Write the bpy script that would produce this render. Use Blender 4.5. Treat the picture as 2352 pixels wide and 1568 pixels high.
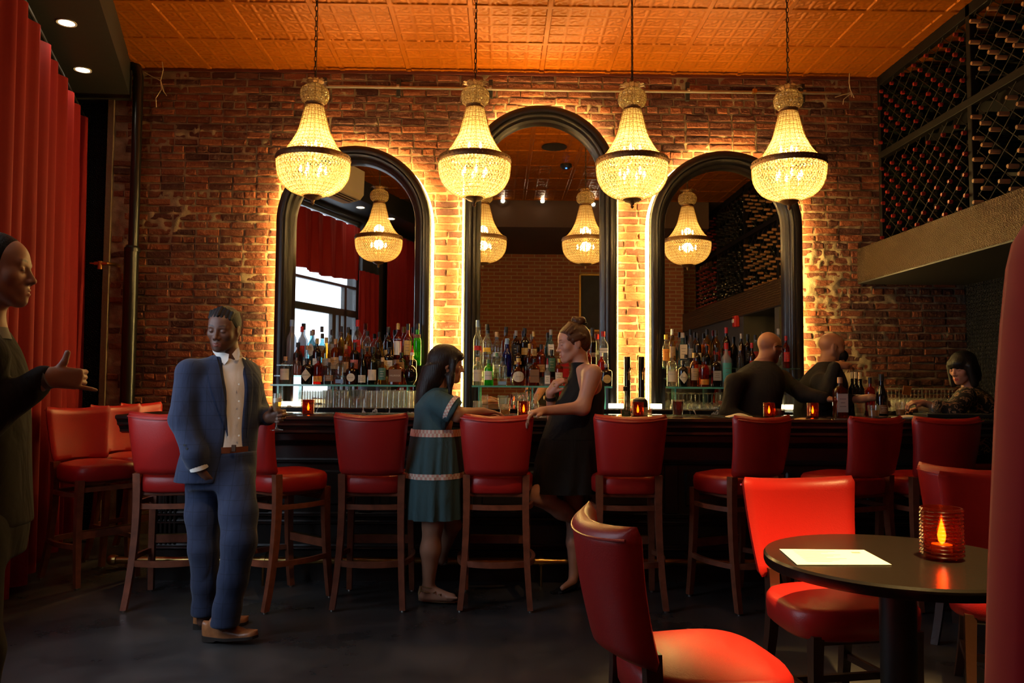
import bpy, bmesh, math, random
import numpy as np
from mathutils import Vector, Matrix, Euler

random.seed(7); np.random.seed(7)
SC = bpy.context.scene
COL = SC.collection
for _o in list(bpy.data.objects): bpy.data.objects.remove(_o)

# ------------------------------------------------------------------ camera
FPX = 1850.0; CAMZ = 1.33; YAW = 0.0157; PITCH = 0.0518; ROLL = 0.0068
RCAM = Matrix.Rotation(-YAW, 3, 'Z') @ Matrix.Rotation(math.pi/2 + PITCH, 3, 'X') @ Matrix.Rotation(ROLL, 3, 'Z')
_cd = bpy.data.cameras.new('camera'); CAM = bpy.data.objects.new('camera', _cd); COL.objects.link(CAM)
_cd.sensor_width = 36.0; _cd.lens = 36.0*FPX/2352.0; _cd.clip_start = 0.05
CAM.matrix_world = Matrix.Translation((0, 0, CAMZ)) @ RCAM.to_4x4()
SC.camera = CAM
def ray(px, py):
    return RCAM @ Vector(((px-1176.0)/FPX, -(py-784.0)/FPX, -1.0))
def P(px, py, Y):                      # photo pixel -> point at depth Y
    d = ray(px, py); t = Y/d.y
    return Vector((d.x*t, Y, CAMZ + d.z*t))
def PZ(px, py, z):                     # photo pixel -> point on the level z
    d = ray(px, py); t = (z-CAMZ)/d.z
    return Vector((d.x*t, d.y*t, z))
def ppm(Y): return FPX/Y               # pixels per metre at a depth

# ------------------------------------------------------------------ world, daylight, exposure
W = bpy.data.worlds.new('daylight'); SC.world = W; W.use_nodes = True
_bg = W.node_tree.nodes['Background']
_bg.inputs[0].default_value = (0.72, 0.84, 1.0, 1); _bg.inputs[1].default_value = 5.5
def add_light(kind, name, loc, energy, color, size=0.05, rot=None, **kw):
    d = bpy.data.lights.new(name, kind); d.energy = energy; d.color = color
    if kind == 'AREA': d.size = size
    else: d.shadow_soft_size = size
    for k, v in kw.items(): setattr(d, k, v)
    o = bpy.data.objects.new(name, d); COL.objects.link(o); o.location = loc
    if rot is not None: o.rotation_euler = rot
    return o
SC.view_settings.view_transform = 'Standard'; SC.view_settings.look = 'None'
SC.view_settings.exposure = 0.0; SC.view_settings.gamma = 1.0
SC.view_settings.use_curve_mapping = False
try:
    SC.cycles.transparent_max_bounces = 32; SC.cycles.max_bounces = 8
    SC.cycles.diffuse_bounces = 3; SC.cycles.glossy_bounces = 4; SC.cycles.transmission_bounces = 4
    SC.cycles.caustics_reflective = False; SC.cycles.caustics_refractive = False
    SC.cycles.sample_clamp_indirect = 12.0
except Exception: pass

# room measures (metres; X along the brick wall, Y away from the camera, Z up)
DW = 7.15; CEIL = 4.13; YREAR = -0.7; BT = 1.112
WX0, WY0 = -3.79, 7.0; WUX, WUY = 0.3253, -0.9456; WNX, WNY = 0.9456, 0.3253
def WP(s, off=0.0, z=0.0):             # point on the slanting window wall
    return Vector((WX0 + WUX*s + WNX*off, WY0 + WUY*s + WNY*off, z))

# ------------------------------------------------------------------ materials
MATS = {}
def newmat(name):
    m = bpy.data.materials.new(name); m.use_nodes = True
    nt = m.node_tree; return m, nt, nt.nodes['Principled BSDF']
def mat(name, col, rough=0.5, metal=0.0, spec=0.5, bump=None, var=None, sheen=0.0, coat=0.0, wave=None):
    if name in MATS: return MATS[name]
    m, nt, b = newmat(name)
    c = (*col, 1) if len(col) == 3 else col
    b.inputs['Base Color'].default_value = c; b.inputs['Roughness'].default_value = rough
    b.inputs['Metallic'].default_value = metal; b.inputs['Specular IOR Level'].default_value = spec
    if sheen: b.inputs['Sheen Weight'].default_value = sheen
    if coat: b.inputs['Coat Weight'].default_value = coat; b.inputs['Coat Roughness'].default_value = 0.15
    tc = nt.nodes.new('ShaderNodeTexCoord')
    if var:                             # (scale, amount): mottled colour
        n = nt.nodes.new('ShaderNodeTexNoise'); n.inputs['Scale'].default_value = var[0]; n.inputs['Detail'].default_value = 5
        nt.links.new(tc.outputs['Object'], n.inputs['Vector'])
        r = nt.nodes.new('ShaderNodeMapRange'); r.inputs[1].default_value = 0.3; r.inputs[2].default_value = 0.7
        r.inputs[3].default_value = 1-var[1]; r.inputs[4].default_value = 1+var[1]
        nt.links.new(n.outputs[0], r.inputs[0])
        mx = nt.nodes.new('ShaderNodeVectorMath'); mx.operation = 'SCALE'; mx.inputs[0].default_value = c[:3]
        nt.links.new(r.outputs[0], mx.inputs['Scale']); nt.links.new(mx.outputs[0], b.inputs['Base Color'])
    if bump:                            # (scale, strength[, distance])
        n = nt.nodes.new('ShaderNodeTexNoise'); n.inputs['Scale'].default_value = bump[0]; n.inputs['Detail'].default_value = 4
        nt.links.new(tc.outputs['Object'], n.inputs['Vector'])
        bp = nt.nodes.new('ShaderNodeBump'); bp.inputs['Strength'].default_value = bump[1]
        bp.inputs['Distance'].default_value = bump[2] if len(bump) > 2 else 0.01
        nt.links.new(n.outputs[0], bp.inputs['Height']); nt.links.new(bp.outputs[0], b.inputs['Normal'])
    MATS[name] = m; return m
def emit(name, col, strength):
    if name in MATS: return MATS[name]
    m = bpy.data.materials.new(name); m.use_nodes = True; nt = m.node_tree; nt.nodes.clear()
    e = nt.nodes.new('ShaderNodeEmission'); e.inputs[0].default_value = (*col, 1); e.inputs[1].default_value = strength
    o = nt.nodes.new('ShaderNodeOutputMaterial'); nt.links.new(e.outputs[0], o.inputs[0])
    MATS[name] = m; return m
def glass(name, col, gloss=0.9, rough=0.03, cover=0.0, covercol=(0.5, 0.5, 0.5), ior=1.45):
    """thin tinted glass: see-through with a fresnel sheen; cover adds a milky / frosted share"""
    if name in MATS: return MATS[name]
    m = bpy.data.materials.new(name); m.use_nodes = True; nt = m.node_tree; nt.nodes.clear()
    t = nt.nodes.new('ShaderNodeBsdfTransparent'); t.inputs[0].default_value = (*col, 1)
    last = t.outputs[0]
    if cover:
        d = nt.nodes.new('ShaderNodeBsdfDiffuse'); d.inputs[0].default_value = (*covercol, 1)
        tl = nt.nodes.new('ShaderNodeBsdfTranslucent'); tl.inputs[0].default_value = (*covercol, 1)
        ad = nt.nodes.new('ShaderNodeMixShader'); ad.inputs[0].default_value = 0.5
        nt.links.new(d.outputs[0], ad.inputs[1]); nt.links.new(tl.outputs[0], ad.inputs[2])
        mx = nt.nodes.new('ShaderNodeMixShader'); mx.inputs[0].default_value = cover
        nt.links.new(last, mx.inputs[1]); nt.links.new(ad.outputs[0], mx.inputs[2]); last = mx.outputs[0]
    g = nt.nodes.new('ShaderNodeBsdfGlossy'); g.inputs[0].default_value = (gloss, gloss, gloss, 1); g.inputs['Roughness'].default_value = rough
    f = nt.nodes.new('ShaderNodeLayerWeight'); f.inputs[0].default_value = 0.5
    pw = nt.nodes.new('ShaderNodeMath'); pw.operation = 'POWER'; pw.inputs[1].default_value = 4.0; nt.links.new(f.outputs['Facing'], pw.inputs[0])
    mr = nt.nodes.new('ShaderNodeMapRange'); mr.inputs[3].default_value = 0.06; mr.inputs[4].default_value = 0.9
    nt.links.new(pw.outputs[0], mr.inputs[0])
    mx = nt.nodes.new('ShaderNodeMixShader'); nt.links.new(mr.outputs[0], mx.inputs[0])
    nt.links.new(last, mx.inputs[1]); nt.links.new(g.outputs[0], mx.inputs[2])
    o = nt.nodes.new('ShaderNodeOutputMaterial'); nt.links.new(mx.outputs[0], o.inputs[0])
    MATS[name] = m; return m

# ------------------------------------------------------------------ mesh helpers
def tag(o, label=None, cat=None, group=None, kind=None):
    if label: o['label'] = label
    if cat: o['category'] = cat
    if group: o['group'] = group
    if kind: o['kind'] = kind
    return o
def empty(name, loc=(0, 0, 0), rz=0.0):
    o = bpy.data.objects.new(name, None); COL.objects.link(o); o.location = loc; o.rotation_euler = (0, 0, rz)
    o.empty_display_size = 0.05; return o
def link(name, me, parent=None, loc=None, rot=None):
    o = bpy.data.objects.new(name, me); COL.objects.link(o)
    if parent is not None: o.parent = parent
    if loc is not None: o.location = loc
    if rot is not None: o.rotation_euler = rot
    return o
def dup(o, parent=None, loc=None, rot=None, label=None, scale=None):
    c = o.copy(); COL.objects.link(c)
    if parent is not None: c.parent = parent
    if loc is not None: c.location = loc
    if rot is not None: c.rotation_euler = rot
    if scale is not None: c.scale = scale
    if label: c['label'] = label
    for ch in o.children: dup(ch, c)
    return c
class MB:
    def __init__(s): s.v = []; s.f = []; s.n = 0
    def add(s, v, f):
        b = s.n; s.v.extend([tuple(p) for p in v]); s.n += len(v)
        s.f.extend([tuple(i+b for i in q) for q in f]); return s
    def box(s, lo, hi, M=None):
        x0, y0, z0 = lo; x1, y1, z1 = hi
        v = [Vector(p) for p in ((x0,y0,z0),(x1,y0,z0),(x1,y1,z0),(x0,y1,z0),(x0,y0,z1),(x1,y0,z1),(x1,y1,z1),(x0,y1,z1))]
        if M is not None: v = [M @ p for p in v]
        return s.add(v, [(0,3,2,1),(4,5,6,7),(0,1,5,4),(1,2,6,5),(2,3,7,6),(3,0,4,7)])
    def loft(s, rings, cap=True, closed=False):
        n = len(rings[0]); v = [p for r in rings for p in r]; f = []
        m = len(rings)
        for i in range(m if closed else m-1):
            a = i*n; b = ((i+1) % m)*n
            for j in range(n):
                k = (j+1) % n; f.append((a+j, a+k, b+k, b+j))
        if cap and not closed:
            f.append(tuple(range(n-1, -1, -1))); f.append(tuple(range((m-1)*n, m*n)))
        return s.add(v, f)
    def lathe(s, prof, seg=16, M=None, cap=True, sq=2.0):
        rings = []
        for r, z in prof:
            ring = []
            for j in range(seg):
                a = 2*math.pi*(j+0.5)/seg; c, q = math.cos(a), math.sin(a)
                e = 1.0 if sq == 2.0 else 1.0/((abs(c)**sq+abs(q)**sq)**(1/sq))
                p = Vector((r*e*c, r*e*q, z)); ring.append(M @ p if M is not None else p)
            rings.append(ring)
        return s.loft(rings, cap)
    def tube(s, pts, r, seg=8, cap=True, closed=False):
        pts = [Vector(p) for p in pts]; m = len(pts)
        rr = list(r) if hasattr(r, '__len__') else [r]*m
        rings = []; up = None
        for i, p in enumerate(pts):
            if closed: t = pts[(i+1) % m]-pts[i-1]
            else: t = pts[min(i+1, m-1)]-pts[max(i-1, 0)]
            t = t.normalized() if t.length > 1e-9 else Vector((0, 0, 1))
            if up is None:
                up = Vector((0, 0, 1)) if abs(t.z) < 0.9 else Vector((0, 1, 0))
            x = up - t*up.dot(t); x.normalize(); y = t.cross(x); up = x
            rings.append([p + x*(rr[i]*math.cos(2*math.pi*j/seg)) + y*(rr[i]*math.sin(2*math.pi*j/seg)) for j in range(seg)])
        return s.loft(rings, cap, closed)
    def bar(s, a, b, w, h, w2=None, h2=None, up=(0, 0, 1)):        # rectangular bar a->b
        a, b = Vector(a), Vector(b); t = (b-a).normalized(); up = Vector(up)
        if abs(t.dot(up)) > 0.95: up = Vector((0, 1, 0))
        x = t.cross(up).normalized(); y = x.cross(t)
        w2 = w if w2 is None else w2; h2 = h if h2 is None else h2
        R = lambda p, w, h: [p+x*(i*w/2)+y*(j*h/2) for i, j in ((-1,-1),(1,-1),(1,1),(-1,1))]
        return s.loft([R(a, w, h), R(b, w2, h2)])
    def sweep(s, pts, prof, closed=False, cap=True):
        """profile points (a,b) on frames pts=[(origin, axisA, axisB)]"""
        return s.loft([[o+A*a+B*b for a, b in prof] for o, A, B in pts], cap, closed)
    def mesh(s, name, m=None, smooth=0.6):
        me = bpy.data.meshes.new(name); me.from_pydata([tuple(p) for p in s.v], [], s.f)
        bm = bmesh.new(); bm.from_mesh(me); bmesh.ops.recalc_face_normals(bm, faces=bm.faces); bm.to_mesh(me); bm.free()
        if m is not None: me.materials.append(m)
        if smooth: me.shade_smooth(); me.set_sharp_from_angle(angle=smooth)
        return me
    def build(s, name, m=None, parent=None, smooth=0.6, loc=None, rot=None):
        return link(name, s.mesh(name, m, smooth), parent, loc, rot)
def struct(o): o['kind'] = 'structure'; return o
def rbox(mb, lo, hi, r=0.006, M=None):                 # box with chamfered edges
    x0, y0, z0 = lo; x1, y1, z1 = hi
    R = lambda z, i: [Vector(p) for p in ((x0+i,y0+r,z),(x0+r,y0+i,z),(x1-r,y0+i,z),(x1-i,y0+r,z),(x1-i,y1-r,z),(x1-r,y1-i,z),(x0+r,y1-i,z),(x0+i,y1-r,z))]
    rings = [R(z0, r*0.7), R(z0+r, 0), R(z1-r, 0), R(z1, r*0.7)]
    if M is not None: rings = [[M @ p for p in q] for q in rings]
    return mb.loft(rings)
_dg = None
def text_mesh(txt, size, m, name='lettering', bend=None, align='CENTER'):
    cu = bpy.data.curves.new(name, 'FONT'); cu.body = txt; cu.size = size; cu.align_x = align; cu.align_y = 'CENTER'
    cu.resolution_u = 2
    o = bpy.data.objects.new(name, cu); COL.objects.link(o)
    dg = bpy.context.evaluated_depsgraph_get(); dg.update()
    me = bpy.data.meshes.new_from_object(o.evaluated_get(dg)); bpy.data.objects.remove(o)
    me.materials.clear(); me.materials.append(m)
    for v in me.vertices:              # text reads from -Y
        x, y = v.co.x, v.co.y
        if bend: a = x/bend; v.co = (bend*math.sin(a), -bend*math.cos(a), y)
        else: v.co = (x, 0, y)
    return me
# ================================================================== ROOM
# ---- floor: polished dark concrete
def floor_mat():
    m, nt, b = newmat('polished dark concrete')
    tc = nt.nodes.new('ShaderNodeTexCoord')
    n = nt.nodes.new('ShaderNodeTexNoise'); n.inputs['Scale'].default_value = 1.7; n.inputs['Detail'].default_value = 8; n.inputs['Roughness'].default_value = 0.65
    nt.links.new(tc.outputs['Object'], n.inputs['Vector'])
    r = nt.nodes.new('ShaderNodeValToRGB'); r.color_ramp.elements[0].position = 0.3; r.color_ramp.elements[1].position = 0.75
    r.color_ramp.elements[0].color = (0.018, 0.017, 0.017, 1); r.color_ramp.elements[1].color = (0.085, 0.078, 0.075, 1)
    nt.links.new(n.outputs[0], r.inputs[0]); nt.links.new(r.outputs[0], b.inputs['Base Color'])
    r2 = nt.nodes.new('ShaderNodeMapRange'); r2.inputs[1].default_value = 0.3; r2.inputs[2].default_value = 0.7; r2.inputs[3].default_value = 0.22; r2.inputs[4].default_value = 0.42
    nt.links.new(n.outputs[0], r2.inputs[0]); nt.links.new(r2.outputs[0], b.inputs['Roughness'])
    return m
m_floor = floor_mat()
struct(MB().box((-5.2, YREAR-0.3, -0.12), (5.2, 8.2, 0.0)).build('floor', m_floor, smooth=None))

# ---- brick wall behind the bar: mortar bed, then single bricks proud of it
CX = [P(815, 333, 6.95).x, P(1244, 240, 6.95).x, P(1667.5, 345, 6.95).x]      # arch centres
CZ = [P(815, 333, 6.95).z, P(1244, 240, 6.95).z, P(1667.5, 345, 6.95).z]      # arch tops
AR = 0.672
BRX0, BRX1 = -3.45, 4.2
def value_noise(seed):
    rs = np.random.RandomState(seed); T = rs.rand(64, 64)
    def f(x, y):
        xi = np.floor(x).astype(int); yi = np.floor(y).astype(int); u = x-xi; v = y-yi
        u = u*u*(3-2*u); v = v*v*(3-2*v)
        g = lambda a, b: T[a % 64, b % 64]
        return (g(xi, yi)*(1-u)+g(xi+1, yi)*u)*(1-v)+(g(xi, yi+1)*(1-u)+g(xi+1, yi+1)*u)*v
    return f
N1, N2, N3 = value_noise(1), value_noise(2), value_noise(3)
def brick_mat(name, lo, hi, speck):
    m, nt, b = newmat(name)
    tc = nt.nodes.new('ShaderNodeTexCoord'); oi = nt.nodes.new('ShaderNodeObjectInfo'); ge = nt.nodes.new('ShaderNodeNewGeometry')
    ad = nt.nodes.new('ShaderNodeMath'); ad.operation = 'ADD'; nt.links.new(oi.outputs['Random'], ad.inputs[0]); nt.links.new(ge.outputs['Random Per Island'], ad.inputs[1])
    fr = nt.nodes.new('ShaderNodeMath'); fr.operation = 'FRACT'; nt.links.new(ad.outputs[0], fr.inputs[0])
    r = nt.nodes.new('ShaderNodeValToRGB'); e = r.color_ramp.elements
    e[0].position = 0.0; e[0].color = (*lo, 1); e[1].position = 1.0; e[1].color = (*hi, 1)
    nt.links.new(fr.outputs[0], r.inputs[0])
    n = nt.nodes.new('ShaderNodeTexNoise'); n.inputs['Scale'].default_value = 14; n.inputs['Detail'].default_value = 7; n.inputs['Roughness'].default_value = 0.7
    nt.links.new(ge.outputs['Position'], n.inputs['Vector'])
    ra = nt.nodes.new('ShaderNodeMapRange'); ra.inputs[1].default_value = 0.60; ra.inputs[2].default_value = 0.72; nt.links.new(n.outputs[0], ra.inputs[0])
    mu = nt.nodes.new('ShaderNodeMath'); mu.operation = 'MULTIPLY'; mu.inputs[1].default_value = speck; nt.links.new(ra.outputs[0], mu.inputs[0])
    mx = nt.nodes.new('ShaderNodeMix'); mx.data_type = 'RGBA'; nt.links.new(mu.outputs[0], mx.inputs[0])
    nt.links.new(r.outputs[0], mx.inputs[6]); mx.inputs[7].default_value = (0.42, 0.33, 0.25, 1)
    nt.links.new(mx.outputs[2], b.inputs['Base Color']); b.inputs['Roughness'].default_value = 0.85
    n2 = nt.nodes.new('ShaderNodeTexNoise'); n2.inputs['Scale'].default_value = 42; n2.inputs['Detail'].default_value = 6
    nt.links.new(ge.outputs['Position'], n2.inputs['Vector'])
    bp = nt.nodes.new('ShaderNodeBump'); bp.inputs['Strength'].default_value = 1.0; bp.inputs['Distance'].default_value = 0.012
    nt.links.new(n2.outputs[0], bp.inputs['Height']); nt.links.new(bp.outputs[0], b.inputs['Normal'])
    return m
m_brick = brick_mat('old red brick', (0.050, 0.010, 0.005), (0.21, 0.052, 0.015), 0.45)
m_mortar = mat('crumbling lime mortar', (0.25, 0.175, 0.10), 0.95, bump=(70, 0.7, 0.006), var=(9, 0.35))
def behind_mirror(x, z, grow=0.0):
    for c, t in zip(CX, CZ):
        R = AR-0.10+grow
        if abs(x-c) < R and (z < t-AR or (x-c)**2+(z-(t-AR))**2 < R*R): return True
    return False
def brick_wall():
    # mortar bed as a rough sheet
    nx, nz = 460, 205
    xs = np.linspace(BRX0, BRX1, nx+1); zs = np.linspace(0.7, CEIL, nz+1)
    X, Z = np.meshgrid(xs, zs, indexing='ij')
    h = 0.017*(N1(X*30, Z*30)-0.45) + 0.013*(N2(X*9, Z*11)-0.5) + 0.008*np.clip(N3(X*3.1+5, Z*3.7)-0.62, 0, 1)*3
    smear = np.exp(-((X-3.05)/0.55)**2-((Z-1.75)/0.65)**2)*0.008          # heavily buttered patch right of the mirrors
    Y = DW - 0.004 - h - smear
    v = np.stack([X, Y, Z], -1).reshape(-1, 3)
    i, k = np.meshgrid(np.arange(nx), np.arange(nz), indexing='ij'); a = (i*(nz+1)+k).ravel()
    f = np.stack([a, a+nz+1, a+nz+2, a+1], -1)
    me = bpy.data.meshes.new('wall_back'); me.from_pydata(v.tolist(), [], f.tolist()); me.shade_smooth(); me.materials.append(m_mortar)
    wall = struct(link('wall_back', me))
    MB().box((BRX0, DW+0.02, 0), (BRX1+0.2, DW+0.25, CEIL)).build('masonry_core', m_mortar, wall, smooth=None)
    MB().box((BRX0, DW-0.002, 0), (BRX1, DW+0.02, 0.72)).build('render_coat', m_mortar, wall, smooth=None)
    # brick variants
    ch = 0.0677; rs = random.Random(3)
    def brick_mesh(L, nm):
        g = 0.0055; hl, hh = (L-0.014)/2, (ch-0.0145)/2; j = lambda s: rs.uniform(-s, s)
        c = [(-1,-1),(1,-1),(1,1),(-1,1)]
        cut = rs.uniform(0.002, g)
        A = [(sx*hl+j(.002), 0.02, sz*hh+j(.0015)) for sx, sz in c]
        B = [(sx*hl+j(.006), -0.003+j(.003), sz*hh+j(.004)) for sx, sz in c]
        C = [(sx*(hl-g*1.3)+j(.007), -0.0095+j(.003), sz*(hh-g*1.1)+j(.004)) for sx, sz in c]
        mid = [(j(.02), -0.0105+j(.0025), j(.008))]
        v = A+B+C+mid; f = []
        for k in range(4):
            n = (k+1) % 4; f += [(k, n, 4+n, 4+k), (4+k, 4+n, 8+n, 8+k), (8+k, 8+n, 12)]
        return np.array(v), f
    variants = {L: [brick_mesh(L, 'brick') for _ in range(10)] for L in (0.213, 0.106)}
    shared = {}
    for L in variants:
        for n_, (v, f) in enumerate(variants[L]):
            me = bpy.data.meshes.new('brick'); me.from_pydata(v.tolist(), [], f); me.materials.append(m_brick); shared[(L, n_)] = me
    spots = []
    rows = int((CEIL-0.72)/ch)
    for r in range(rows+1):
        z = 0.72+ch*(r+0.5)
        if z+ch/2 > CEIL-0.005: break
        header = (r % 6 == 3); L = 0.106 if header else 0.213
        x = BRX0 + (0 if r % 2 else -L/2) + rs.uniform(-.01, .01)
        while x < BRX1:
            l = L
            if not header and rs.random() < 0.06: l = 0.106
            cx = x+l/2; x += l
            if cx-l/2 < BRX0-0.005 or cx+l/2 > BRX1+0.05: continue
            if behind_mirror(cx, z): continue
            if z < 1.0 and -2.3 < cx < 3.3: continue
            spots.append((cx+rs.uniform(-.003, .003), z+rs.uniform(-.002, .002), l))
    # the 300 that show best: around and between the mirrors
    def key(s):
        x, z, l = s; best = 9
        for c, t in zip(CX, CZ):
            d = abs(abs(x-c)-AR) if z < t-AR else abs(math.hypot(x-c, z-(t-AR))-AR)
            best = min(best, d)
        return best + (1.0 if z < 1.35 else 0)
    spots.sort(key=key)
    V = []; F = []; n = 0
    for q, (x, z, l) in enumerate(spots):
        vi = rs.randrange(10); dy = DW-0.004-rs.uniform(0, .010); rz = rs.uniform(-.02, .02)
        if q < 300:
            link('brick', shared[(l, vi)], wall, (x, dy, z), (0, rz, rs.uniform(-.02, .02)))
        else:
            v, f = variants[l][vi]; w = v.copy()
            w[:, 0] = v[:, 0]*math.cos(rz)+v[:, 2]*math.sin(rz)+x; w[:, 2] = v[:, 2]-v[:, 0]*math.sin(rz)+z; w[:, 1] += dy
            V.append(w); F += [tuple(a+n for a in t) for t in f]; n += len(w)
    me = bpy.data.meshes.new('further_bricks'); me.from_pydata(np.concatenate(V).tolist(), [], F); me.materials.append(m_brick)
    o = link('further_bricks', me, wall); o['kind'] = 'stuff'
brick_wall()

# ---- pressed tin ceiling
m_tin = mat('copper painted pressed tin', (0.31, 0.078, 0.003), 0.42, 0.3, 0.08, bump=(45, 0.25, 0.004))
PW, PD = 0.595, 0.65; PX0 = -0.235
def tin_panel_mesh():
    n = 72; u = np.linspace(0, 1, n+1); U, V = np.meshgrid(u, u, indexing='ij')
    bx = np.minimum(U, 1-U)*PW; by = np.minimum(V, 1-V)*PD
    h = np.zeros_like(U)
    cu = (U*4) % 1; cv = (V*4) % 1
    e = np.minimum(np.minimum(cu, 1-cu), np.minimum(cv, 1-cv))
    h += np.where(e < 0.07, 0.0045, 0)                                         # small cell beads
    r = np.hypot(cu-.5, cv-.5); th = np.arctan2(cv-.5, cu-.5)
    h += 0.0035*np.clip(np.cos(4*th+9*r), 0, 1)*(r < 0.42)*(r > 0.06) + 0.004*(r < 0.07)     # acanthus swirl
    h = np.where((bx < 0.024) | (by < 0.020), 0.010, h)                         # broad batten along the seams
    v = np.stack([U*PW, V*PD, -h], -1).reshape(-1, 3)
    i, k = np.meshgrid(np.arange(n), np.arange(n), indexing='ij'); a = (i*(n+1)+k).ravel()
    f = np.stack([a, a+1, a+n+2, a+n+1], -1)
    me = bpy.data.meshes.new('ceiling_panel'); me.from_pydata(v.tolist(), [], f.tolist()); me.materials.append(m_tin)
    me.shade_smooth(); me.set_sharp_from_angle(angle=0.7); return me
_cp = [WP(8.4, -.3), Vector((5.2, WP(8.4, -.3).y, 0)), Vector((5.2, 8.2, 0)), Vector((-4.6, 8.2, 0)), WP(-0.6, -.3)]
ceil = struct(MB().loft([[Vector((p.x, p.y, z)) for p in _cp] for z in (CEIL+.004, CEIL+.2)]).build('ceiling', mat('ceiling board', (0.05, 0.02, 0.012), 0.8), smooth=None))
_pm = tin_panel_mesh()
for ky in range(8):
    y0 = DW-PD*(ky+1)
    for kx in range(-6, 7):
        x0 = PX0+PW*kx
        if x0 > 3.45 or x0+PW < WX0+(WY0-y0)*0.344+0.2: continue
        link('ceiling_panel', _pm, ceil, (x0, y0, CEIL))
m_black = mat('black paint', (0.012, 0.011, 0.011), 0.5)
m_darktrim = mat('dark red trim', (0.10, 0.02, 0.01), 0.5)
struct(MB().box((-3.4, DW-0.03, CEIL-0.03), (3.4, DW, CEIL-0.008)).build('trim_1', m_darktrim))
# round speaker grille and smoke detector on the rear part of the tin ceiling (seen in the middle mirror)
def refl(px, py, z): # point on level z as seen in the mirror wall
    d = ray(px, py); t = (z-CAMZ)/d.z; return Vector((d.x*t, 2*7.06-d.y*t, z))
sp = refl(1273, 335, CEIL)
o = MB().lathe([(0.0, 0), (0.14, 0), (0.15, -0.008), (0.15, -0.014), (0.0, -0.016)], 28).build('ceiling_speaker', m_black, loc=(sp.x, sp.y, CEIL-0.004))
tag(o, 'round black speaker grille in the tin ceiling', 'speaker')
sp = refl(1300, 377, CEIL)
sd = MB().lathe([(0.0, 0.01), (0.07, 0.01), (0.075, -0.02), (0.05, -0.045), (0.0, -0.05)], 24).build('smoke_detector', m_black, loc=(sp.x, sp.y, CEIL-0.012))
tag(sd, 'small dark smoke detector with a blue indicator on the tin ceiling', 'detector')
MB().lathe([(0, 0), (0.012, 0), (0.012, -.008), (0, -.01)], 10).build('indicator_light', emit('blue indicator', (0.05, 0.2, 1), 6), sd, loc=(0, 0.04, -0.047))

# ---- left: black soffit with downlights over the window wall
m_soffit = mat('matt black plaster', (0.016, 0.015, 0.015), 0.55, bump=(20, .1))
SOF = 3.83
def wall_prism(name, s0, s1, o0, o1, z0, z1, m, parent=None):
    mb = MB(); q = [WP(s0, o0), WP(s1, o0), WP(s1, o1), WP(s0, o1)]
    R = lambda z: [Vector((p.x, p.y, z)) for p in q]
    mb.loft([R(z0), R(z1)]); return mb.build(name, m, parent, smooth=None)
struct(wall_prism('trim_2', -0.6, 8.4, -0.3, 0.50, SOF, CEIL+0.002, m_soffit))
m_down = emit('downlight lens', (1.0, 0.86, 0.62), 28)
m_white = mat('white plastic', (0.75, 0.72, 0.66), 0.4)
dpx = [(P(153, 52, 1), 'nearest the upper left corner'), (P(190, 160, 1), 'closest to the brick wall')]
dl_pts = [PZ(153, 52, SOF), PZ(190, 160, SOF)] + [refl(828, 476, SOF), refl(898, 502, SOF), refl(962, 522, SOF)]
dl_lab = ['round recessed downlight in the black soffit, nearer the top edge of the photo', 'round recessed downlight in the black soffit, closest to the brick wall',
          'downlight reflected in the left mirror, closest to its left side', 'downlight reflected behind the left mirror chandelier', 'downlight reflected at the right side of the left mirror']
for p, lb in zip(dl_pts, dl_lab):
    r = empty('downlight', (p.x, p.y, SOF)); tag(r, lb, 'downlight', 'recessed downlights in the black soffit')
    MB().lathe([(0.052, 0.0), (0.066, 0.0), (0.066, -.006), (0.052, -.004)], 24, cap=False).build('trim_ring', m_white, r)
    MB().lathe([(0.0, -.001), (0.054, -.001), (0.054, -.003), (0.0, -.003)], 24).build('lens', m_down, r)
    add_light('SPOT', 'downlight_lamp', (p.x, p.y, SOF-0.02), 3, (1.0, 0.82, 0.58), 0.05, (0, 0, 0), spot_size=1.9, spot_blend=0.6).parent = None

# ---- window wall (slanting) with one open window, sill wall and header
m_wallblk = mat('black wall paint', (0.014, 0.013, 0.013), 0.45, bump=(12, .1))
wl = struct(wall_prism('wall_left', -0.6, 2.56, -0.3, -0.04, 0, SOF, m_wallblk))
for s0, s1, z0, z1 in ((2.56, 3.30, 0, 0.80), (2.56, 3.30, 2.95, SOF), (3.30, 3.38, 0, SOF), (3.38, 5.35, 0, 0.80), (3.38, 5.35, 3.76, SOF), (5.35, 8.4, 0, SOF)):
    wall_prism('wall_section', s0, s1, -0.3, -0.04, z0, z1, m_wallblk, wl)
wall_prism('pier', 5.70, 5.86, -0.04, 0.05, 0, SOF, m_wallblk, wl)
win = empty('window_1', WP(3.38)); win['kind'] = 'structure'
m_steel = mat('charcoal window steel', (0.05, 0.055, 0.06), 0.4)
def wbar(s0, s1, z0, z1, o0=-0.17, o1=-0.11, nm='window_bar'):
    o = wall_prism(nm, s0, s1, o0, o1, z0, z1, m_steel); o.parent = win; o.location = -Vector(win.location); return o
for a in ((3.38, 3.44, .8, 3.76), (4.95, 5.02, .8, 2.74), (5.29, 5.35, .8, 3.76), (3.44, 5.29, 2.30, 2.40), (3.44, 5.29, .8, .88), (3.44, 5.29, 3.70, 3.76), (4.62, 4.72, .88, 2.30), (4.80, 4.86, .88, 2.30), (3.44, 5.29, 2.72, 2.76)):
    wbar(*a)
pane = wall_prism('pane', 3.44, 5.29, -0.145, -0.14, .88, 3.70, glass('window glass', (0.97, 0.99, 1.0))); pane.parent = win; pane.location = -Vector(win.location)
win2 = empty('window_2', WP(2.7)); win2['kind'] = 'structure'
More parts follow.
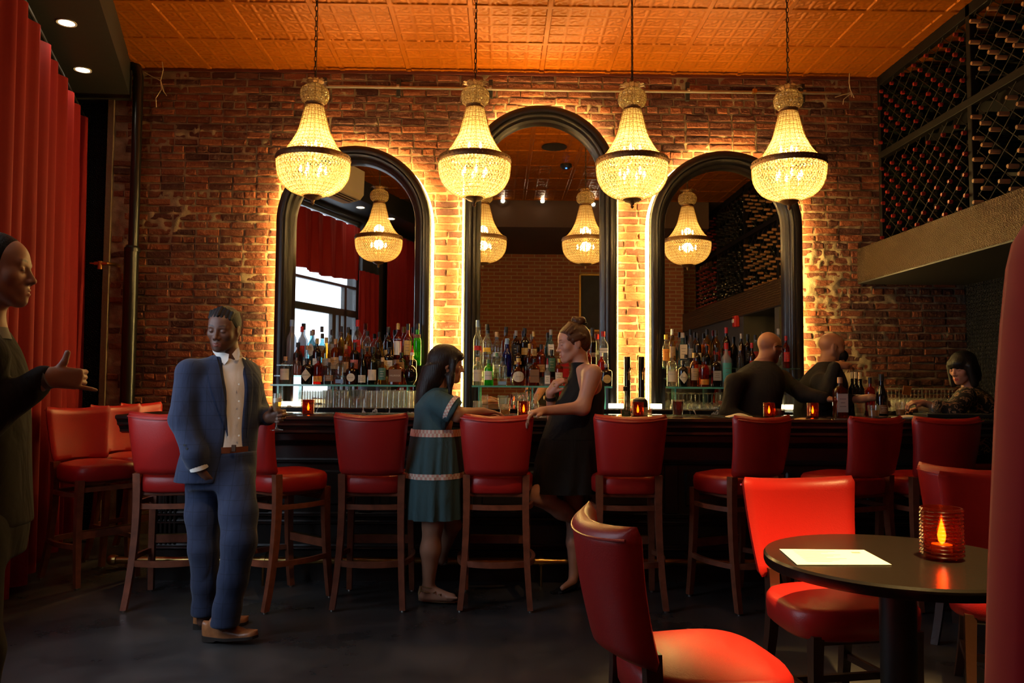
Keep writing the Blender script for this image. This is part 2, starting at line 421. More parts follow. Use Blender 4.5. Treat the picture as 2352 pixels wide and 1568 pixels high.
for a in ((2.56, 2.61, .8, 2.95), (3.25, 3.30, .8, 2.95), (2.61, 3.25, .8, .88), (2.61, 3.25, 2.30, 2.38), (2.61, 3.25, 2.89, 2.95)):
    o = wall_prism('window_bar', a[0], a[1], -.17, -.11, a[2], a[3], m_steel); o.parent = win2; o.location = -Vector(win2.location)
o = wall_prism('pane', 2.61, 3.25, -0.145, -0.14, .88, 2.89, MATS['window glass']); o.parent = win2; o.location = -Vector(win2.location)
# daylight enters here: portal for the sky
pl = add_light('AREA', 'window_daylight', WP(4.35, -0.10, 2.05), 1.0, (1, 1, 1), 1.9)
pl.data.shape = 'RECTANGLE'; pl.data.size = 1.95; pl.data.size_y = 2.9
pl.rotation_euler = Vector((WNX, WNY, 0)).to_track_quat('-Z', 'Z').to_euler()
pl2 = add_light('AREA', 'window_daylight', WP(2.93, -0.10, 1.88), 1.0, (1, 1, 1), 1.0)
pl2.data.shape = 'RECTANGLE'; pl2.data.size = .72; pl2.data.size_y = 2.12; pl2.rotation_euler = pl.rotation_euler
for q_ in (pl, pl2):
    try: q_.data.cycles.is_portal = True
    except Exception: pass
# street scaffolding outside that window
m_pipe = mat('galvanised scaffold tube', (0.30, 0.33, 0.36), 0.35, 0.6)
sc_ = empty('scaffold', WP(4.3, -1.6)); tag(sc_, 'steel street scaffolding seen through the window in the left mirror', 'scaffold')
def spipe(nm, a, b, r=0.024): MB().tube([WP(*a)-sc_.location, WP(*b)-sc_.location], r, 8).build(nm, m_pipe, sc_)
for s in (2.6, 3.75, 5.0): spipe('upright', (s, -1.6, 0), (s, -1.6, 4.6))
for z in (1.75, 2.0): spipe('ledger', (2.2, -1.6, z), (5.6, -1.6, z), 0.012)
spipe('brace', (3.75, -1.6, 2.45), (5.0, -1.6, 1.25)); spipe('brace', (3.75, -1.6, .95), (5.0, -1.6, 2.0), 0.016)
struct(MB().box((-9, -6, -0.6), (-5.3, 12, -0.02)).build('trim_pavement', mat('pavement', (0.35, 0.35, 0.36), 0.8), smooth=None))

# ---- velvet curtains
def velvet():
    m, nt, b = newmat('red velvet'); b.inputs['Base Color'].default_value = (0.20, 0.005, 0.006, 1); b.inputs['Roughness'].default_value = 0.75
    b.inputs['Sheen Weight'].default_value = 0.35; b.inputs['Sheen Tint'].default_value = (1, 0.12, 0.08, 1); b.inputs['Sheen Roughness'].default_value = 0.4
    b.inputs['Specular IOR Level'].default_value = 0.2
    return m
m_velvet = velvet()
def curtain(name, s0, s1, z0, z1, label, folds, seed, off=0.10, depth=0.055, hem=0.0, flare=0.0):
    rs = random.Random(seed); ns = int((s1-s0)*46)+8; nz = 14
    fr = [folds*rs.uniform(.75, 1.25) for _ in range(3)]; ph = [rs.uniform(0, 6.28) for _ in range(3)]
    def pt(i, k, t):
        u = i/ns; v = k/nz; s = s0+(s1-s0)*u
        w = math.sin(fr[0]*s*6.283+ph[0]) + .45*math.sin(fr[1]*1.9*s*6.283+ph[1]+v*.8) + .25*math.sin(fr[2]*.5*s*6.283+ph[2]-v)
        amp = depth*(0.55+0.6*(1-v))
        z = z0+(z1-z0)*v + (hem*math.sin(s*3+seed)*(1-v))
        return WP(s + flare*(1-v)*(u-.5), off+amp*w*.6+t, z)
    mb = MB()
    top = [[pt(i, k, 0) for k in range(nz+1)] for i in range(ns+1)]; bot = [[pt(i, k, -.008) for k in range(nz+1)] for i in range(ns+1)]
    base = WP((s0+s1)/2, off, z0)
    mb.loft([[p-base for p in a]+[p-base for p in reversed(b)] for a, b in zip(top, bot)])
    o = mb.build(name, m_velvet, None, smooth=1.2, loc=base); tag(o, label, 'curtain', 'red velvet curtains along the window wall'); return o
curtain('velvet_curtain', -0.12, 2.84, 0.04, 3.66, 'floor length red velvet curtain along the left edge of the photo', 3.1, 11, flare=.15, depth=.085)
curtain('velvet_curtain', 3.36, 5.02, 2.80, 3.60, 'short gathered red velvet curtain over the bright window in the left mirror', 3.0, 5, hem=.03)
curtain('velvet_curtain', 5.04, 5.64, 0.04, 2.98, 'narrow red velvet curtain beside the window, left of the dark post in the mirror', 5.5, 23)
curtain('velvet_curtain', 5.90, 7.75, 0.04, 3.70, 'wide red velvet curtain right of the dark post in the left mirror', 4.6, 31)
rod = MB().tube([WP(-0.2, .10, 3.70), WP(5.6, .10, 3.70), WP(7.8, .10, 3.72)], 0.012, 8).build('curtain_rod', m_black)
tag(rod, 'thin black rod carrying the red velvet curtains', 'curtain rod')
# air conditioner hung under the ceiling beside the soffit (seen in the left mirror)
ac = empty('air_conditioner', WP(2.95, 0.60, 3.68)); tag(ac, 'cream wall air conditioner reflected at the top of the left mirror', 'air conditioner')
_A = Matrix(((WUX, WNX, 0), (WUY, WNY, 0), (0, 0, 1)))
mb = MB(); prof = [(0, .0), (.16, .03), (.21, .09), (.22, .40), (0, .41), (-.10, .41), (-.10, .0)]
mb.loft([[_A @ Vector((x, b, z)) for b, z in prof] for x in (0.0, 0.85)]); mb.build('casing', mat('cream plastic', (0.62, 0.52, 0.38), 0.45), ac)
for q in range(3):
    mb = MB().loft([[_A @ Vector((x, b, z)) for b, z in ((.02+.045*q, -.001+.010*q), (.045+.045*q, -.001+.010*q), (.045+.045*q, .004+.010*q), (.02+.045*q, .004+.010*q))] for x in (.05, .8)])
    mb.build('vent_slot', m_black, ac)

# ---- corner between curtain and brick: black embossed tin panel, riser pipe
def dark_tin_mat(name, col, rough, metal, sc=26):
    m, nt, b = newmat(name); b.inputs['Base Color'].default_value = (*col, 1); b.inputs['Roughness'].default_value = rough; b.inputs['Metallic'].default_value = metal
    tc = nt.nodes.new('ShaderNodeTexCoord'); v = nt.nodes.new('ShaderNodeTexVoronoi'); v.inputs['Scale'].default_value = sc; v.inputs['Randomness'].default_value = 0.25
    nt.links.new(tc.outputs['Object'], v.inputs['Vector']); bp = nt.nodes.new('ShaderNodeBump'); bp.inputs['Strength'].default_value = 0.8; bp.inputs['Distance'].default_value = 0.012
    w = nt.nodes.new('ShaderNodeMath'); w.operation = 'SINE'; mu = nt.nodes.new('ShaderNodeMath'); mu.operation = 'MULTIPLY'; mu.inputs[1].default_value = 16
    nt.links.new(v.outputs['Distance'], mu.inputs[0]); nt.links.new(mu.outputs[0], w.inputs[0])
    nt.links.new(w.outputs[0], bp.inputs['Height']); nt.links.new(bp.outputs[0], b.inputs['Normal']); return m
m_dtin = dark_tin_mat('black embossed tin', (0.02, 0.02, 0.022), 0.35, 0.5)
struct(MB().box((-4.6, DW+0.05, 0), (BRX0, DW+0.3, CEIL)).build('wall_corner', m_dtin, smooth=None))
struct(MB().box((BRX0-0.05, DW-0.035, 0), (BRX0+0.0, DW+0.1, CEIL)).build('trim_3', mat('aged plaster edge', (0.16, 0.10, 0.06), 0.8, bump=(30, .5)), smooth=None))
pb = P(300, 915, 7.02); pt_ = P(318, 150, 7.02)
riser = empty('riser_pipe', (pt_.x, 7.03, 0)); tag(riser, 'black vertical riser pipe on the brick wall beside the corner', 'pipe')
m_pipeblk = mat('black pipe enamel', (0.007, 0.006, 0.006), 0.28, 0.0)
zs_ = P(300, 575, 7.02).z
MB().tube([(0, 0, zs_), (0, 0, 4.0), (-.02, 0, 4.09), (-.06, 0, 4.11), (-.22, 0, 4.11)], 0.043, 14).build('upper_pipe', m_pipeblk, riser)
MB().tube([(-.012, 0, 0), (-.012, 0, zs_)], 0.060, 16).build('lower_sleeve', m_pipeblk, riser)
MB().lathe([(.043, 0), (.066, 0), (.066, .03), (.05, .05), (.043, .05)], 16).build('collar', m_pipeblk, riser, loc=(-.008, 0, zs_-.01))
p = P(230, 605, 7.0)
vl = empty('radiator_valve', (p.x, 7.0, p.z)); tag(vl, 'small brass valve on a pipe stub in the dark left corner', 'valve')
m_brass = mat('aged brass', (0.55, 0.33, 0.10), 0.3, 1.0)
MB().tube([(-.05, 0, 0), (.06, 0, 0), (.10, .05, 0), (.1, .15, 0)], .016, 10).build('pipe_stub', m_brass, vl)
MB().tube([(0, 0, -.05), (0, 0, .02)], .02, 10).build('valve_body', m_brass, vl); MB().tube([(-.09, 0, 0.002), (-.05, 0, 0)], .007, 8).build('handle', m_brass, vl)
# ---- right: wine rack above a hammered soffit
RX = 3.42; SB, ST = P(1967, 650, DW).z, P(1967, 573, DW).z; SX = P(1967, 600, DW).x
m_hammer = dark_tin_mat('hammered bronze sheet', (0.12, 0.075, 0.045), 0.36, 0.8, 34)
so = struct(MB().box((SX, YREAR, SB), (4.5, DW, ST)).build('trim_soffit_right', m_hammer, smooth=None))
MB().box((SX+.004, YREAR, SB-.012), (4.18, DW, SB)).build('soffit_underside', m_black, so, smooth=None)  # separate black sheet: the shade under the soffit is put into its colour
struct(MB().box((4.18, 4.9, 0), (4.5, DW, SB)).build('wall_right', m_dtin, smooth=None))
m_grey = mat('dark grey plaster', (0.05, 0.045, 0.042), 0.7, bump=(25, .2))
wr = struct(MB().box((SX+.02, YREAR, 0), (4.5, 3.55, SB)).build('wall_passage', m_grey, smooth=None))
MB().box((SX+.02, 4.75, 0), (4.5, 4.9, SB)).build('door_jamb', m_grey, wr, smooth=None)
MB().box((4.4, 3.55, 0), (4.5, 4.75, SB)).build('passage_end', m_black, wr, smooth=None)
struct(MB().box((3.95, YREAR, ST), (4.5, DW, CEIL)).build('wall_behind_rack', m_black, smooth=None))
# rear wall, brick by texture (only met in the mirrors, far and dim)
def rear_brick():
    m, nt, b = newmat('rear brick'); tc = nt.nodes.new('ShaderNodeTexCoord'); mp = nt.nodes.new('ShaderNodeMapping'); mp.inputs['Rotation'].default_value = (math.pi/2, 0, 0)
    t = nt.nodes.new('ShaderNodeTexBrick'); t.inputs['Scale'].default_value = 1.0
    t.inputs['Color1'].default_value = (0.36, 0.10, 0.04, 1); t.inputs['Color2'].default_value = (0.46, 0.15, 0.055, 1); t.inputs['Mortar'].default_value = (0.52, 0.34, 0.17, 1)
    t.inputs['Brick Width'].default_value = 0.213; t.inputs['Row Height'].default_value = 0.0677; t.inputs['Mortar Size'].default_value = 0.008
    nt.links.new(tc.outputs['Object'], mp.inputs[0]); nt.links.new(mp.outputs[0], t.inputs[0]); nt.links.new(t.outputs[0], b.inputs['Base Color'])
    b.inputs['Roughness'].default_value = 0.9
    bp = nt.nodes.new('ShaderNodeBump'); bp.inputs['Strength'].default_value = 0.6; bp.inputs['Distance'].default_value = 0.01; bp.invert = True
    nt.links.new(t.outputs[1], bp.inputs['Height']); nt.links.new(bp.outputs[0], b.inputs['Normal']); return m
m_rbrick = rear_brick()
struct(MB().box((-1.75, YREAR-.25, 0), (5.2, YREAR, CEIL)).build('wall_rear', m_rbrick, smooth=None))
struct(MB().box((2.5, YREAR, 0), (SX+.02, 0.1, CEIL-.0)).build('wall_pier', m_rbrick, smooth=None))
m_brown = mat('brown plaster', (0.10, 0.05, 0.03), 0.7, bump=(15, .2))
struct(MB().box((-1.2, YREAR, 3.72), (SX, 1.9, CEIL)).build('trim_header', m_brown, smooth=None))
# ================================================================== ARCHED MIRRORS
m_frame = mat('black lacquered wood', (0.018, 0.014, 0.012), 0.32, 0.0, 0.6, bump=(40, .06))
def mirror_mat():
    m, nt, b = newmat('mirror silver'); b.inputs['Base Color'].default_value = (0.80, 0.77, 0.72, 1); b.inputs['Metallic'].default_value = 1.0; b.inputs['Roughness'].default_value = 0.012
    return m
m_mirror = mirror_mat()
m_led = emit('warm led tape', (1.0, 0.67, 0.20), 200)
MBOT = 1.125; MIRY = 7.06
def arch_path(cx, top, R, bottom, n=36):
    zc = top-R; pts = [(Vector((cx-R, 0, bottom)), Vector((1, 0, 0))), (Vector((cx-R, 0, (bottom+zc)/2)), Vector((1, 0, 0)))]
    for i in range(n+1):
        a = math.pi - math.pi*i/n; d = Vector((math.cos(a), 0, math.sin(a)))
        pts.append((Vector((cx, 0, zc))+d*R, -d))
    pts += [(Vector((cx+R, 0, (bottom+zc)/2)), Vector((-1, 0, 0))), (Vector((cx+R, 0, bottom)), Vector((-1, 0, 0)))]
    return pts
mlab = ['left arched wall mirror in black moulded frame reflecting window and red curtains', 'tallest middle arched wall mirror in black moulded frame', 'right arched wall mirror in black moulded frame reflecting the wine rack']
FR = 6.93
for cx, top, lb in zip(CX, CZ, mlab):
    r = empty('arched_mirror', (cx, FR, MBOT)); tag(r, lb, 'mirror', 'arched mirrors behind the bar')
    base = Vector((cx, FR, MBOT)); Bd = Vector((0, 1, 0))
    prof_out = [(0, .13), (0, .035), (.006, .018), (.020, .004), (.045, 0), (.066, .004), (.074, .016), (.074, .16)]
    prof_in = [(.0735, .16), (.0735, .022), (.080, .018), (.100, .022), (.112, .034), (.118, .060), (.140, .072), (.146, .10), (.146, .16)]
    path = [(p-base+Vector((0, FR, 0)), A, Bd) for p, A in arch_path(cx, top, AR, MBOT)]
    MB().sweep(path, prof_out).build('outer_moulding', m_frame, r, smooth=.7)
    MB().sweep(path, prof_in).build('inner_moulding', m_frame, r, smooth=.7)
    # glass pane
    Ri = AR-0.12; zc = top-AR
    out = [Vector((-Ri, MIRY-FR, 0)), Vector((Ri, MIRY-FR, 0))] + [Vector((Ri*math.cos(a), MIRY-FR, zc-MBOT+Ri*math.sin(a))) for a in [math.pi*i/40 for i in range(41)]]
    back = [p+Vector((0, .006, 0)) for p in out]
    MB().loft([out, back]).build('mirror_glass', m_mirror, r, smooth=None)
    # led tape round the back of the frame
    lp = [(p-base+Vector((0, FR, 0)), A, Bd) for p, A in arch_path(cx, top, AR+0.012, MBOT)]
    MB().sweep(lp, [(-.004, .135), (.006, .135), (.006, .150), (-.004, .150)]).build('led_tape', m_led, r, smooth=None)
    MB().sweep(path, [(.05, .155), (.07, .155), (.07, .212), (.05, .212)]).build('standoff', m_black, r, smooth=None)

# ================================================================== CHANDELIERS
def bead_mat():
    m = bpy.data.materials.new('crystal beads'); m.use_nodes = True; nt = m.node_tree; nt.nodes.clear()
    tl = nt.nodes.new('ShaderNodeBsdfTranslucent'); tl.inputs[0].default_value = (1.0, 0.88, 0.58, 1)
    tr = nt.nodes.new('ShaderNodeBsdfTransparent'); tr.inputs[0].default_value = (1.0, 0.93, 0.78, 1)
    gl = nt.nodes.new('ShaderNodeBsdfGlossy'); gl.inputs[0].default_value = (.9, .85, .75, 1); gl.inputs['Roughness'].default_value = 0.12
    df = nt.nodes.new('ShaderNodeBsdfDiffuse'); df.inputs[0].default_value = (0.8, 0.7, 0.55, 1)
    def mix(a, b, f):
        x = nt.nodes.new('ShaderNodeMixShader'); x.inputs[0].default_value = f; nt.links.new(a, x.inputs[1]); nt.links.new(b, x.inputs[2]); return x.outputs[0]
    s = mix(tl.outputs[0], df.outputs[0], .08); s = mix(s, tr.outputs[0], .20); s = mix(s, gl.outputs[0], .10)
    o = nt.nodes.new('ShaderNodeOutputMaterial'); nt.links.new(s, o.inputs[0]); return m
m_bead = bead_mat()
m_bronze = mat('antique bronze', (0.20, 0.11, 0.05), 0.45, 0.9, bump=(150, .8, .004))
m_wire = mat('brass wire', (0.35, 0.22, 0.08), 0.4, 0.9)
m_bulb = emit('candle bulb', (1.0, 0.76, 0.38), 40)
def resample(prof, step):
    out = []; carry = 0.0
    for (r0, z0), (r1, z1) in zip(prof[:-1], prof[1:]):
        L = math.hypot(r1-r0, z1-z0); t = carry
        while t < L:
            u = t/L; out.append((r0+(r1-r0)*u, z0+(z1-z0)*u, (r1-r0)/L, (z1-z0)/L)); t += step
        carry = t-L
    return out
def smooth_prof(ctrl, n=10):
    out = []
    for i in range(len(ctrl)-1):
        p0 = ctrl[max(i-1, 0)]; p1 = ctrl[i]; p2 = ctrl[i+1]; p3 = ctrl[min(i+2, len(ctrl)-1)]
        for k in range(n):
            t = k/n
            out.append(tuple(0.5*((2*p1[d])+(-p0[d]+p2[d])*t+(2*p0[d]-5*p1[d]+4*p2[d]-p3[d])*t*t+(-p0[d]+3*p1[d]-3*p2[d]+p3[d])*t**3) for d in (0, 1)))
    out.append(ctrl[-1]); return out
UP = smooth_prof([(.243, .018), (.200, .042), (.150, .105), (.108, .187), (.083, .28), (.060, .372)])
BO = smooth_prof([(.245, -.018), (.247, -.035), (.237, -.115), (.205, -.178), (.155, -.222), (.095, -.248), (.055, -.256)])
CR = smooth_prof([(.056, .392), (.085, .415), (.095, .455), (.085, .495), (.05, .522)])
def beads(prof, step, cols, size, long_rows=()):
    mb = MB()
    for q, (r, z, tr, tz) in enumerate(resample(prof, step)):
        T = Vector((tr, 0, tz)); N = Vector((tz, 0, -tr))
        if N.x < 0 and prof is not CR: N = -N
        lng = q in long_rows
        w = min(size, math.pi*r/cols*0.97); hgt = step*(0.53 if not lng else 0.62)
        for c in range(cols):
            a = 2*math.pi*(c+(0.5 if (q % 2 and not lng) else 0))/cols; M = Matrix.Rotation(a, 3, 'Z')
            C = Vector((r, 0, z)); B = Vector((0, 1, 0))
            vs = [C+N*w*.6, C-N*w*.6] + [C+T*(hgt*math.cos(b))+B*(w*math.sin(b)) for b in [math.pi/3*k for k in range(6)]]
            mb.add([M @ v for v in vs], [(0, 2+k, 2+(k+1) % 6) for k in range(6)]+[(1, 2+(k+1) % 6, 2+k) for k in range(6)])
    return mb
def make_chandelier():
    r = empty('chandelier'); tag(r, 'x', 'chandelier', 'beaded basket chandeliers over the bar')
    for nm, b in (('bowl_beads', beads(BO, .0165, 62, .0095)), ('upper_beads', beads(UP, .0165, 46, .0095)), ('crown_beads', beads(CR, .0175, 26, .011))):
        o = b.build(nm, m_bead, r, smooth=None); o['kind'] = 'stuff'
    mb = MB()
    for prof, n, step in ((BO, 31, .033), (UP, 23, .033), (CR, 13, .035)):
        pts = prof[::4]+[prof[-1]]
        for c in range(n):
            a = 2*math.pi*(c+.25)/n; mb.tube([((x+.006)*math.cos(a), (x+.006)*math.sin(a), z) for x, z in pts], .0016, 4, cap=False)
        for x, z, _, _ in resample(prof, step):
            mb.tube([((x+.006)*math.cos(2*math.pi*k/40), (x+.006)*math.sin(2*math.pi*k/40), z) for k in range(40)], .0015, 4, closed=True)
    o = mb.build('wire_frame', m_wire, r)
    mb = MB(); mb.lathe([(.236, -.022), (.252, -.020), (.256, -.008), (.256, .008), (.252, .020), (.236, .022)], 56, cap=False)
    for k in range(48):
        a = 2*math.pi*k/48; mb.lathe([(0, -.003), (.006, 0), (0, .003)], 6, Matrix.Translation((.256*math.cos(a), .256*math.sin(a), 0)) @ Matrix.Scale(2.2, 4, (0, 0, 1)))
    mb.build('ring_band', m_bronze, r)
    MB().lathe([(.060, .365), (.066, .372), (.062, .385), (.066, .394), (.055, .398)], 28, cap=False).build('neck_band', m_bronze, r)
    MB().lathe([(.0, -.252), (.062, -.252), (.064, -.260), (.045, -.275), (.016, -.286), (.010, -.300), (.013, -.308), (.006, -.320), (0, -.324)], 20).build('finial', m_bronze, r)
    mb = MB()                                              # leaf crown on top
    for k in range(10):
        a = 2*math.pi*k/10; M = Matrix.Rotation(a, 3, 'Z')
        c = [Vector(p) for p in ((.035, 0, .52), (.06, 0, .548), (.085, 0, .552), (.10, 0, .540))]; w = [.010, .018, .014, .001]
        mb.loft([[M @ (p+Vector((0, -q, 0))), M @ (p+Vector((0, 0, .004))), M @ (p+Vector((0, q, 0))), M @ (p+Vector((0, 0, -.002)))] for p, q in zip(c, w)])
    mb.lathe([(.048, .515), (.04, .535), (.012, .55), (.008, .58), (0, .585)], 16); mb.build('crown_leaves', m_bronze, r)
    MB().tube([(0, 0, -.25), (0, 0, .55)], .007, 8).build('stem', m_wire, r)
    for lvl, rad, z, n in (('b', .085, -.10, 6), ('u', .055, .07, 4)):
        for k in range(n):
            a = 2*math.pi*(k+.3)/n; x, y = rad*math.cos(a), rad*math.sin(a)
            h = MB().tube([(0, 0, z-.06), (x*.6, y*.6, z-.075), (x, y, z-.06), (x, y, z-.005)], .006, 6).build('candle_arm', m_wire, r)
            MB().lathe([(.005, 0), (.010, .016), (.009, .032), (.004, .050), (0, .058)], 8).build('bulb', m_bulb, h, loc=(x, y, z))
    mb = MB(); z = .585; k = 0; top = 1.235                        # suspension chain
    while z < top:
        c = Vector((0, 0, z+.018)); ax = Vector((1, 0, 0)) if k % 2 else Vector((0, 1, 0))
        mb.tube([c+ax*(.0085*math.cos(b))+Vector((0, 0, .022*math.sin(b))) for b in [2*math.pi*q/10 for q in range(10)]], .0028, 5, closed=True)
        z += .036; k += 1
    mb.tube([(.006, .004, .58), (.009, .006, .9), (.006, .004, top+.02)], .0025, 5); mb.build('chain', mat('dark iron', (0.03, 0.022, 0.016), 0.5, 0.6), r)
    MB().lathe([(0, 1.275), (.06, 1.275), (.06, 1.262), (.02, 1.24), (0, 1.235)], 18).build('ceiling_rose', m_bronze, r)
    return r
cloc = [P(x, y, 5.54) for x, y in ((720, 368), (1090, 372), (1452, 370), (1812, 376))]
CHZ = 2.872
clab = ['beaded crystal chandelier in front of the left mirror', 'beaded crystal chandelier between the left and middle mirrors', 'beaded crystal chandelier between the middle and right mirrors', 'beaded crystal chandelier furthest right, nearest the wine rack']
ch0 = make_chandelier()
for i, p in enumerate(cloc):
    c = ch0 if i == 0 else dup(ch0); c.location = (p.x, 5.54, CHZ); c.rotation_euler = (0, 0, .37*i); c['label'] = clab[i]
    add_light('POINT', 'chandelier_bowl_lamp', (p.x, 5.54, CHZ-.07), 40, (1.0, 0.61, 0.20), 0.05)
    add_light('POINT', 'chandelier_top_lamp', (p.x, 5.54, CHZ+.11), 13, (1.0, 0.61, 0.20), 0.035)

# ---- conduit along the top of the brick
m_cond = mat('galvanised conduit', (0.45, 0.40, 0.34), 0.3, 0.9)
cd_ = empty('conduit', P(1344, 208, 7.08)); tag(cd_, 'steel conduit running along the top of the brick wall', 'conduit')
cp = [P(745, 198, 7.07), P(1344, 208, 7.07), P(1930, 214, 7.07)]
MB().tube([p-cd_.location for p in cp], .014, 10).build('tube', m_cond, cd_)
for x in (745, 915, 1127, 1580, 1845):
    p = P(x, 198+(x-745)*.0135, 7.09)-cd_.location
    b = rbox(MB(), (p.x-.018, p.y+.005, p.z-.085), (p.x+.018, p.y+.03, p.z+.085), .003).build('bracket', m_black, cd_)
    MB().tube([(p.x-.012, p.y-.02, p.z), (p.x+.012, p.y-.02, p.z)], .019, 10).build('clamp', m_cond, b)
p = P(1733, 210, 7.05)-cd_.location; rbox(MB(), (p.x-.02, p.y-.02, p.z-.02), (p.x+.02, p.y+.02, p.z+.02), .004).build('coupling', m_brass, cd_)
m_cable = mat('bare cable', (0.55, 0.42, 0.25), 0.5)
def wires(name, label, org, strands):
    o = P(*org, 7.0); r = empty(name, o); tag(r, label, 'cable')
    for st in strands: MB().tube([P(x, y, 6.98)-o for x, y in st], .0035, 6).build('strand', m_cable, r)
wires('loose_cable', 'loose cable ends hanging from the ceiling near the left pipe', (375, 143), [[(372, 140), (375, 160), (369, 185), (371, 205), (358, 225), (359, 246)], [(332, 166), (350, 176), (369, 185)], [(370, 187), (376, 210), (383, 220)]])
wires('loose_cable', 'loose cable ends hanging from the ceiling near the wine rack', (1952, 170), [[(1951, 168), (1950, 190), (1953, 205), (1962, 225)], [(1918, 223), (1935, 218), (1955, 212)], [(1955, 214), (1938, 228), (1936, 240)], [(1955, 214), (1956, 222)]])

# ================================================================== WINE RACK
m_rackfr = mat('dark rack steel', (0.008, 0.0055, 0.0045), 0.6, 0.0, 0.12)
m_lattice = mat('bronze lattice rod', (0.016, 0.010, 0.006), 0.5, 0.0, 0.15)
m_wineglass = mat('dark wine glass bottle', (0.006, 0.008, 0.006), 0.12, 0.0, 0.7)
m_foilred = mat('red bottle foil', (0.18, 0.010, 0.008), 0.32, 0.1); m_foiltan = mat('tan bottle foil', (0.30, 0.135, 0.055), 0.55); m_foilblk = mat('black bottle foil', (0.02, 0.02, 0.022), 0.25)
rack = empty('wine_rack', (RX, 3.7, ST)); tag(rack, 'tall dark wine rack full of bottles above the bronze soffit', 'wine rack')
ZM0, ZM1 = 3.36, 3.44; PDIV = (5.74, 5.70)
def rk(nm, lo, hi, m=m_rackfr): rbox(MB(), tuple(Vector(lo)-rack.location), tuple(Vector(hi)-rack.location), .004).build(nm, m, rack)
secs = [(0.25, 1.55, 'red'), (1.60, 2.95, 'blk'), (3.00, 4.30, 'tan'), (4.35, 5.70, 'tan'), (5.76, 7.10, 'red')]
for y in (0.20, 1.55, 2.95, 4.30, 5.70): rk('post', (RX-.005, y, ST), (RX+.05, y+.055, CEIL))
rk('post', (RX-.005, 7.09, ST), (RX+.5, 7.14, CEIL))
rk('cross_beam', (RX-.01, .2, ZM0+.01), (RX+.05, 7.1, ZM1-.01)); rk('bottom_rail', (RX-.005, .2, ST), (RX+.05, 7.1, ST+.03)); rk('top_rail', (RX-.005, .2, CEIL-.09), (RX+.05, 7.1, CEIL))
rk('back_panel', (RX+.40, .2, ST), (RX+.42, 7.1, CEIL), m_black)
SY, SZ = 0.098, 0.155
bott = []
rs = random.Random(21)
for (y0, y1, kd) in secs:
    for ti, (z0, z1) in enumerate(((ST+.03, ZM0), (ZM1, CEIL-.09))):
        nC = int((y1-y0-.06)/SY)
        latt = MB()
        for c in range(nC+1):
            y = y1-.06-c*SY; k = 0
            z = z0+.06+(SZ/2 if c % 2 else 0)
            while z < z1-.05:
                if rs.random() > (0.12 if kd != 'tan' else .25): bott.append((y, z, kd, ti, c, k))
                z += SZ; k += 1
        # diagonal rods
        A = y1-.03; B = y0+.03; slope = (SZ/2)/SY
        for sgn in (1, -1):
            off = -6.0
            while off < 6.0:
                pts = []
                ya, yb = B, A
                za, zb = z0+off, z0+off+sgn*slope*(A-B)
                # clip in z
                def clip(y_, z_, y2, z2):
                    t0, t1 = 0.0, 1.0
                    dz = z2-z_
                    for lim, s in ((z0, 1), (z1, -1)):
                        if abs(dz) < 1e-9: continue
                        t = (lim-z_)/dz
                        if (dz > 0) == (s > 0): t0 = max(t0, t)
                        else: t1 = min(t1, t)
                    return t0, t1
                t0, t1 = clip(ya, za, yb, zb)
                if t1-t0 > .02: latt.tube([Vector((RX+.012+(.004 if sgn > 0 else 0), ya+(yb-ya)*t, za+(zb-za)*t))-rack.location for t in (t0, t1)], .0035, 5)
                off += SZ
        latt.build('lattice_panel', m_lattice, rack)
PRB = [(.0375, .30), (.038, .13), (.034, .10), (.017, .075), (.0145, .065), (.0145, .0)]
MX = Matrix.Rotation(math.pi/2, 4, 'Y')
me_body = MB().lathe([(0.0, .30)]+PRB+[(0, 0)], 12, MX).mesh('wine_bottle', m_wineglass)
me_foil = {k: MB().lathe([(.0158, .07 if k == 'tan' else .026), (.0158, .004), (.013, -.002), (0, -.003)], 12, MX).mesh('foil_cap', m) for k, m in (('red', m_foilred), ('tan', m_foiltan), ('blk', m_foilblk))}
bott.sort(key=lambda b: (0 if b[0] > 4.9 else 1, -b[0]))
ORD = ['first', 'second', 'third', 'fourth', 'fifth', 'sixth', 'seventh', 'eighth', 'ninth', 'tenth', 'eleventh', 'twelfth', 'thirteenth', 'fourteenth', 'fifteenth', 'sixteenth']
names = {'red': 'red foil', 'tan': 'tan foil', 'blk': 'black foil'}
rest = MB(); rest_f = {'red': MB(), 'tan': MB(), 'blk': MB()}
def where(y, ti):
    return ('upper' if ti else 'lower') + (' bay by the brick' if y > 5.74 else ' bay at photo edge' if y > 4.33 else ' bay in right mirror')
for q, (y, z, kd, ti, ci, ki) in enumerate(bott):
    x = RX-.035+rs.uniform(-.008, .008)
    if q < 300:
        o = link('wine_bottle', me_body, None, (x, y, z)); link('foil_cap', me_foil[kd], o)
        w = where(y, ti); tag(o, '%s wine bottle, rack %s, %s column, %s from bottom' % (names[kd].replace(' foil', '-capped'), w, ORD[ci], ORD[ki]), 'bottle', '%s wine bottles in the %s' % (names[kd], w))
    else:
        rest.lathe([(0.0, .30)]+PRB+[(0, 0)], 8, Matrix.Translation((x, y, z)) @ MX); rest_f[kd].lathe([(.0158, .07), (.0158, .004), (.013, -.002), (0, -.003)], 8, Matrix.Translation((x, y, z)) @ MX)
ro = rest.build('wine_bottles_beyond', m_wineglass); tag(ro, 'further wine bottles filling the rack bays seen only in the mirror', 'bottles', kind='stuff')
for k, m in (('red', m_foilred), ('tan', m_foiltan), ('blk', m_foilblk)):
    if rest_f[k].n: rest_f[k].build('foil_caps', m, ro)['kind'] = 'stuff'

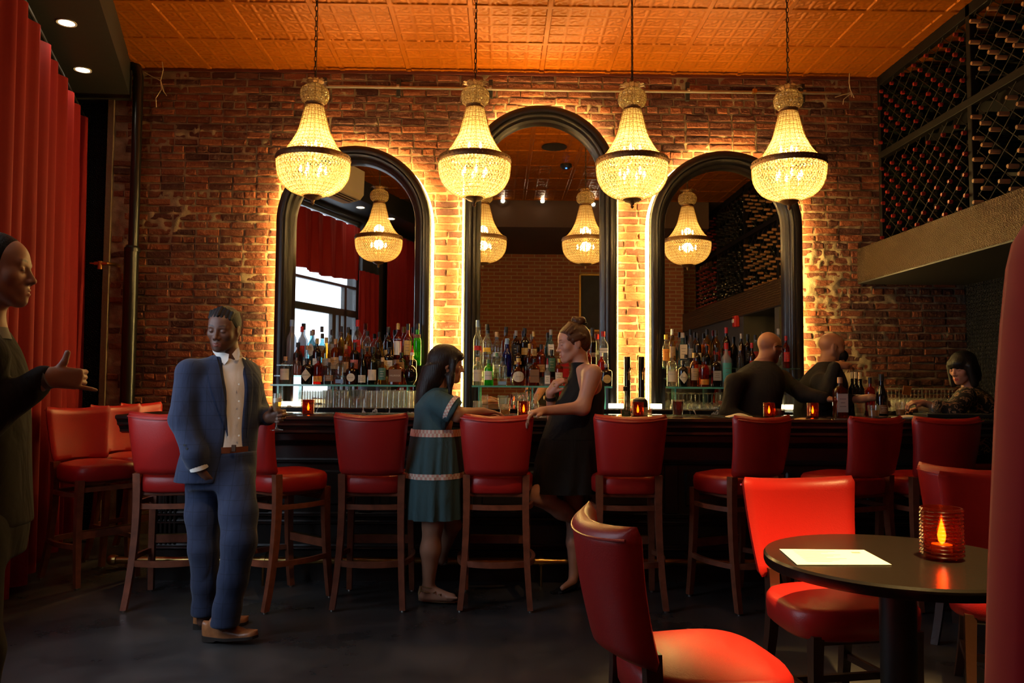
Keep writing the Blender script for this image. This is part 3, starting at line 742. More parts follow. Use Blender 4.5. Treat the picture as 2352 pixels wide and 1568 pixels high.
# ---- things met only in the mirrors: fire alarm, door poster, strobe, portrait, track spots
m_redpl = mat('red plastic', (0.5, 0.02, 0.015), 0.35)
def mirX(px, py, X):   # point on plane x=X seen in the mirrors
    d = ray(px, py); t = X/d.x; return Vector((X, 2*MIRY-d.y*t, CAMZ+d.z*t))
p = mirX(1693, 738, SX); fa = empty('fire_alarm', p); tag(fa, 'red fire alarm box on the grey wall reflected in the right mirror', 'fire alarm')
rbox(MB(), (-.05, -.06, -.075), (.02, .06, .075), .012).build('box', m_redpl, fa); rbox(MB(), (-.065, -.03, -.02), (-.048, .03, .03), .005).build('lens', m_white, fa)
p = mirX(1757, 770, 4.39); po = empty('framed_notice', p); tag(po, 'pale notice board in the doorway reflected in the right mirror', 'notice')
MB().box((-.02, -.35, -.25), (-.005, .35, .30)).build('sheet', mat('pale paper', (0.75, 0.68, 0.55), 0.7), po); MB().box((-.005, -.37, -.27), (.008, .37, .32)).build('backing', m_black, po)
def mirY(px, py, Y): 
    d = ray(px, py); t = (2*MIRY-Y)/d.y; return Vector((d.x*t, Y, CAMZ+d.z*t))
p = mirY(1228, 512, YREAR+.03); st = empty('alarm_strobe', p); tag(st, 'white and red alarm strobe high on the rear brick wall, seen in the middle mirror', 'alarm')
rbox(MB(), (-.09, -.03, -.0), (.09, .03, .07), .01).build('body', m_white, st); rbox(MB(), (-.06, -.02, -.06), (.06, .05, .0), .01).build('lens', m_redpl, st)
a = mirY(1336, 628, YREAR+.05); b = mirY(1420, 762, YREAR+.05)
pi_ = empty('portrait_painting', ((a.x+b.x)/2, YREAR+.03, b.z)); tag(pi_, 'dark portrait in a thin gilt frame reflected in the middle mirror', 'painting')
w, h = abs(b.x-a.x)/2+.05, a.z-b.z; m_gilt = mat('gilt wood', (0.55, 0.33, 0.08), 0.35, 0.7)
for lo, hi in (((-w, -.02, 0), (-w+.04, .03, h)), ((w-.04, -.02, 0), (w, .03, h)), ((-w, -.02, 0), (w, .03, .04)), ((-w, -.02, h-.04), (w, .03, h))): rbox(MB(), lo, hi, .006).build('frame_member', m_gilt, pi_)
MB().box((-w+.02, -.01, .02), (w-.02, .0, h-.02)).build('canvas', mat('dark canvas', (0.03, 0.028, 0.03), 0.6, var=(3, .5)), pi_)
m_pale = mat('pale paint', (0.62, 0.55, 0.47), 0.6, var=(12, .4))
def blob(cx, cz, rx, rz, nm): MB().add([(cx+rx*math.cos(t), .004, cz+rz*math.sin(t)) for t in [2*math.pi*k/24 for k in range(24)]], [tuple(range(24))]).build(nm, m_pale, pi_, smooth=None)
blob(.055, h*.62, .06, .10, 'painted_head'); blob(.075, h*.24, .08, .09, 'painted_shoulder')
SPOTS = []
m_spotl = emit('spot lens', (1.0, 0.86, 0.6), 90)
for (px, py, lb) in ((1155, 462, 'track spotlight reflected left of centre in the middle mirror'), (1246, 462, 'track spotlight reflected right of centre in the middle mirror'), (1535, 440, 'track spotlight reflected at the left of the right mirror'), (1362, 470, 'track spotlight aimed at the red chairs and round table')):
    p = mirY(px, py, 1.98); r = empty('track_spotlight', p); tag(r, lb, 'spotlight', 'track spotlights on the rear header')
    MB().tube([(0, -.10, .03), (0, .02, 0)], .035, 14).build('can', m_black, r); MB().lathe([(0, 0), (.027, 0), (.027, .006), (0, .006)], 14, Matrix.Translation((0, .023, 0)) @ Matrix.Rotation(-math.pi/2, 4, 'X')).build('lens', m_spotl, r)
    MB().tube([(0, -.06, .03), (0, -.075, .08)], .01, 8).build('stem', m_black, r)
    SPOTS.append(p); SPOT_POS = p
def aim(o, target): o.rotation_euler = (Vector(target)-Vector(o.location)).to_track_quat('-Z', 'Y').to_euler()
sl = add_light('SPOT', 'table_spot', SPOT_POS+Vector((0, .06, -.03)), 2000, (1.0, 0.64, 0.22), 0.04, spot_size=0.52, spot_blend=0.7); aim(sl, (1.28, 2.90, .5))

for k_, tgt, en, sz in ((0, (-1.38, 4.25, 1.25), 130, .34), (1, (.15, 5.0, 1.1), 110, .40)):
    s_ = add_light('SPOT', 'track_spot', SPOTS[k_]+Vector((0, .06, -.03)), en, (1.0, 0.60, 0.26), 0.04, spot_size=sz, spot_blend=0.8); aim(s_, tgt)

# ================================================================== BACK BAR
def marble():
    m, nt, b = newmat('black marble with white veins'); tc = nt.nodes.new('ShaderNodeTexCoord')
    n = nt.nodes.new('ShaderNodeTexNoise'); n.inputs['Scale'].default_value = 2.2; n.inputs['Detail'].default_value = 7; n.inputs['Distortion'].default_value = 1.6
    nt.links.new(tc.outputs['Object'], n.inputs['Vector']); r = nt.nodes.new('ShaderNodeValToRGB'); e = r.color_ramp.elements
    e[0].position = .485; e[0].color = (.008, .008, .009, 1); e[1].position = .5; e[1].color = (.6, .55, .5, 1); k = r.color_ramp.elements.new(.515); k.color = (.008, .008, .009, 1)
    nt.links.new(n.outputs[0], r.inputs[0]); nt.links.new(r.outputs[0], b.inputs['Base Color']); b.inputs['Roughness'].default_value = .12; return m
m_marble = marble()
BBZ = 1.125; BBX0, BBX1 = -1.98, 4.0
bb = empty('back_bar', ((BBX0+BBX1)/2, 6.8, 0)); tag(bb, 'black marble topped back bar under the arched mirrors', 'counter')
o_ = Vector(bb.location)
rbox(MB(), tuple(Vector((BBX0, 6.50, BBZ-.06))-o_), tuple(Vector((BBX1, 7.12, BBZ))-o_), .006).build('marble_top', m_marble, bb)
MB().box(tuple(Vector((BBX0+.03, 6.55, .0))-o_), tuple(Vector((BBX1-.03, 7.10, BBZ-.06))-o_)).build('cabinet', m_black, bb, smooth=None)
m_shelf = glass('green edged glass', (0.80, 0.95, 0.90), cover=.10, covercol=(0.25, 0.75, 0.62))
m_edge = mat('green glass edge', (0.10, 0.42, 0.36), 0.15, 0.0, 0.8)
SHZ = [P(810, 884, 6.62).z, P(1240, 886, 6.62).z, P(1660, 888, 6.62).z]
SHELF_Z = sum(SHZ)/3; ROWY = (6.695, 6.775, 6.855); ROWZ = (0.0, 0.075, 0.165)
for (x0, x1), nm in (((CX[0]-.60, CX[0]+.58), 'left'), ((CX[1]-.58, CX[1]+.58), 'middle'), ((CX[2]-.58, CX[2]+.58), 'right')):
    s = empty('glass_shelf', ((x0+x1)/2, 6.8, BBZ)); tag(s, 'stepped glass bottle shelf in front of the %s mirror' % nm, 'shelf', 'glass bottle shelves')
    h = SHELF_Z-BBZ; w = (x1-x0)/2
    MB().box((-w, -.16, h-.014), (w, -.045, h)).build('front_tier', m_shelf, s, smooth=None); MB().box((-w, -.164, h-.014), (w, -.160, h)).build('front_edge', m_edge, s, smooth=None)
    MB().box((-w, -.06, h+ROWZ[1]-.01), (w, .012, h+ROWZ[1])).build('middle_tier', m_shelf, s, smooth=None)
    MB().box((-w, .016, h+ROWZ[2]-.01), (w, .105, h+ROWZ[2])).build('rear_tier', m_shelf, s, smooth=None)
    for x in (-w+.06, -.08, w-.06):
        u = MB().box((x-.006, -.15, 0), (x+.006, -.02, h-.014)).build('support', m_shelf, s, smooth=None)
        MB().box((x-.006, -.153, 0), (x+.006, -.150, h-.014)).build('support_edge', m_edge, u, smooth=None)
m_ledbar = emit('white led bar', (1.0, 0.80, 0.50), 9)
for xa, xb, lb in ((1398, 1432, 'glowing light bar on the back bar left of the beer taps'), (1494, 1520, 'glowing light bar on the back bar right of the beer taps'), (1795, 1830, 'glowing light bar on the back bar behind the bartenders'), (640, 690, 'glowing light bar on the back bar below the left shelf end')):
    a, b = P(xa, 926, 6.60), P(xb, 937, 6.60)
    r = empty('light_bar', ((a.x+b.x)/2, 6.60, BBZ)); tag(r, lb, 'light', 'light bars on the back bar')
    rbox(MB(), (-(b.x-a.x)/2, -.012, .006), ((b.x-a.x)/2, .02, .045), .004).build('diffuser', m_ledbar, r); MB().box((-(b.x-a.x)/2-.005, -.01, 0), ((b.x-a.x)/2+.005, .03, .006)).build('base', m_black, r)

# ================================================================== BAR COUNTER
m_barwood = mat('ebonised bar wood', (0.022, 0.017, 0.014), 0.35, 0.0, 0.5, bump=(30, .08))
m_bartop = mat('polished dark bar top', (0.028, 0.02, 0.015), 0.14, 0.0, 0.6)
BX0, BX1 = P(280, 960, 5.3).x, 3.26; BF = 5.52
bar = empty('bar_counter', ((BX0+BX1)/2, 5.6, 0)); tag(bar, 'long black panelled bar counter with moulded edge', 'bar counter'); ob = Vector(bar.location)
mb = MB(); prof = [(5.22, BT), (5.205, BT-.006), (5.205, BT-.022), (5.225, BT-.034), (5.235, BT-.05), (5.235, BT-.062), (5.26, BT-.075), (5.275, BT-.095), (5.275, BT-.11), (5.31, BT-.122), (5.5, BT-.122), (5.5, BT-.05), (5.86, BT-.05), (5.86, BT)]
mb.loft([[Vector((x, y, z))-ob for y, z in prof] for x in (BX0, BX1)]); mb.build('counter_top', m_bartop, bar, smooth=.5)
MB().box(tuple(Vector((BX0+.12, BF, 0))-ob), tuple(Vector((BX1-.05, 5.82, BT-.05))-ob)).build('carcass', m_barwood, bar, smooth=None)
def mould(z0, z1, d): 
    y = BF; pr = [(y+.01, z0), (y-d*.5, z0), (y-d, z0+(z1-z0)*.3), (y-d*.8, z0+(z1-z0)*.55), (y-d*.5, z0+(z1-z0)*.7), (y-d*.35, z1), (y+.01, z1)]
    MB().loft([[Vector((x, a, b))-ob for a, b in pr] for x in (BX0+.12, BX1-.05)]).build('moulding', m_barwood, bar, smooth=.5)
mould(.90, .935, .035); mould(.78, .815, .03); mould(.42, .455, .035); mould(.37, .40, .03); mould(.20, .24, .03)
MB().box(tuple(Vector((BX0+.11, BF-.03, 0))-ob), tuple(Vector((BX1-.05, BF, .20))-ob)).build('plinth', m_barwood, bar, smooth=None)
nP = 8; pw = (BX1-BX0-.17)/nP
for k in range(nP):
    x0 = BX0+.12+pw*k
    rbox(MB(), tuple(Vector((x0+.0, BF-.022, .455))-ob), tuple(Vector((x0+.09, BF+.01, .78))-ob), .004).build('stile', m_barwood, bar)
    rbox(MB(), tuple(Vector((x0+.14, BF-.016, .50))-ob), tuple(Vector((x0+pw-.05, BF+.01, .735))-ob), .012).build('raised_panel', m_barwood, bar)
# fluted pilaster strips near the left end, grey steel kick panel
for k in range(5): MB().tube([Vector((BX0+.16+.03*k, BF-.02, .24))-ob, Vector((BX0+.16+.03*k, BF-.02, .78))-ob], .009, 8).build('flute', m_barwood, bar)
rail = empty('foot_rail', P(800, 1286, 5.36)); tag(rail, 'round brass foot rail along the base of the bar', 'foot rail'); orl = Vector(rail.location)
RZ = .163; m_rail = mat('worn brass', (0.50, 0.30, 0.09), 0.28, 1.0, var=(9, .35))
xl = P(258, 1270, 5.36).x
MB().tube([Vector((x, 5.36, RZ))-orl for x in (xl, 0, BX1)], .024, 16).build('tube', m_rail, rail)
MB().lathe([(0, -.03), (.02, -.028), (.033, -.012), (.036, .01), (.030, .03), (.024, .034)], 16, Matrix.Translation(Vector((xl, 5.36, RZ))-orl) @ Matrix.Rotation(math.pi/2, 4, 'Y')).build('end_ball', m_rail, rail)
for x in (605, 1243, 1583, 2000, 930):
    X = P(x, 1290, 5.36).x
    b = MB().tube([Vector((X, 5.36, 0))-orl, Vector((X, 5.36, RZ-.02))-orl], .009, 10).build('bracket_post', m_rail, rail)
    MB().tube([Vector((X, 5.36, RZ))-orl, Vector((X, 5.45, RZ+.03))-orl, Vector((X, 5.50, RZ+.03))-orl], .008, 8).build('bracket_arm', m_rail, b)
    MB().tube([Vector((X-.014, 5.36, RZ))-orl, Vector((X+.014, 5.36, RZ))-orl], .031, 14).build('saddle', m_rail, b)
# ================================================================== STOOLS AND CHAIRS
def leather(name, col, rough=0.38):
    m, nt, b = newmat(name); b.inputs['Base Color'].default_value = (*col, 1); b.inputs['Roughness'].default_value = rough
    b.inputs['Coat Weight'].default_value = 0.12; b.inputs['Coat Roughness'].default_value = 0.25
    tc = nt.nodes.new('ShaderNodeTexCoord'); n = nt.nodes.new('ShaderNodeTexNoise'); n.inputs['Scale'].default_value = 220; n.inputs['Detail'].default_value = 3
    n2 = nt.nodes.new('ShaderNodeTexNoise'); n2.inputs['Scale'].default_value = 7
    ad = nt.nodes.new('ShaderNodeMath'); ad.operation = 'MULTIPLY_ADD'; ad.inputs[1].default_value = 1.5
    nt.links.new(tc.outputs['Object'], n.inputs['Vector']); nt.links.new(tc.outputs['Object'], n2.inputs['Vector'])
    nt.links.new(n2.outputs[0], ad.inputs[0]); nt.links.new(n.outputs[0], ad.inputs[2])
    bp = nt.nodes.new('ShaderNodeBump'); bp.inputs['Strength'].default_value = 0.18; bp.inputs['Distance'].default_value = 0.004
    nt.links.new(ad.outputs[0], bp.inputs['Height']); nt.links.new(bp.outputs[0], b.inputs['Normal']); return m
m_leather = leather('red leatherette', (0.44, 0.014, 0.011))
m_stoolwood = mat('reddish stained beech', (0.21, 0.062, 0.030), 0.35, 0.0, 0.5, bump=(60, .08), var=(20, .25))
m_chairwood = mat('dark stained beech', (0.05, 0.018, 0.010), 0.35, 0.0, 0.5, bump=(60, .08))
m_steelfoot = mat('steel glide', (0.6, 0.58, 0.55), 0.3, 1.0)
def superring(cx, cy, hx, hy, z, n=40, e=3.2, taper=0.0, bow=0.0):
    out = []
    for k in range(n):
        a = 2*math.pi*k/n; c, s = math.cos(a), math.sin(a)
        x = hx*math.copysign(abs(c)**(2/e), c); y = hy*math.copysign(abs(s)**(2/e), s)
        x *= 1+taper*(y/hy)
        out.append(Vector((cx+x, cy+y, z+bow*(1-(x/hx)**2))))
    return out
def make_seat(w, d, th, ztop, taper=.09):
    mb = MB(); z = ztop; r = .035
    prof = [(-.05, -th, 0), (-.012, -th, 0), (0, -th+.012, 0), (.004, -th*.5, 0), (.002, -r*.8, 0), (-.010, -r*.3, 0.002), (-.030, -.006, .004), (-.075, .004, .006), (-.15, .010, .006)]
    mb.loft([superring(0, 0, w/2+a, d/2+a, z+b, taper=taper, bow=c) for a, b, c in prof]); return mb
def make_back(w0, w1, h, z0, y0, lean, th=.062, curve=.055):
    """curved upholstered back: convex towards -Y"""
    mb = MB(); rings = []; nv = 16; nu = 22
    for k in range(nv+1):
        v = k/nv; e = min(v*h/.030, (1-v)*h/.034, 1.0); e = math.sqrt(max(0, 1-(1-e)**2)) if e < 1 else 1
        w = (w0+(w1-w0)*v)/2 - (1-e)*.012; t = th/2*max(e, .06); yc = y0-lean*v - .012*math.sin(v*3.1)
        ring = []
        for j in range(nu+1):                # rear face
            u = -1+2*j/nu; eu = math.sqrt(max(0, 1-abs(u)**9)); ring.append(Vector((w*u, yc+curve*(u*u-1)-t*(.25+.75*eu), z0+h*v+.018*(v**3)*u*u)))
        for j in range(nu, -1, -1):
            u = -1+2*j/nu; eu = math.sqrt(max(0, 1-abs(u)**9)); ring.append(Vector((w*u, yc+curve*(u*u-1)*.9+t*(.25+.75*eu)*1.05, z0+h*v+.018*(v**3)*u*u)))
        rings.append(ring)
    return mb.loft(rings)
def piping(w, z, y, curve, th, off):
    pts = []
    for j in range(25):
        u = -1+2*j/24; pts.append((w*u, y+curve*(u*u-1)+off, z+.018*u*u))
    return MB().tube(pts, .0042, 6)
def sabre(mb, a, b, bulge, w0, w1, n=8):
    a, b = Vector(a), Vector(b); rings = []
    for k in range(n+1):
        t = k/n; p = a.lerp(b, t)+Vector(bulge)*(4*t*(1-t)) ; w = (w0+(w1-w0)*t)/2
        rings.append([p+Vector((i*w, j*w*1.1, 0)) for i, j in ((-1,-1),(1,-1),(1,1),(-1,1))])
    return mb.loft(rings)
def bow_bar(a, b, bow, w, h, n=10):
    a, b = Vector(a), Vector(b); rings = []
    for k in range(n+1):
        t = k/n; p = a.lerp(b, t)+Vector(bow)*(4*t*(1-t)); d = ((b-a)+Vector(bow)*(4*(1-2*t))).normalized(); x = d.cross(Vector((0, 0, 1))).normalized()
        rings.append([p+x*(i*w/2)+Vector((0, 0, j*h/2)) for i, j in ((-1,-1),(1,-1),(1,1),(-1,1))])
    return MB().loft(rings)
def make_stool():
    r = empty('bar_stool'); tag(r, 'x', 'bar stool', 'red leather bar stools at the bar')
    SH = .785; W_ = m_stoolwood
    make_seat(.43, .42, .115, SH).build('seat', m_leather, r, smooth=1.0)
    bk = make_back(.375, .445, .355, SH-.005, -.19, .055).build('backrest', m_leather, r, smooth=1.0)
    piping(.212, SH+.322, -.253, .055, .06, -.026).build('piping', m_leather, bk)
    piping(.208, SH+.336, -.253, .055, .06, -.006).build('piping', m_leather, bk)
    for s in (-1, 1):
        l = sabre(MB(), (s*.178, -.185, SH+.0), (s*.205, -.265, .012), (s*-.012, .035, 0), .042, .033).build('leg', W_, r, smooth=.4)
        MB().lathe([(0, 0), (.011, 0), (.012, .012), (0, .013)], 10).build('glide', m_steelfoot, l, loc=(s*.205, -.265, 0))
        l = sabre(MB(), (s*.185, .165, SH-.1), (s*.20, .20, .012), (0, -.012, 0), .042, .032).build('leg', W_, r, smooth=.4)
        MB().lathe([(0, 0), (.011, 0), (.012, .012), (0, .013)], 10).build('glide', m_steelfoot, l, loc=(s*.20, .20, 0))
        bow_bar((s*.185, -.165, .59), (s*.188, .165, .59), (s*.03, 0, 0), .02, .028).build('side_stretcher', W_, r, smooth=.4)
        bow_bar((s*.192, -.205, .265), (s*.195, .18, .265), (s*.035, 0, 0), .022, .03).build('side_stretcher', W_, r, smooth=.4)
    bow_bar((-.178, -.165, .59), (.178, -.165, .59), (0, -.03, 0), .02, .03).build('rear_stretcher', W_, r, smooth=.4)
    bow_bar((-.185, -.205, .265), (.185, -.205, .265), (0, -.05, 0), .022, .034).build('rear_stretcher', W_, r, smooth=.4)
    ft = bow_bar((-.188, .178, .335), (.188, .178, .335), (0, 0, 0), .022, .05, 2).build('footrest', W_, r, smooth=.4)
    MB().box((-.17, .164, .361), (.17, .192, .364)).build('kick_plate', m_brass, ft)
    bow_bar((-.18, .165, .62), (.18, .165, .62), (0, 0, 0), .02, .03, 2).build('front_stretcher', W_, r, smooth=.4)
    rbox(MB(), (-.17, -.17, SH-.135), (.17, .17, SH-.112), .006).build('seat_frame', W_, r)
    return r
stool0 = make_stool(); used = [False]
def place(proto, x, y, rz, label, flag, group=None):
    o = proto if not flag[0] else dup(proto); flag[0] = True
    o.location = (x, y, 0); o.rotation_euler = (0, 0, rz); o['label'] = label
    if group: o['group'] = group
    return o
SY_ = 5.03
def stool_at(px, rz, label, y=SY_):
    p = P(px, 1020, y-.25); place(stool0, p.x*y/(y-.25)*.0+p.x, y, rz, label, used)
stool_at(372, .10, 'leftmost red bar stool along the bar front, beside the navy suited man')
stool_at(632, -.70, 'red bar stool half hidden behind the man in the navy suit', 5.05)
stool_at(853, -.02, 'red bar stool between the navy suited man and the woman in teal')
stool_at(1142, -.02, 'red bar stool between the two women, one with her hand on it')
stool_at(1450, -.02, 'red bar stool right of the woman in black')
stool_at(1716, .42, 'red bar stool turned slightly, below the bald bartender with glasses')
stool_at(1978, .42, 'red bar stool turned slightly, below the masked bartender')
stool_at(2168, .10, 'red bar stool furthest right along the bar')
# three stools at the end of the bar in the dark corner
for (px, py, Y, rz, lb) in ((205, 1000, 5.52, -2.2, 'red bar stool nearest the curtain at the left end of the bar'), (300, 1000, 6.10, -2.05, 'middle red bar stool of three at the left end of the bar'), (362, 1000, 6.68, -1.95, 'red bar stool closest to the brick wall at the left end of the bar')):
    p = P(px, py, Y); place(stool0, p.x+.05, Y, rz, lb, used, 'red bar stools at the left end of the bar')

def make_chair():
    r = empty('dining_chair'); tag(r, 'x', 'chair', 'red leather dining chairs at the round tables')
    SH = .50; W_ = m_chairwood
    make_seat(.52, .47, .12, SH).build('seat', m_leather, r, smooth=1.0)
    bk = make_back(.45, .53, .395, SH+.02, -.215, .07, th=.07, curve=.075).build('backrest', m_leather, r, smooth=1.0)
    piping(.255, SH+.378, -.290, .075, .07, -.030).build('piping', m_leather, bk); piping(.250, SH+.394, -.290, .075, .07, -.008).build('piping', m_leather, bk)
    for s in (-1, 1):
        sabre(MB(), (s*.17, -.215, SH+.06), (s*.195, -.285, 0), (s*-.01, .03, 0), .045, .034).build('leg', W_, r, smooth=.4)
        sabre(MB(), (s*.205, .185, SH-.1), (s*.21, .205, 0), (0, -.01, 0), .044, .032).build('leg', W_, r, smooth=.4)
        bow_bar((s*.185, -.215, .17), (s*.205, .18, .17), (0, 0, 0), .02, .028, 2).build('side_stretcher', W_, r, smooth=.4)
    bow_bar((-.195, 0, .17), (.195, 0, .17), (0, 0, 0), .02, .028, 2).build('cross_stretcher', W_, r, smooth=.4)
    rbox(MB(), (-.19, -.19, SH-.14), (.19, .19, SH-.116), .006).build('seat_frame', W_, r)
    return r
chair0 = make_chair(); uc = [False]
place(chair0, .63, 2.55, -1.42, 'red dining chair in front, its back turned to the camera', uc)
place(chair0, 1.36, 3.25, 3.30, 'bright lit red dining chair behind the round table, facing the camera', uc)
place(chair0, 2.60, 4.28, -.75, 'red dining chair seen from behind beneath the furthest right bar stool', uc)
place(chair0, 2.20, 3.42, 2.75, 'red dining chair partly hidden by the tall red banquette end', uc)
# round table
TB = PZ(2060, 1280, .745)
tb = empty('round_table', (TB.x, TB.y, 0)); tag(tb, 'round black pedestal table with a menu sheet and candle', 'table')
TR = .435
m_ttop = mat('satin black table top', (0.011, 0.008, 0.006), 0.25, 0.0, 0.5, bump=(50, .04)); m_tped = mat('black iron', (0.012, 0.011, 0.010), 0.45, 0.3)
MB().lathe([(0, .70), (TR-.03, .70), (TR-.004, .706), (TR, .716), (TR, .737), (TR-.006, .745), (0, .745)], 72).build('table_top', m_ttop, tb, smooth=.5)
MB().lathe([(.14, .699), (.14, .685), (.060, .66), (.057, .05), (.06, .03)], 28).build('pedestal', m_tped, tb)
MB().lathe([(0, .05), (.08, .05), (.27, .02), (.28, .0), (0, 0)], 40).build('base', m_tped, tb)
# menu sheet
m_paper = mat('menu paper', (0.85, 0.80, 0.68), 0.7)
mcs = [PZ(1790, 1261, .747), PZ(1984, 1263, .747), PZ(2048, 1297, .747), PZ(1831, 1297, .747)]
mo = sum(mcs, Vector())/4; mn = empty('menu_sheet', mo); tag(mn, 'cream printed menu sheet lying on the round table', 'menu')
MB().loft([[p-mo for p in mcs], [p-mo+Vector((0, 0, .0012)) for p in mcs]]).build('sheet', m_paper, mn, smooth=None)
m_ink = mat('grey ink', (0.30, 0.27, 0.24), 0.8)
for k in range(9):
    t = .12+k*.085; a = mcs[0].lerp(mcs[3], t); b = mcs[1].lerp(mcs[2], t); u0, u1 = (.14, .62-.10*(k % 3))
    q = [a.lerp(b, u0), a.lerp(b, u1)]; d = (mcs[3]-mcs[0]).normalized()*.004
    MB().add([q[0]-mo+Vector((0, 0, .0016)), q[1]-mo+Vector((0, 0, .0016)), q[1]-mo+d+Vector((0, 0, .0016)), q[0]-mo+d+Vector((0, 0, .0016))], [(0, 1, 2, 3)]).build('text_line', m_ink, mn, smooth=None)
a = mcs[0].lerp(mcs[1], .80); d1 = (mcs[1]-mcs[0]).normalized(); d2 = (mcs[3]-mcs[0]).normalized()
MB().add([a-mo+d1*x+d2*y+Vector((0, 0, .0016)) for x, y in ((0, .04), (.03, .04), (.03, .06), (0, .06))], [(0, 1, 2, 3)]).build('printed_logo', m_ink, mn, smooth=None)

# tall banquette end, very near the camera at the right edge
m_suede = mat('red velour', (0.50, 0.008, 0.012), 0.8, 0.0, 0.2, sheen=.5)
by = 1.25; bt = P(2330, 508, by); bl = P(2262, 1100, by)
bq = empty('banquette_end', (bl.x+.35, by, 0)); tag(bq, 'tall red upholstered banquette end at the right edge of the photo', 'banquette')
T = .12; edge = [P(x, y, by+T) for x, y in ((2236, 1900), (2244, 1568), (2252, 1300), (2262, 1100), (2272, 900), (2284, 740), (2298, 610), (2312, 552), (2335, 515), (2370, 492), (2440, 474), (2600, 450))]
ow = Vector(bq.location); mb = MB()
pts = [p-ow for p in edge]; pts[0].z = 0.06
poly = pts+[Vector((pts[-1].x, 0, .06))]
def inset(q, d): c = Vector((.15, 0, .8)); return [p+(c-p).normalized()*d for p in q]
rings = []
for d, y in ((.03, 0), (.009, .006), (0, .025), (0, T-.025), (.009, T-.006), (.03, T)): rings.append([Vector((p.x, y, p.z)) for p in inset(poly, d)])
mb.loft(rings).build('upholstered_panel', m_suede, bq, smooth=1.0)
MB().box((pts[1].x+.03, .02, 0), (pts[-1].x-.02, T-.02, .07)).build('plinth', m_black, bq, smooth=None)

# ================================================================== CANDLE TUMBLERS
m_redglass = glass('ruby ribbed glass', (0.50, 0.13, 0.03), rough=.10, cover=.05, covercol=(0.5, 0.04, 0.015))
m_flame = emit('candle flame', (1.0, 0.55, 0.12), 90); m_wax = mat('candle wax', (0.8, 0.7, 0.5), 0.5)
def make_candle():
    r = empty('candle_holder'); tag(r, 'x', 'candle', 'ribbed red candle tumblers')
    prof = [(0, .002), (.034, .002)]
    R = .0385
    for k in range(26):
        z = .006+k*.0036; prof.append((R+(.0024 if k % 2 else 0), z))
    prof += [(R, .1), (R-.004, .1), (R-.005, .012), (0, .012)]
    MB().lathe(prof, 32).build('ribbed_glass', m_redglass, r, smooth=.9)
    MB().lathe([(0, .013), (.019, .013), (.019, .028), (0, .028)], 14).build('tea_light', m_wax, r)
    MB().lathe([(0, .026), (.006, .034), (.008, .046), (.004, .064), (0, .080)], 10).build('flame', m_flame, r)
    return r
cn0 = make_candle(); ucn = [False]
def candle(px, Y, z, label, s=1.0, light=.25):
    p = P(px, 900, Y); o = place(cn0, p.x, Y, random.uniform(0, 6), label, ucn); o.location.z = z; o.scale = (s, s, s)
    if light: add_light('POINT', 'candle_light', (p.x, Y, z+.05*s), light, (1.0, .45, .12), .008)
candle(709, 5.42, BT, 'ribbed red candle tumbler on the bar beside the champagne flute')
candle(1203, 5.36, BT, 'ribbed red candle tumbler on the bar between the two women')
candle(1465, 5.38, BT, 'ribbed red candle tumbler on the bar in front of the beer taps')
candle(1766, 5.40, BT, 'ribbed red candle tumbler on the bar beside the folded napkin')
candle(1866, 5.42, BT, 'ribbed red candle tumbler on the bar left of the whiskey bottle')
cz = PZ(2156, 1282, .746); candle(2156, cz.y, .746, 'large ribbed candle tumbler on the round table', 1.72, .5)
# ================================================================== BOTTLES ON THE SHELVES
GL = {'clear': glass('clear bottle glass', (0.90, 0.93, 0.92), rough=.02, cover=.05, covercol=(.6, .62, .6)),
      'frost': glass('frosted bottle glass', (0.70, 0.74, 0.78), rough=.25, cover=.45, covercol=(.55, .57, .62)),
      'amber': glass('amber bottle glass', (0.72, 0.26, 0.05), rough=.03, cover=.12, covercol=(.30, .07, .01)),
      'gold': glass('gold spirit glass', (0.85, 0.52, 0.12), rough=.03, cover=.10, covercol=(.5, .25, .04)),
      'red': glass('red spirit glass', (0.70, 0.05, 0.03), rough=.03, cover=.20, covercol=(.40, .015, .01)),
      'green': glass('green liqueur glass', (0.12, 0.62, 0.06), rough=.03, cover=.35, covercol=(.04, .42, .03)),
      'teal': glass('pale blue gin glass', (0.42, 0.74, 0.80), rough=.03, cover=.18, covercol=(.15, .38, .45)),
      'blue': glass('cobalt bottle glass', (0.05, 0.08, 0.55), rough=.03, cover=.30, covercol=(.015, .03, .35)),
      'dkgreen': glass('dark green bottle glass', (0.10, 0.20, 0.08), rough=.03, cover=.35, covercol=(.012, .022, .01)),
      'black': mat('black bottle glass', (0.006, 0.005, 0.005), 0.08, 0.0, 0.7),
      'brown': glass('dark brown bottle glass', (0.28, 0.09, 0.03), rough=.03, cover=.35, covercol=(.05, .014, .006))}
def pm(n, c, r=.5, me=0.0): return mat('print '+n, c, r, me)
LC = {'cream': (0.72, 0.62, 0.46), 'white': (0.78, 0.75, 0.70), 'orange': (0.80, 0.30, 0.03), 'brown': (0.24, 0.12, 0.06), 'blue': (0.22, 0.36, 0.62), 'black': (0.02, 0.02, 0.022), 'pink': (0.72, 0.20, 0.17),
      'red': (0.52, 0.02, 0.02), 'green': (0.06, 0.16, 0.11), 'tan': (0.55, 0.36, 0.19), 'yellow': (0.85, 0.50, 0.04), 'gold': (0.62, 0.40, 0.12), 'grey': (0.35, 0.33, 0.32), 'wood': (0.50, 0.30, 0.14), 'teal': (0.08, 0.38, 0.36)}
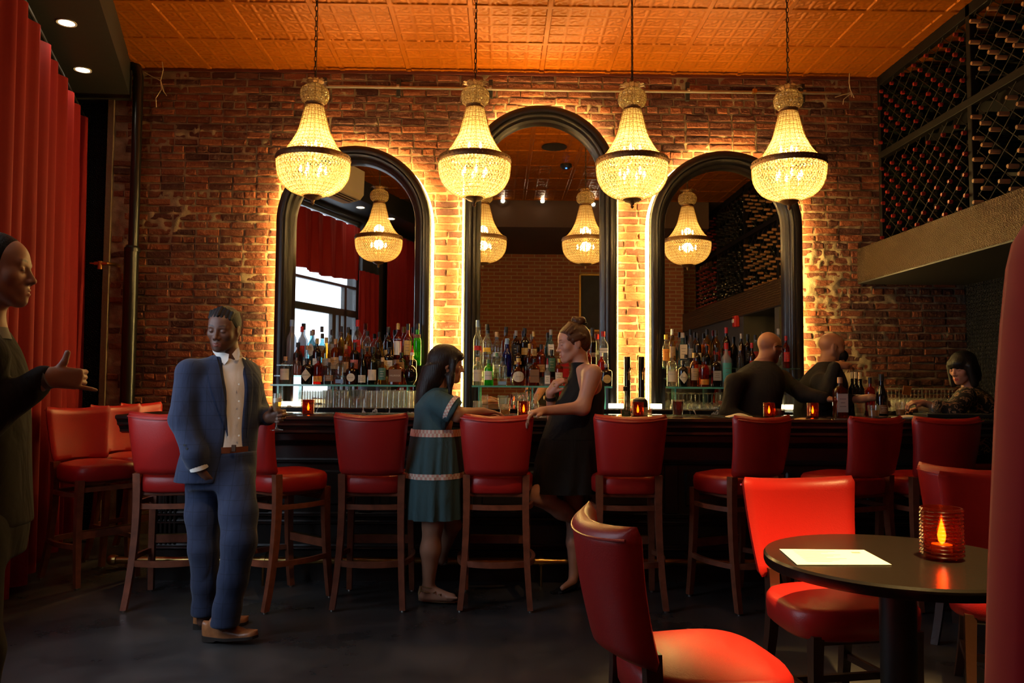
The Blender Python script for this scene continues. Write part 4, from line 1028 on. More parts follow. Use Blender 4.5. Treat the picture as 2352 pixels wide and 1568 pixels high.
PROF = {  # (radius share, height share)
 'std': [(.92, 0), (1, .02), (1, .60), (.93, .66), (.62, .72), (.40, .76), (.34, .80), (.33, .985), (.36, .99), (.36, 1)],
 'tall': [(.92, 0), (1, .015), (1, .56), (.92, .62), (.55, .70), (.40, .75), (.36, .98), (.39, .985), (.39, 1)],
 'squat': [(.90, 0), (1, .03), (1, .60), (.94, .68), (.70, .74), (.34, .78), (.30, .82), (.30, .98), (.34, .985), (.34, 1)],
 'flaskround': [(.40, 0), (.55, .02), (.92, .18), (1, .34), (.92, .50), (.60, .62), (.26, .68), (.22, .74), (.22, .98), (.25, .985), (.25, 1)],
 'bulb': [(.78, 0), (.95, .06), (1, .26), (.90, .46), (.55, .62), (.26, .70), (.24, .98), (.28, .985), (.28, 1)],
 'wine': [(.9, 0), (1, .02), (1, .56), (.95, .62), (.55, .70), (.38, .74), (.36, .98), (.40, .985), (.40, 1)],
 'champ': [(.95, 0), (1, .03), (1, .46), (.85, .56), (.52, .68), (.38, .78), (.35, .98), (.40, .985), (.40, 1)],
}
def bottle(loc, w, h, shape, col, cap, label=None, text=None, sq=2.0, desc=None, grp=None, capm=None, spout=None):
    """label = (colour, z0, z1[, kind]); text = (string, colour, size share)"""
    prof = PROF[shape]; R = w/2; z1n = prof[-1][1]
    fr = [(0, 0)]+[(r*R, z*h) for r, z in prof]+[(0, h)]
    o = MB().lathe(fr, 20, sq=sq).build('bottle', GL[col], None, smooth=.7, loc=loc)
    tag(o, desc, 'bottle', grp)
    nr = prof[-1][0]*R
    cz0 = .86 if shape in ('std', 'tall', 'wine', 'champ') else .86
    MB().lathe([(0, h*1.012), (nr*1.08, h*1.01), (nr*1.16, h*.995), (nr*1.16, h*cz0), (nr*1.02, h*cz0)], 14).build('cap', pm('cap '+cap, LC[cap], .35, .4 if cap == 'gold' else 0), o)
    if spout: MB().lathe([(0, h*1.30), (.004, h*1.30), (.0055, h*1.20), (nr*.9, h*1.05), (nr*.9, h*.99)], 10).build('pourer', pm('pourer '+spout, LC[spout], .3), o)
    if label:
        lc, a, b = label[:3]; kd = label[3] if len(label) > 3 else 'rect'
        RR = R*1.018 if sq == 2.0 else R*1.01
        n = 12; span = .95; vs = []; fs = []
        if sq > 2.5:
            hw = R*.80; y = -R*1.012
            if kd == 'oval': ring = [(hw*.9*math.cos(t), y, h*(a+b)/2+h*(b-a)/2*math.sin(t)) for t in [2*math.pi*k/24 for k in range(24)]]
            elif kd == 'diamond': ring = [(0, y, h*a), (hw*1.1, y, h*(a+b)/2), (0, y, h*b), (-hw*1.1, y, h*(a+b)/2)]
            else: ring = [(-hw, y, h*a), (hw, y, h*a), (hw, y, h*b), (-hw, y, h*b)]
            mb = MB().loft([[Vector(p)+Vector((0, .0012, 0)) for p in ring], [Vector(p) for p in ring]])
        else:
            cols = []
            for k in range(n+1):
                u = -1+2*k/n; t = u*span
                if kd == 'diamond': zz = (b-a)/2*(1-abs(u)*.98)
                elif kd == 'oval': zz = (b-a)/2*math.sqrt(max(.0004, 1-u*u))
                else: zz = (b-a)/2
                m_ = (a+b)/2
                cols.append((t, (m_-zz)*h, (m_+zz)*h))
            mb = MB(); rings = []
            for t, za, zb in cols:
                s_, c_ = math.sin(t), math.cos(t)
                rings.append([Vector((RR*s_, -RR*c_, za)), Vector((RR*s_, -RR*c_, zb)), Vector((RR*.99*s_, -RR*.99*c_, zb)), Vector((RR*.99*s_, -RR*.99*c_, za))])
            mb.loft(rings)
        lo = mb.build('label', pm('label '+lc, LC[lc], .6), o, smooth=.5)
        if kd in ('rect',) and b-a > .16 and not text:
            text = None
            for q in range(3):                  # fine unreadable print
                z = h*(a+(b-a)*(.30+.2*q)); ww = R*(.5 if q != 1 else .35)
                yy = -(RR*1.004) if sq == 2.0 else -R*1.016
                us = [-1+q2/4 for q2 in range(9)]; pts_ = []
                for zz in (z, z+.0035):
                    for u in us:
                        pts_.append((RR*1.006*math.sin(u*ww/RR), -RR*1.006*math.cos(u*ww/RR), zz) if sq == 2.0 else (u*ww, yy, zz))
                MB().add(pts_, [(q2, q2+1, q2+10, q2+9) for q2 in range(8)]).build('print_line', pm('ink', (.18, .14, .11), .7) if lc not in ('black', 'green', 'brown') else pm('pale ink', (.6, .55, .45), .7), lo, smooth=None)
        if text:
            s, tc, sz = text[:3]; zc = h*(a+b)/2 if len(text) < 4 else h*text[3]
            me = text_mesh(s, sz, pm('text '+tc, LC[tc], .6), 'lettering', bend=(RR*1.006 if sq == 2.0 else None))
            link('lettering', me, lo, (0, 0 if sq == 2.0 else -R*1.02, zc))
    return o
GROUP_N = {}
def row(side, tier, items, base_z, Y, grp):
    tn = {0: 'front', 1: 'middle', 2: 'rear'}[tier]
    for k, it in enumerate(items):
        px, pw, ptop, shape, col, cap, label, text, sq, words = it[:10]
        ptop_m = P(px, ptop, Y); h = ptop_m.z-base_z; spout = it[10] if len(it) > 10 else None
        if spout: h = h/1.30
        w = pw/ppm(Y)*.97
        bottle((ptop_m.x, Y, base_z), w, max(h, .12), shape, col, cap, label, text, sq, '%s, %s from left, %s row, %s shelf' % (words, ORD[k], tn, side), grp, spout=spout)
def Z(px, z, a=600, b=640, s=4.355): pass
zA = lambda x: 600+x/4.355; yA = lambda y: 640+y/4.355; wA = lambda w: w/4.355
zB = lambda x: 1000+x/4.9; yB = lambda y: 680+y/4.9; wB = lambda w: w/4.9
zC = lambda x: 1400+x/4.9; yC = lambda y: 680+y/4.9
def A(x, w, t, *r): return (zA(x), wA(w), yA(t), *r)
def B(x, w, t, *r): return (zB(x), wB(w), yB(t), *r)
def C(x, w, t, *r): return (zC(x), wB(w), yC(t), *r)
G1 = 'spirit bottles on the left shelf'; G2 = 'spirit bottles on the middle shelf'; G3 = 'spirit bottles on the right shelf'
SZ0, SZ1, SZ2 = SHELF_Z, SHELF_Z+ROWZ[1], SHELF_Z+ROWZ[2]
row('left', 0, [
 A(245, 108, 780, 'squat', 'clear', 'wood', ('cream', .16, .56), ('BARR HILL', 'grey', .0135, .44), 2.0, 'clear gin bottle with cream label'),
 A(352, 98, 745, 'squat', 'clear', 'black', None, None, 2.0, 'plain clear bottle with black neck'),
 A(460, 116, 800, 'squat', 'black', 'black', ('cream', .12, .60, 'diamond'), ("HENDRICK'S", 'black', .0112), 2.0, 'black gin bottle with diamond label'),
 A(575, 106, 782, 'squat', 'red', 'black', ('orange', .10, .30), ('Bulleit', 'brown', .013), 2.0, 'red amber bottle with orange label'),
 A(684, 104, 798, 'squat', 'clear', 'wood', ('brown', .14, .36), None, 2.0, 'clear bottle with brown label'),
 A(795, 100, 775, 'squat', 'clear', 'blue', ('blue', .05, .18), None, 3.6, 'clear square tequila bottle with blue label'),
 A(908, 116, 842, 'squat', 'brown', 'black', ('cream', .14, .52, 'oval'), ('Don Julio', 'brown', .0115), 3.2, 'squat brown bottle with round cream label'),
 A(1015, 92, 705, 'champ', 'dkgreen', 'black', ('cream', .06, .27), None, 2.0, 'dark green champagne shaped bottle'),
 A(1118, 100, 685, 'wine', 'dkgreen', 'black', ('cream', .12, .40), ('12', 'grey', .024, .24), 2.0, 'dark green whisky bottle with number twelve label'),
 A(1215, 92, 790, 'squat', 'gold', 'tan', ('green', .18, .62), None, 2.0, 'bottle with dark green label'),
 A(1350, 158, 812, 'squat', 'amber', 'brown', ('brown', .12, .62), ('HILLROCK', 'cream', .0185), 4.0, 'wide square amber whiskey bottle'),
 A(1500, 132, 770, 'flaskround', 'black', 'gold', None, None, 2.0, 'round dark flask with gold rim'),
], SZ0, ROWY[0], G1)
row('left', 1, [
 A(370, 96, 640, 'std', 'brown', 'black', None, None, 2.0, 'brown bottle with dark stopper'),
 A(466, 96, 672, 'squat', 'clear', 'wood', ('cream', .2, .5), None, 2.0, 'clear bottle with cork and cream label'),
 A(560, 82, 600, 'std', 'black', 'gold', ('white', .28, .46), ('BUSHMILLS', 'black', .0085), 3.0, 'black bottle with white band'),
 A(652, 78, 590, 'tall', 'gold', 'gold', ('grey', .25, .45), None, 3.4, 'square gold whisky bottle with slanting grey label'),
 A(745, 98, 605, 'squat', 'amber', 'wood', ('tan', .18, .5), None, 2.0, 'amber bottle with tan label'),
 A(850, 76, 660, 'std', 'gold', 'wood', ('wood', .10, .44), None, 2.0, 'golden bottle with wood coloured label'),
 A(938, 96, 640, 'squat', 'black', 'black', ('pink', .2, .48), None, 2.0, 'dark bottle with pink label'),
 A(1060, 90, 690, 'squat', 'amber', 'black', None, None, 2.0, 'plain amber bottle'),
 A(1170, 84, 640, 'std', 'brown', 'black', ('black', .2, .5), None, 2.0, 'brown bottle with black label'),
 A(1280, 106, 690, 'squat', 'black', 'black', ('cream', .22, .55), None, 3.0, 'dark bottle with wide cream label'),
 A(1400, 86, 740, 'squat', 'black', 'black', ('tan', .2, .6), None, 2.0, 'dark bottle with tan label'),
 A(1512, 100, 668, 'std', 'brown', 'white', ('black', .08, .34), None, 3.0, 'bottle with red pourer and black label', 'red'),
], SZ1, ROWY[1], G1)
row('left', 2, [
 A(308, 98, 415, 'tall', 'frost', 'blue', None, None, 2.0, 'tall frosted vodka bottle'),
 A(410, 84, 480, 'std', 'frost', 'red', ('red', .2, .5), None, 2.0, 'frosted bottle with red cap and label'),
 A(507, 84, 522, 'tall', 'teal', 'grey', ('white', .25, .62, 'oval'), None, 3.0, 'pale blue gin bottle with oval label'),
 A(608, 80, 480, 'std', 'clear', 'black', ('grey', .2, .5), None, 2.0, 'clear bottle with black cap'),
 A(712, 86, 515, 'squat', 'clear', 'black', ('grey', .2, .6), None, 2.0, 'clear bottle with dark oval stopper'),
 A(802, 72, 478, 'tall', 'gold', 'black', None, None, 2.0, 'tall pale gold bottle'),
 A(872, 84, 488, 'std', 'gold', 'black', ('red', .22, .5), None, 2.0, 'gold rum bottle with red label'),
 A(965, 98, 415, 'std', 'clear', 'red', ('red', .28, .56), ('MILAGRO', 'white', .011), 2.0, 'clear bottle with red band label'),
 A(1062, 94, 525, 'squat', 'clear', 'black', ('brown', .25, .55), None, 2.0, 'clear bottle with brown label'),
 A(1180, 76, 535, 'squat', 'gold', 'black', None, None, 2.0, 'plain gold bottle'),
 A(1275, 92, 485, 'std', 'black', 'black', ('gold', .25, .40), None, 2.0, 'black bottle with thin gold label'),
 A(1370, 92, 450, 'std', 'red', 'gold', ('white', .25, .58), ('CAMPARI', 'blue', .0155, .62), 2.0, 'red aperitif bottle with white label'),
 A(1470, 90, 455, 'std', 'red', 'black', ('gold', .25, .60), None, 2.0, 'orange red aperitif bottle with gold label'),
 A(1565, 84, 450, 'tall', 'green', 'black', ('brown', .66, .74), None, 2.0, 'bright green liqueur bottle'),
], SZ2, ROWY[2], G1)
row('middle', 0, [
 B(478, 116, 690, 'squat', 'clear', 'wood', ('cream', .15, .56), ('BARR HILL', 'grey', .0135, .44), 2.0, 'clear gin bottle with cream label'),
 B(597, 108, 715, 'squat', 'green', 'green', ('white', .22, .56), ('Tanqueray', 'green', .0125), 2.0, 'green gin bottle with white label'),
 B(755, 112, 690, 'squat', 'clear', 'black', ('blue', .03, .15), None, 3.4, 'clear squat tequila bottle with blue strip'),
 B(935, 158, 700, 'bulb', 'amber', 'gold', ('cream', .14, .52, 'oval'), ('CROWN', 'brown', .012), 2.0, 'round amber whisky bottle with gold cap'),
 B(1113, 132, 705, 'squat', 'amber', 'black', ('brown', .12, .60), ('DISARONNO', 'black', .0125), 4.0, 'square amber liqueur bottle'),
 B(1260, 74, 700, 'std', 'frost', 'white', ('white', .10, .50), None, 3.0, 'white bottle with red pourer', 'red'),
 B(1390, 100, 705, 'squat', 'amber', 'gold', ('cream', .22, .5), None, 2.0, 'amber bottle with cream label and gold cap'),
 B(1925, 132, 765, 'squat', 'black', 'grey', ('gold', .14, .52, 'oval'), ('Don Julio', 'brown', .0125), 3.6, 'black square flask with gold oval label'),
], SZ0, ROWY[0], G2)
row('middle', 1, [
 B(690, 92, 640, 'squat', 'clear', 'green', ('white', .2, .5), None, 2.0, 'clear bottle with green cap'),
 B(808, 106, 480, 'tall', 'blue', 'blue', None, None, 2.0, 'cobalt blue vodka bottle'),
 B(930, 98, 560, 'std', 'black', 'black', ('gold', .40, .50), None, 2.0, 'black bottle with gold band'),
 B(1060, 92, 540, 'tall', 'amber', 'gold', ('black', .20, .42), None, 3.4, 'square amber whisky bottle with slanting black label'),
 B(1190, 110, 545, 'squat', 'amber', 'black', ('tan', .15, .38), None, 2.0, 'amber bottle with round stopper'),
 B(1310, 98, 605, 'squat', 'black', 'black', ('green', .2, .7), None, 2.0, 'dark bottle with green label'),
 B(1720, 84, 560, 'std', 'red', 'red', None, None, 2.0, 'dark red bottle behind the woman in black'),
 B(1870, 84, 640, 'std', 'red', 'white', None, None, 2.0, 'short red bottle'),
], SZ1, ROWY[1], G2)
row('middle', 2, [
 B(478, 104, 275, 'tall', 'clear', 'blue', ('red', .34, .44), ('Stoli', 'blue', .018, .24), 2.0, 'clear vodka bottle with red label band'),
 B(583, 104, 320, 'tall', 'clear', 'black', ('yellow', .34, .44), ('Stoli', 'blue', .018, .24), 2.0, 'clear vodka bottle with yellow label band'),
 B(690, 104, 405, 'tall', 'clear', 'tan', ('white', .28, .40), ('Stoli', 'green', .018, .20), 2.0, 'clear vodka bottle with white label'),
 B(797, 104, 350, 'std', 'gold', 'black', None, None, 2.0, 'clear gold bottle with black cap'),
 B(908, 94, 390, 'squat', 'brown', 'grey', ('black', .2, .6), None, 3.0, 'dark bottle with black label'),
 B(1008, 100, 362, 'std', 'black', 'black', ('gold', .3, .48), ('BLACK BUSH', 'cream', .0085), 3.0, 'black square whiskey bottle'),
 B(1106, 84, 400, 'std', 'gold', 'gold', ('cream', .3, .5), None, 2.0, 'gold whisky bottle with cream label'),
 B(1300, 84, 380, 'tall', 'teal', 'grey', ('white', .3, .6), None, 3.0, 'pale blue square gin bottle'),
 B(1768, 104, 360, 'std', 'black', 'black', ('grey', .25, .36), None, 2.0, 'dark bottle with grey label'),
 B(1886, 120, 400, 'std', 'clear', 'red', ('white', .40, .53), ('KANSAS', 'black', .0195), 3.4, 'clear bottle with red cap and white band'),
], SZ2, ROWY[2], G2)
row('right', 0, [
 C(700, 122, 640, 'squat', 'clear', 'wood', ('cream', .15, .46), ('BARR HILL', 'grey', .0135, .37), 2.0, 'clear gin bottle with cream label'),
 C(825, 122, 725, 'squat', 'black', 'black', ('cream', .12, .60, 'diamond'), ("HENDRICK'S", 'black', .0112), 2.0, 'black gin bottle with diamond label'),
 C(952, 100, 640, 'squat', 'amber', 'gold', ('tan', .2, .55), None, 2.0, 'amber whisky bottle with tan label'),
 C(1062, 118, 690, 'squat', 'red', 'black', ('orange', .08, .26), ('Bulleit', 'brown', .013), 2.0, 'red amber bottle with orange label'),
 C(1197, 118, 660, 'squat', 'black', 'black', ('grey', .2, .5), None, 3.2, 'black bottle with grey printed label'),
 C(1312, 124, 530, 'std', 'frost', 'red', ('teal', .12, .55), None, 2.0, 'frosted bottle with red top and teal label'),
], SZ0, ROWY[0], G3)
row('right', 1, [
 C(860, 96, 660, 'squat', 'clear', 'black', ('cream', .2, .5), None, 2.0, 'clear bottle with cream label'),
 C(985, 86, 560, 'std', 'black', 'black', ('cream', .2, .42), None, 2.0, 'black bottle with cream label'),
 C(1095, 90, 560, 'std', 'dkgreen', 'black', ('white', .1, .4), None, 2.0, 'dark green bottle with white label'),
 C(1205, 96, 580, 'std', 'gold', 'black', ('white', .2, .55), None, 2.0, 'gold bottle with white oval label'),
 C(1470, 84, 560, 'squat', 'clear', 'wood', None, None, 2.0, 'clear bottle with cork beside the bald bartender'),
 C(1600, 84, 530, 'std', 'brown', 'red', ('red', .2, .5), None, 2.0, 'brown bottle with red label beside the bald bartender'),
], SZ1, ROWY[1], G3)
row('right', 2, [
 C(634, 92, 435, 'tall', 'clear', 'yellow', ('orange', .2, .56), ('Stoli', 'red', .018, .46), 2.0, 'clear vodka bottle with yellow cap'),
 C(704, 84, 375, 'std', 'gold', 'white', ('tan', .3, .55), None, 2.0, 'gold bottle with white cap'),
 C(822, 104, 415, 'tall', 'teal', 'grey', ('cream', .25, .66), None, 3.0, 'pale blue square gin bottle with cream label'),
 C(908, 84, 375, 'std', 'clear', 'black', ('grey', .25, .5), None, 2.0, 'clear bottle with tall black cap'),
 C(990, 84, 415, 'std', 'black', 'black', ('cream', .2, .42), None, 3.0, 'black square whiskey bottle with cream label'),
 C(1095, 104, 375, 'squat', 'gold', 'black', None, None, 2.0, 'gold bottle with glass stopper'),
 C(1200, 96, 385, 'std', 'gold', 'black', ('red', .2, .45), None, 2.0, 'gold bottle with red label'),
 C(1312, 98, 355, 'std', 'black', 'red', ('red', .2, .42), None, 2.0, 'dark bottle with red cap'),
 C(1480, 70, 425, 'std', 'brown', 'grey', None, None, 2.0, 'brown bottle with silver cap'),
 C(1555, 92, 430, 'std', 'black', 'black', ('black', .2, .5), None, 3.0, 'black square whiskey bottle'),
 C(1640, 74, 440, 'tall', 'clear', 'black', ('red', .3, .5), None, 2.0, 'clear bottle with red label'),
 C(1900, 84, 370, 'std', 'clear', 'grey', None, None, 2.0, 'clear bottle behind the bald head'),
 C(1985, 84, 450, 'std', 'red', 'red', ('red', .2, .5), None, 2.0, 'red bottle behind the glasses wearing bartender'),
], SZ2, ROWY[2], G3)

# ================================================================== GLASSWARE
m_cg = glass('clear tumbler glass', (0.95, 0.95, 0.93), rough=.02, cover=.07, covercol=(.85, .82, .75))
def tumbler_mesh(r0, r1, h, flute=0):
    prof = [(0, 0), (r0, 0), (r0+(r1-r0)*.1, h*.1), (r1, h), (r1-.002, h), (r0-.002+(r1-r0)*.1, .012), (0, .012)]
    mb = MB().lathe(prof, 20); return mb
me_high = MB().lathe([(.030, 0), (.027, .07), (.024, .135), (.021, .138), (0, .138), (0, .128), (.022, .126), (.0255, .07), (.0285, 0)], 14, cap=False).mesh('highball_glass', m_cg, .7)
me_rock = MB().lathe([(.036, 0), (.034, .05), (.030, .088), (.026, .092), (0, .092), (0, .080), (.028, .078), (.0325, .05), (.0345, 0)], 14, cap=False).mesh('rocks_glass', m_cg, .7)
def up(name, me, x, y, z, label, cat, grp): 
    o = link(name, me, None, (x, y, z), (0, 0, random.uniform(0, 6))); tag(o, label, cat, grp); return o
for r_, yy in enumerate((6.60, 6.67)):
    for k in range(9):
        p = P(693+12.5*k+(6 if r_ else 0), 930, yy); up('highball_glass', me_high, p.x, yy, BBZ, 'upturned highball glass, %s from left, %s row of left cluster' % (ORD[k], ('front', 'rear')[r_]), 'glass', 'upturned highball glasses, left cluster')
    for k in range(9):
        p = P(842+12.6*k+(6 if r_ else 0), 930, yy); up('highball_glass', me_high, p.x, yy, BBZ, 'upturned highball glass, %s from left, %s row beside woman in teal' % (ORD[k], ('front', 'rear')[r_]), 'glass', 'upturned highball glasses, right cluster')
for k in range(4):
    p = P(788+17*k, 930, 6.58); up('rocks_glass', me_rock, p.x, 6.58, BBZ, 'upturned rocks glass, %s from left, between two highball clusters' % ORD[k], 'glass', 'upturned rocks glasses')
me_car = MB().lathe([(0, 0), (.030, 0), (.034, .012), (.034, .04), (.022, .068), (.018, .085), (.030, .115), (.031, .120), (.029, .118), (.016, .085), (.020, .067), (.031, .04), (.031, .014), (0, .012)], 18).mesh('carafe', m_cg, .7)
for k, (x, lb) in enumerate(((1187, 'left'), (1208, 'middle'), (1229, 'right'))):
    p = P(x, 930, 6.60); up('carafe', me_car, p.x, 6.60, BBZ, 'small waisted glass carafe, %s of three on the back bar' % lb, 'carafe', 'small glass carafes')
me_coupe = MB().lathe([(.040, 0), (.043, .012), (.036, .04), (.012, .058), (.004, .064), (.004, .12), (.03, .132), (.034, .136), (0, .138)], 16).mesh('stemmed_glass', m_cg, .7)
for r_, yy in enumerate((6.60, 6.70)):
    for k in range(6):
        p = P(1550+19*k+(9 if r_ else 0), 930, yy); up('stemmed_glass', me_coupe, p.x, yy, BBZ, 'upturned stemmed glass, %s from left, %s row under right shelf' % (ORD[k], ('front', 'rear')[r_]), 'glass', 'upturned stemmed glasses, right shelf')
me_wine = MB().lathe([(.030, 0), (.041, .03), (.044, .06), (.034, .095), (.010, .108), (.004, .115), (.0035, .17), (.03, .186), (.035, .189), (0, .19)], 16).mesh('wine_glass', m_cg, .7)
for r_, yy in enumerate((6.56, 6.66)):
    for k in range(9):
        p = P(2040+17.5*k+(8 if r_ else 0), 930, yy); up('wine_glass', me_wine, p.x, yy, BBZ, 'upturned wine glass, %s from left, %s row, right end of back bar' % (ORD[k], ('front', 'rear')[r_]), 'glass', 'upturned wine glasses, right end')
# drinks and tableware standing on the bar
def glass_drink(px, pb, Y, z, r0, r1, h, label, liq=None, lvl=.6, ice=False, name='tumbler'):
    p = P(px, pb, Y); o = tumbler_mesh(r0, r1, h).build(name, m_cg, None, smooth=.7, loc=(p.x, Y, z)); tag(o, label, 'glass')
    if liq: MB().lathe([(0, .013), (r0-.003, .013), (r0+(r1-r0)*lvl-.003, h*lvl), (0, h*lvl)], 18).build('drink', liq, o)
    if ice:
        rs_ = random.Random(int(px))
        for k in range(5):
            M = Matrix.Translation((rs_.uniform(-.018, .018), rs_.uniform(-.018, .018), h*(.35+.13*k))) @ Euler((rs_.random()*3, rs_.random()*3, rs_.random()*3)).to_matrix().to_4x4()
            rbox(MB(), (-.012, -.012, -.012), (.012, .012, .012), .003, M).build('ice_cube', m_ice, o)
    return o
m_ice = glass('ice', (.9, .92, .95), rough=.1, cover=.35, covercol=(.8, .8, .8))
m_whisky = glass('pale whisky', (.9, .62, .22), cover=.15, covercol=(.7, .4, .1)); m_citrus = glass('cloudy cocktail', (.9, .6, .2), cover=.6, covercol=(.75, .45, .12)); m_cola = glass('dark drink', (.3, .08, .03), cover=.6, covercol=(.12, .03, .015))
glass_drink(1160, 950, 5.32, BT, .031, .036, .082, 'cut rocks glass with ice between the two women', m_whisky, .55, True)
glass_drink(1157, 920, 6.45, BBZ, .04, .052, .09, 'clear bowl of white napkins behind the rocks glass', m_ice, .95)
glass_drink(1097, 945, 5.6, BT, .030, .034, .095, 'small clear tumbler beside the woman in teal')
glass_drink(1487, 950, 5.36, BT, .030, .034, .065, 'small clear tumbler right of the ribbed candle, below the taps', m_ice, .4)
glass_drink(1557, 950, 5.44, BT, .030, .042, .115, 'tall brown drink in a flared glass', m_cola, .9)
glass_drink(1788, 950, 5.42, BT, .034, .040, .06, 'low red cocktail beside the candle on the bar', m_cola, .8)
glass_drink(1790, 925, 6.2, BBZ, .033, .042, .13, 'left of two tall clear glasses behind the candle')
glass_drink(1812, 925, 6.2, BBZ, .033, .042, .13, 'right of two tall clear glasses behind the candle')
glass_drink(1975, 950, 5.5, BT, .030, .036, .10, 'clear tumbler right of the whiskey bottle on the bar', m_ice, .3)
glass_drink(2007, 952, 5.45, BT, .032, .043, .085, 'tumbler of pale orange cocktail on the bar', m_citrus, .62)
glass_drink(2068, 930, 5.75, BT, .028, .036, .10, 'tall tumbler in front of the woman with dark hair', m_citrus, .5)
glass_drink(2120, 935, 5.75, BT, .030, .036, .085, 'clear tumbler close to the hands of the dark haired woman')
glass_drink(2145, 940, 5.65, BT, .030, .036, .09, 'rightmost clear tumbler on the bar near the patterned blouse')
# amber drink card held up near the dark haired woman
def bar_bottle(px, ptop, Y, z, w, shape, col, cap, label, text, sq, words, cat='bottle'):
    pt = P(px, ptop, Y); bottle((pt.x, Y, z), w, pt.z-z, shape, col, cap, label, text, sq, words)
bar_bottle(1929, 867, 5.45, BT, .088, 'squat', 'amber', 'wood', ('cream', .14, .60), None, 3.6, 'square amber whiskey bottle with cream label standing on the bar')
for x, t, w in ((1935, 853, 'wine bottle with pale neck directly behind the whiskey bottle'), (1957, 855, 'wine bottle with pale neck, leftmost of three'), (1966, 855, 'wine bottle with pale neck, middle of three'), (1976, 856, 'wine bottle with pale neck, rightmost of three')):
    bar_bottle(x, t, 6.25, BT-.02, .058, 'wine', 'black', 'cream', ('cream', .2, .5), None, 2.0, w)
bar_bottle(1998, 868, 6.1, BT-.02, .072, 'squat', 'red', 'black', None, None, 2.0, 'squat red bottle behind the orange cocktail')
bar_bottle(2024, 860, 5.95, BT-.02, .084, 'champ', 'black', 'black', ('brown', .1, .3), None, 2.0, 'dark champagne bottle held by the masked bartender')
bar_bottle(1437, 888, 5.34, BT, .072, 'champ', 'clear', 'black', ('green', .03, .22), None, 2.0, 'clear bottle with green label and black stopper by the taps')
# back-of-bar ledge that carries those bottles
lg = MB().box((P(1900, 940, 6.2).x, 5.90, BT-.06), (P(2060, 940, 6.2).x, 6.35, BT-.021)).build('service_ledge', m_barwood, smooth=None); tag(lg, 'dark service ledge behind the bar carrying wine bottles', 'ledge')
# beer taps
m_tapc = mat('dark chrome tap column', (0.06, 0.045, 0.03), 0.15, 0.9)
for x, lb in ((1441, 'left'), (1473, 'right')):
    p = P(x, 820, 6.75); r = empty('beer_tap', (p.x, 6.75, BBZ)); tag(r, 'tall cylindrical beer tap column, %s of two in front of lit brick' % lb, 'beer tap', 'beer taps')
    h = p.z-BBZ
    MB().lathe([(.03, 0), (.03, .01), (.026, .015), (.026, h), (.024, h+.004), (0, h+.004)], 22).build('column', m_tapc, r)
    f = MB().tube([(.006, -.026, h-.13), (.006, -.06, h-.135), (.006, -.068, h-.16), (.006, -.068, h-.19)], .009, 10).build('spout', m_brass, r)
    MB().tube([(.006, -.045, h-.128), (.016, -.055, h-.10), (.02, -.06, h-.085)], [.006, .009, .005], 10).build('handle', m_brass, f)
# dark domed lamp / till on the bar, tray, napkins, plates
p = P(1470, 940, 5.7); r = empty('bar_caddy', (p.x, 5.7, BT)); tag(r, 'dark domed bar caddy behind the ribbed candle', 'caddy')
MB().lathe([(.05, 0), (.055, .02), (.056, .08), (.048, .11), (.03, .122), (0, .125)], 22).build('dome', m_black, r); MB().lathe([(0, 0), (.06, 0), (.06, .006), (0, .007)], 22).build('base', m_black, r)
m_linen = mat('cream linen', (0.72, 0.62, 0.48), 0.8, bump=(90, .4))
def folded(px, py, Y, w, h, d, label):
    p = P(px, py, Y); mb = MB(); rings = []
    for k in range(9):
        t = k/8; x = -w/2+w*t; hh = h*(.35+.65*math.sin(math.pi*min(1, t*1.1)))
        rings.append([Vector((x, -d/2, .002)), Vector((x+.004, -d/2, hh*.5)), Vector((x+.01, 0, hh)), Vector((x, d/2, hh*.6)), Vector((x, d/2, .002))])
    o = mb.loft(rings).build('folded_napkin', m_linen, None, smooth=.9, loc=(p.x, Y, BT)); tag(o, label, 'napkin')
folded(1697, 945, 5.36, .155, .030, .10, 'folded cream napkin on the bar in front of the bald bartender')
folded(2085, 948, 5.40, .17, .024, .12, 'crumpled pale napkin on the bar in front of the dark haired woman')
rb = rbox(MB(), (-.24, -.10, 0), (.24, .10, .028), .006).build('bar_mat', mat('black rubber', (.02, .02, .02), .6), None, loc=(P(2190, 945, 5.6).x, 5.6, BT)); tag(rb, 'black bar mat at the right end of the bar', 'bar mat')
for k, (x, Y) in enumerate(((660, 6.66), (672, 6.62))):
    p = P(x, 930, Y); o = rbox(MB(), (-.045, -.03, 0), (.045, .03, .014), .003).build('coaster_stack', m_linen, None, loc=(p.x, Y, BBZ+.0), rot=(0, 0, .3*k)); tag(o, ['stack of pale coasters behind the champagne flute', 'second stack of pale coasters below the left shelf end'][k], 'coasters')
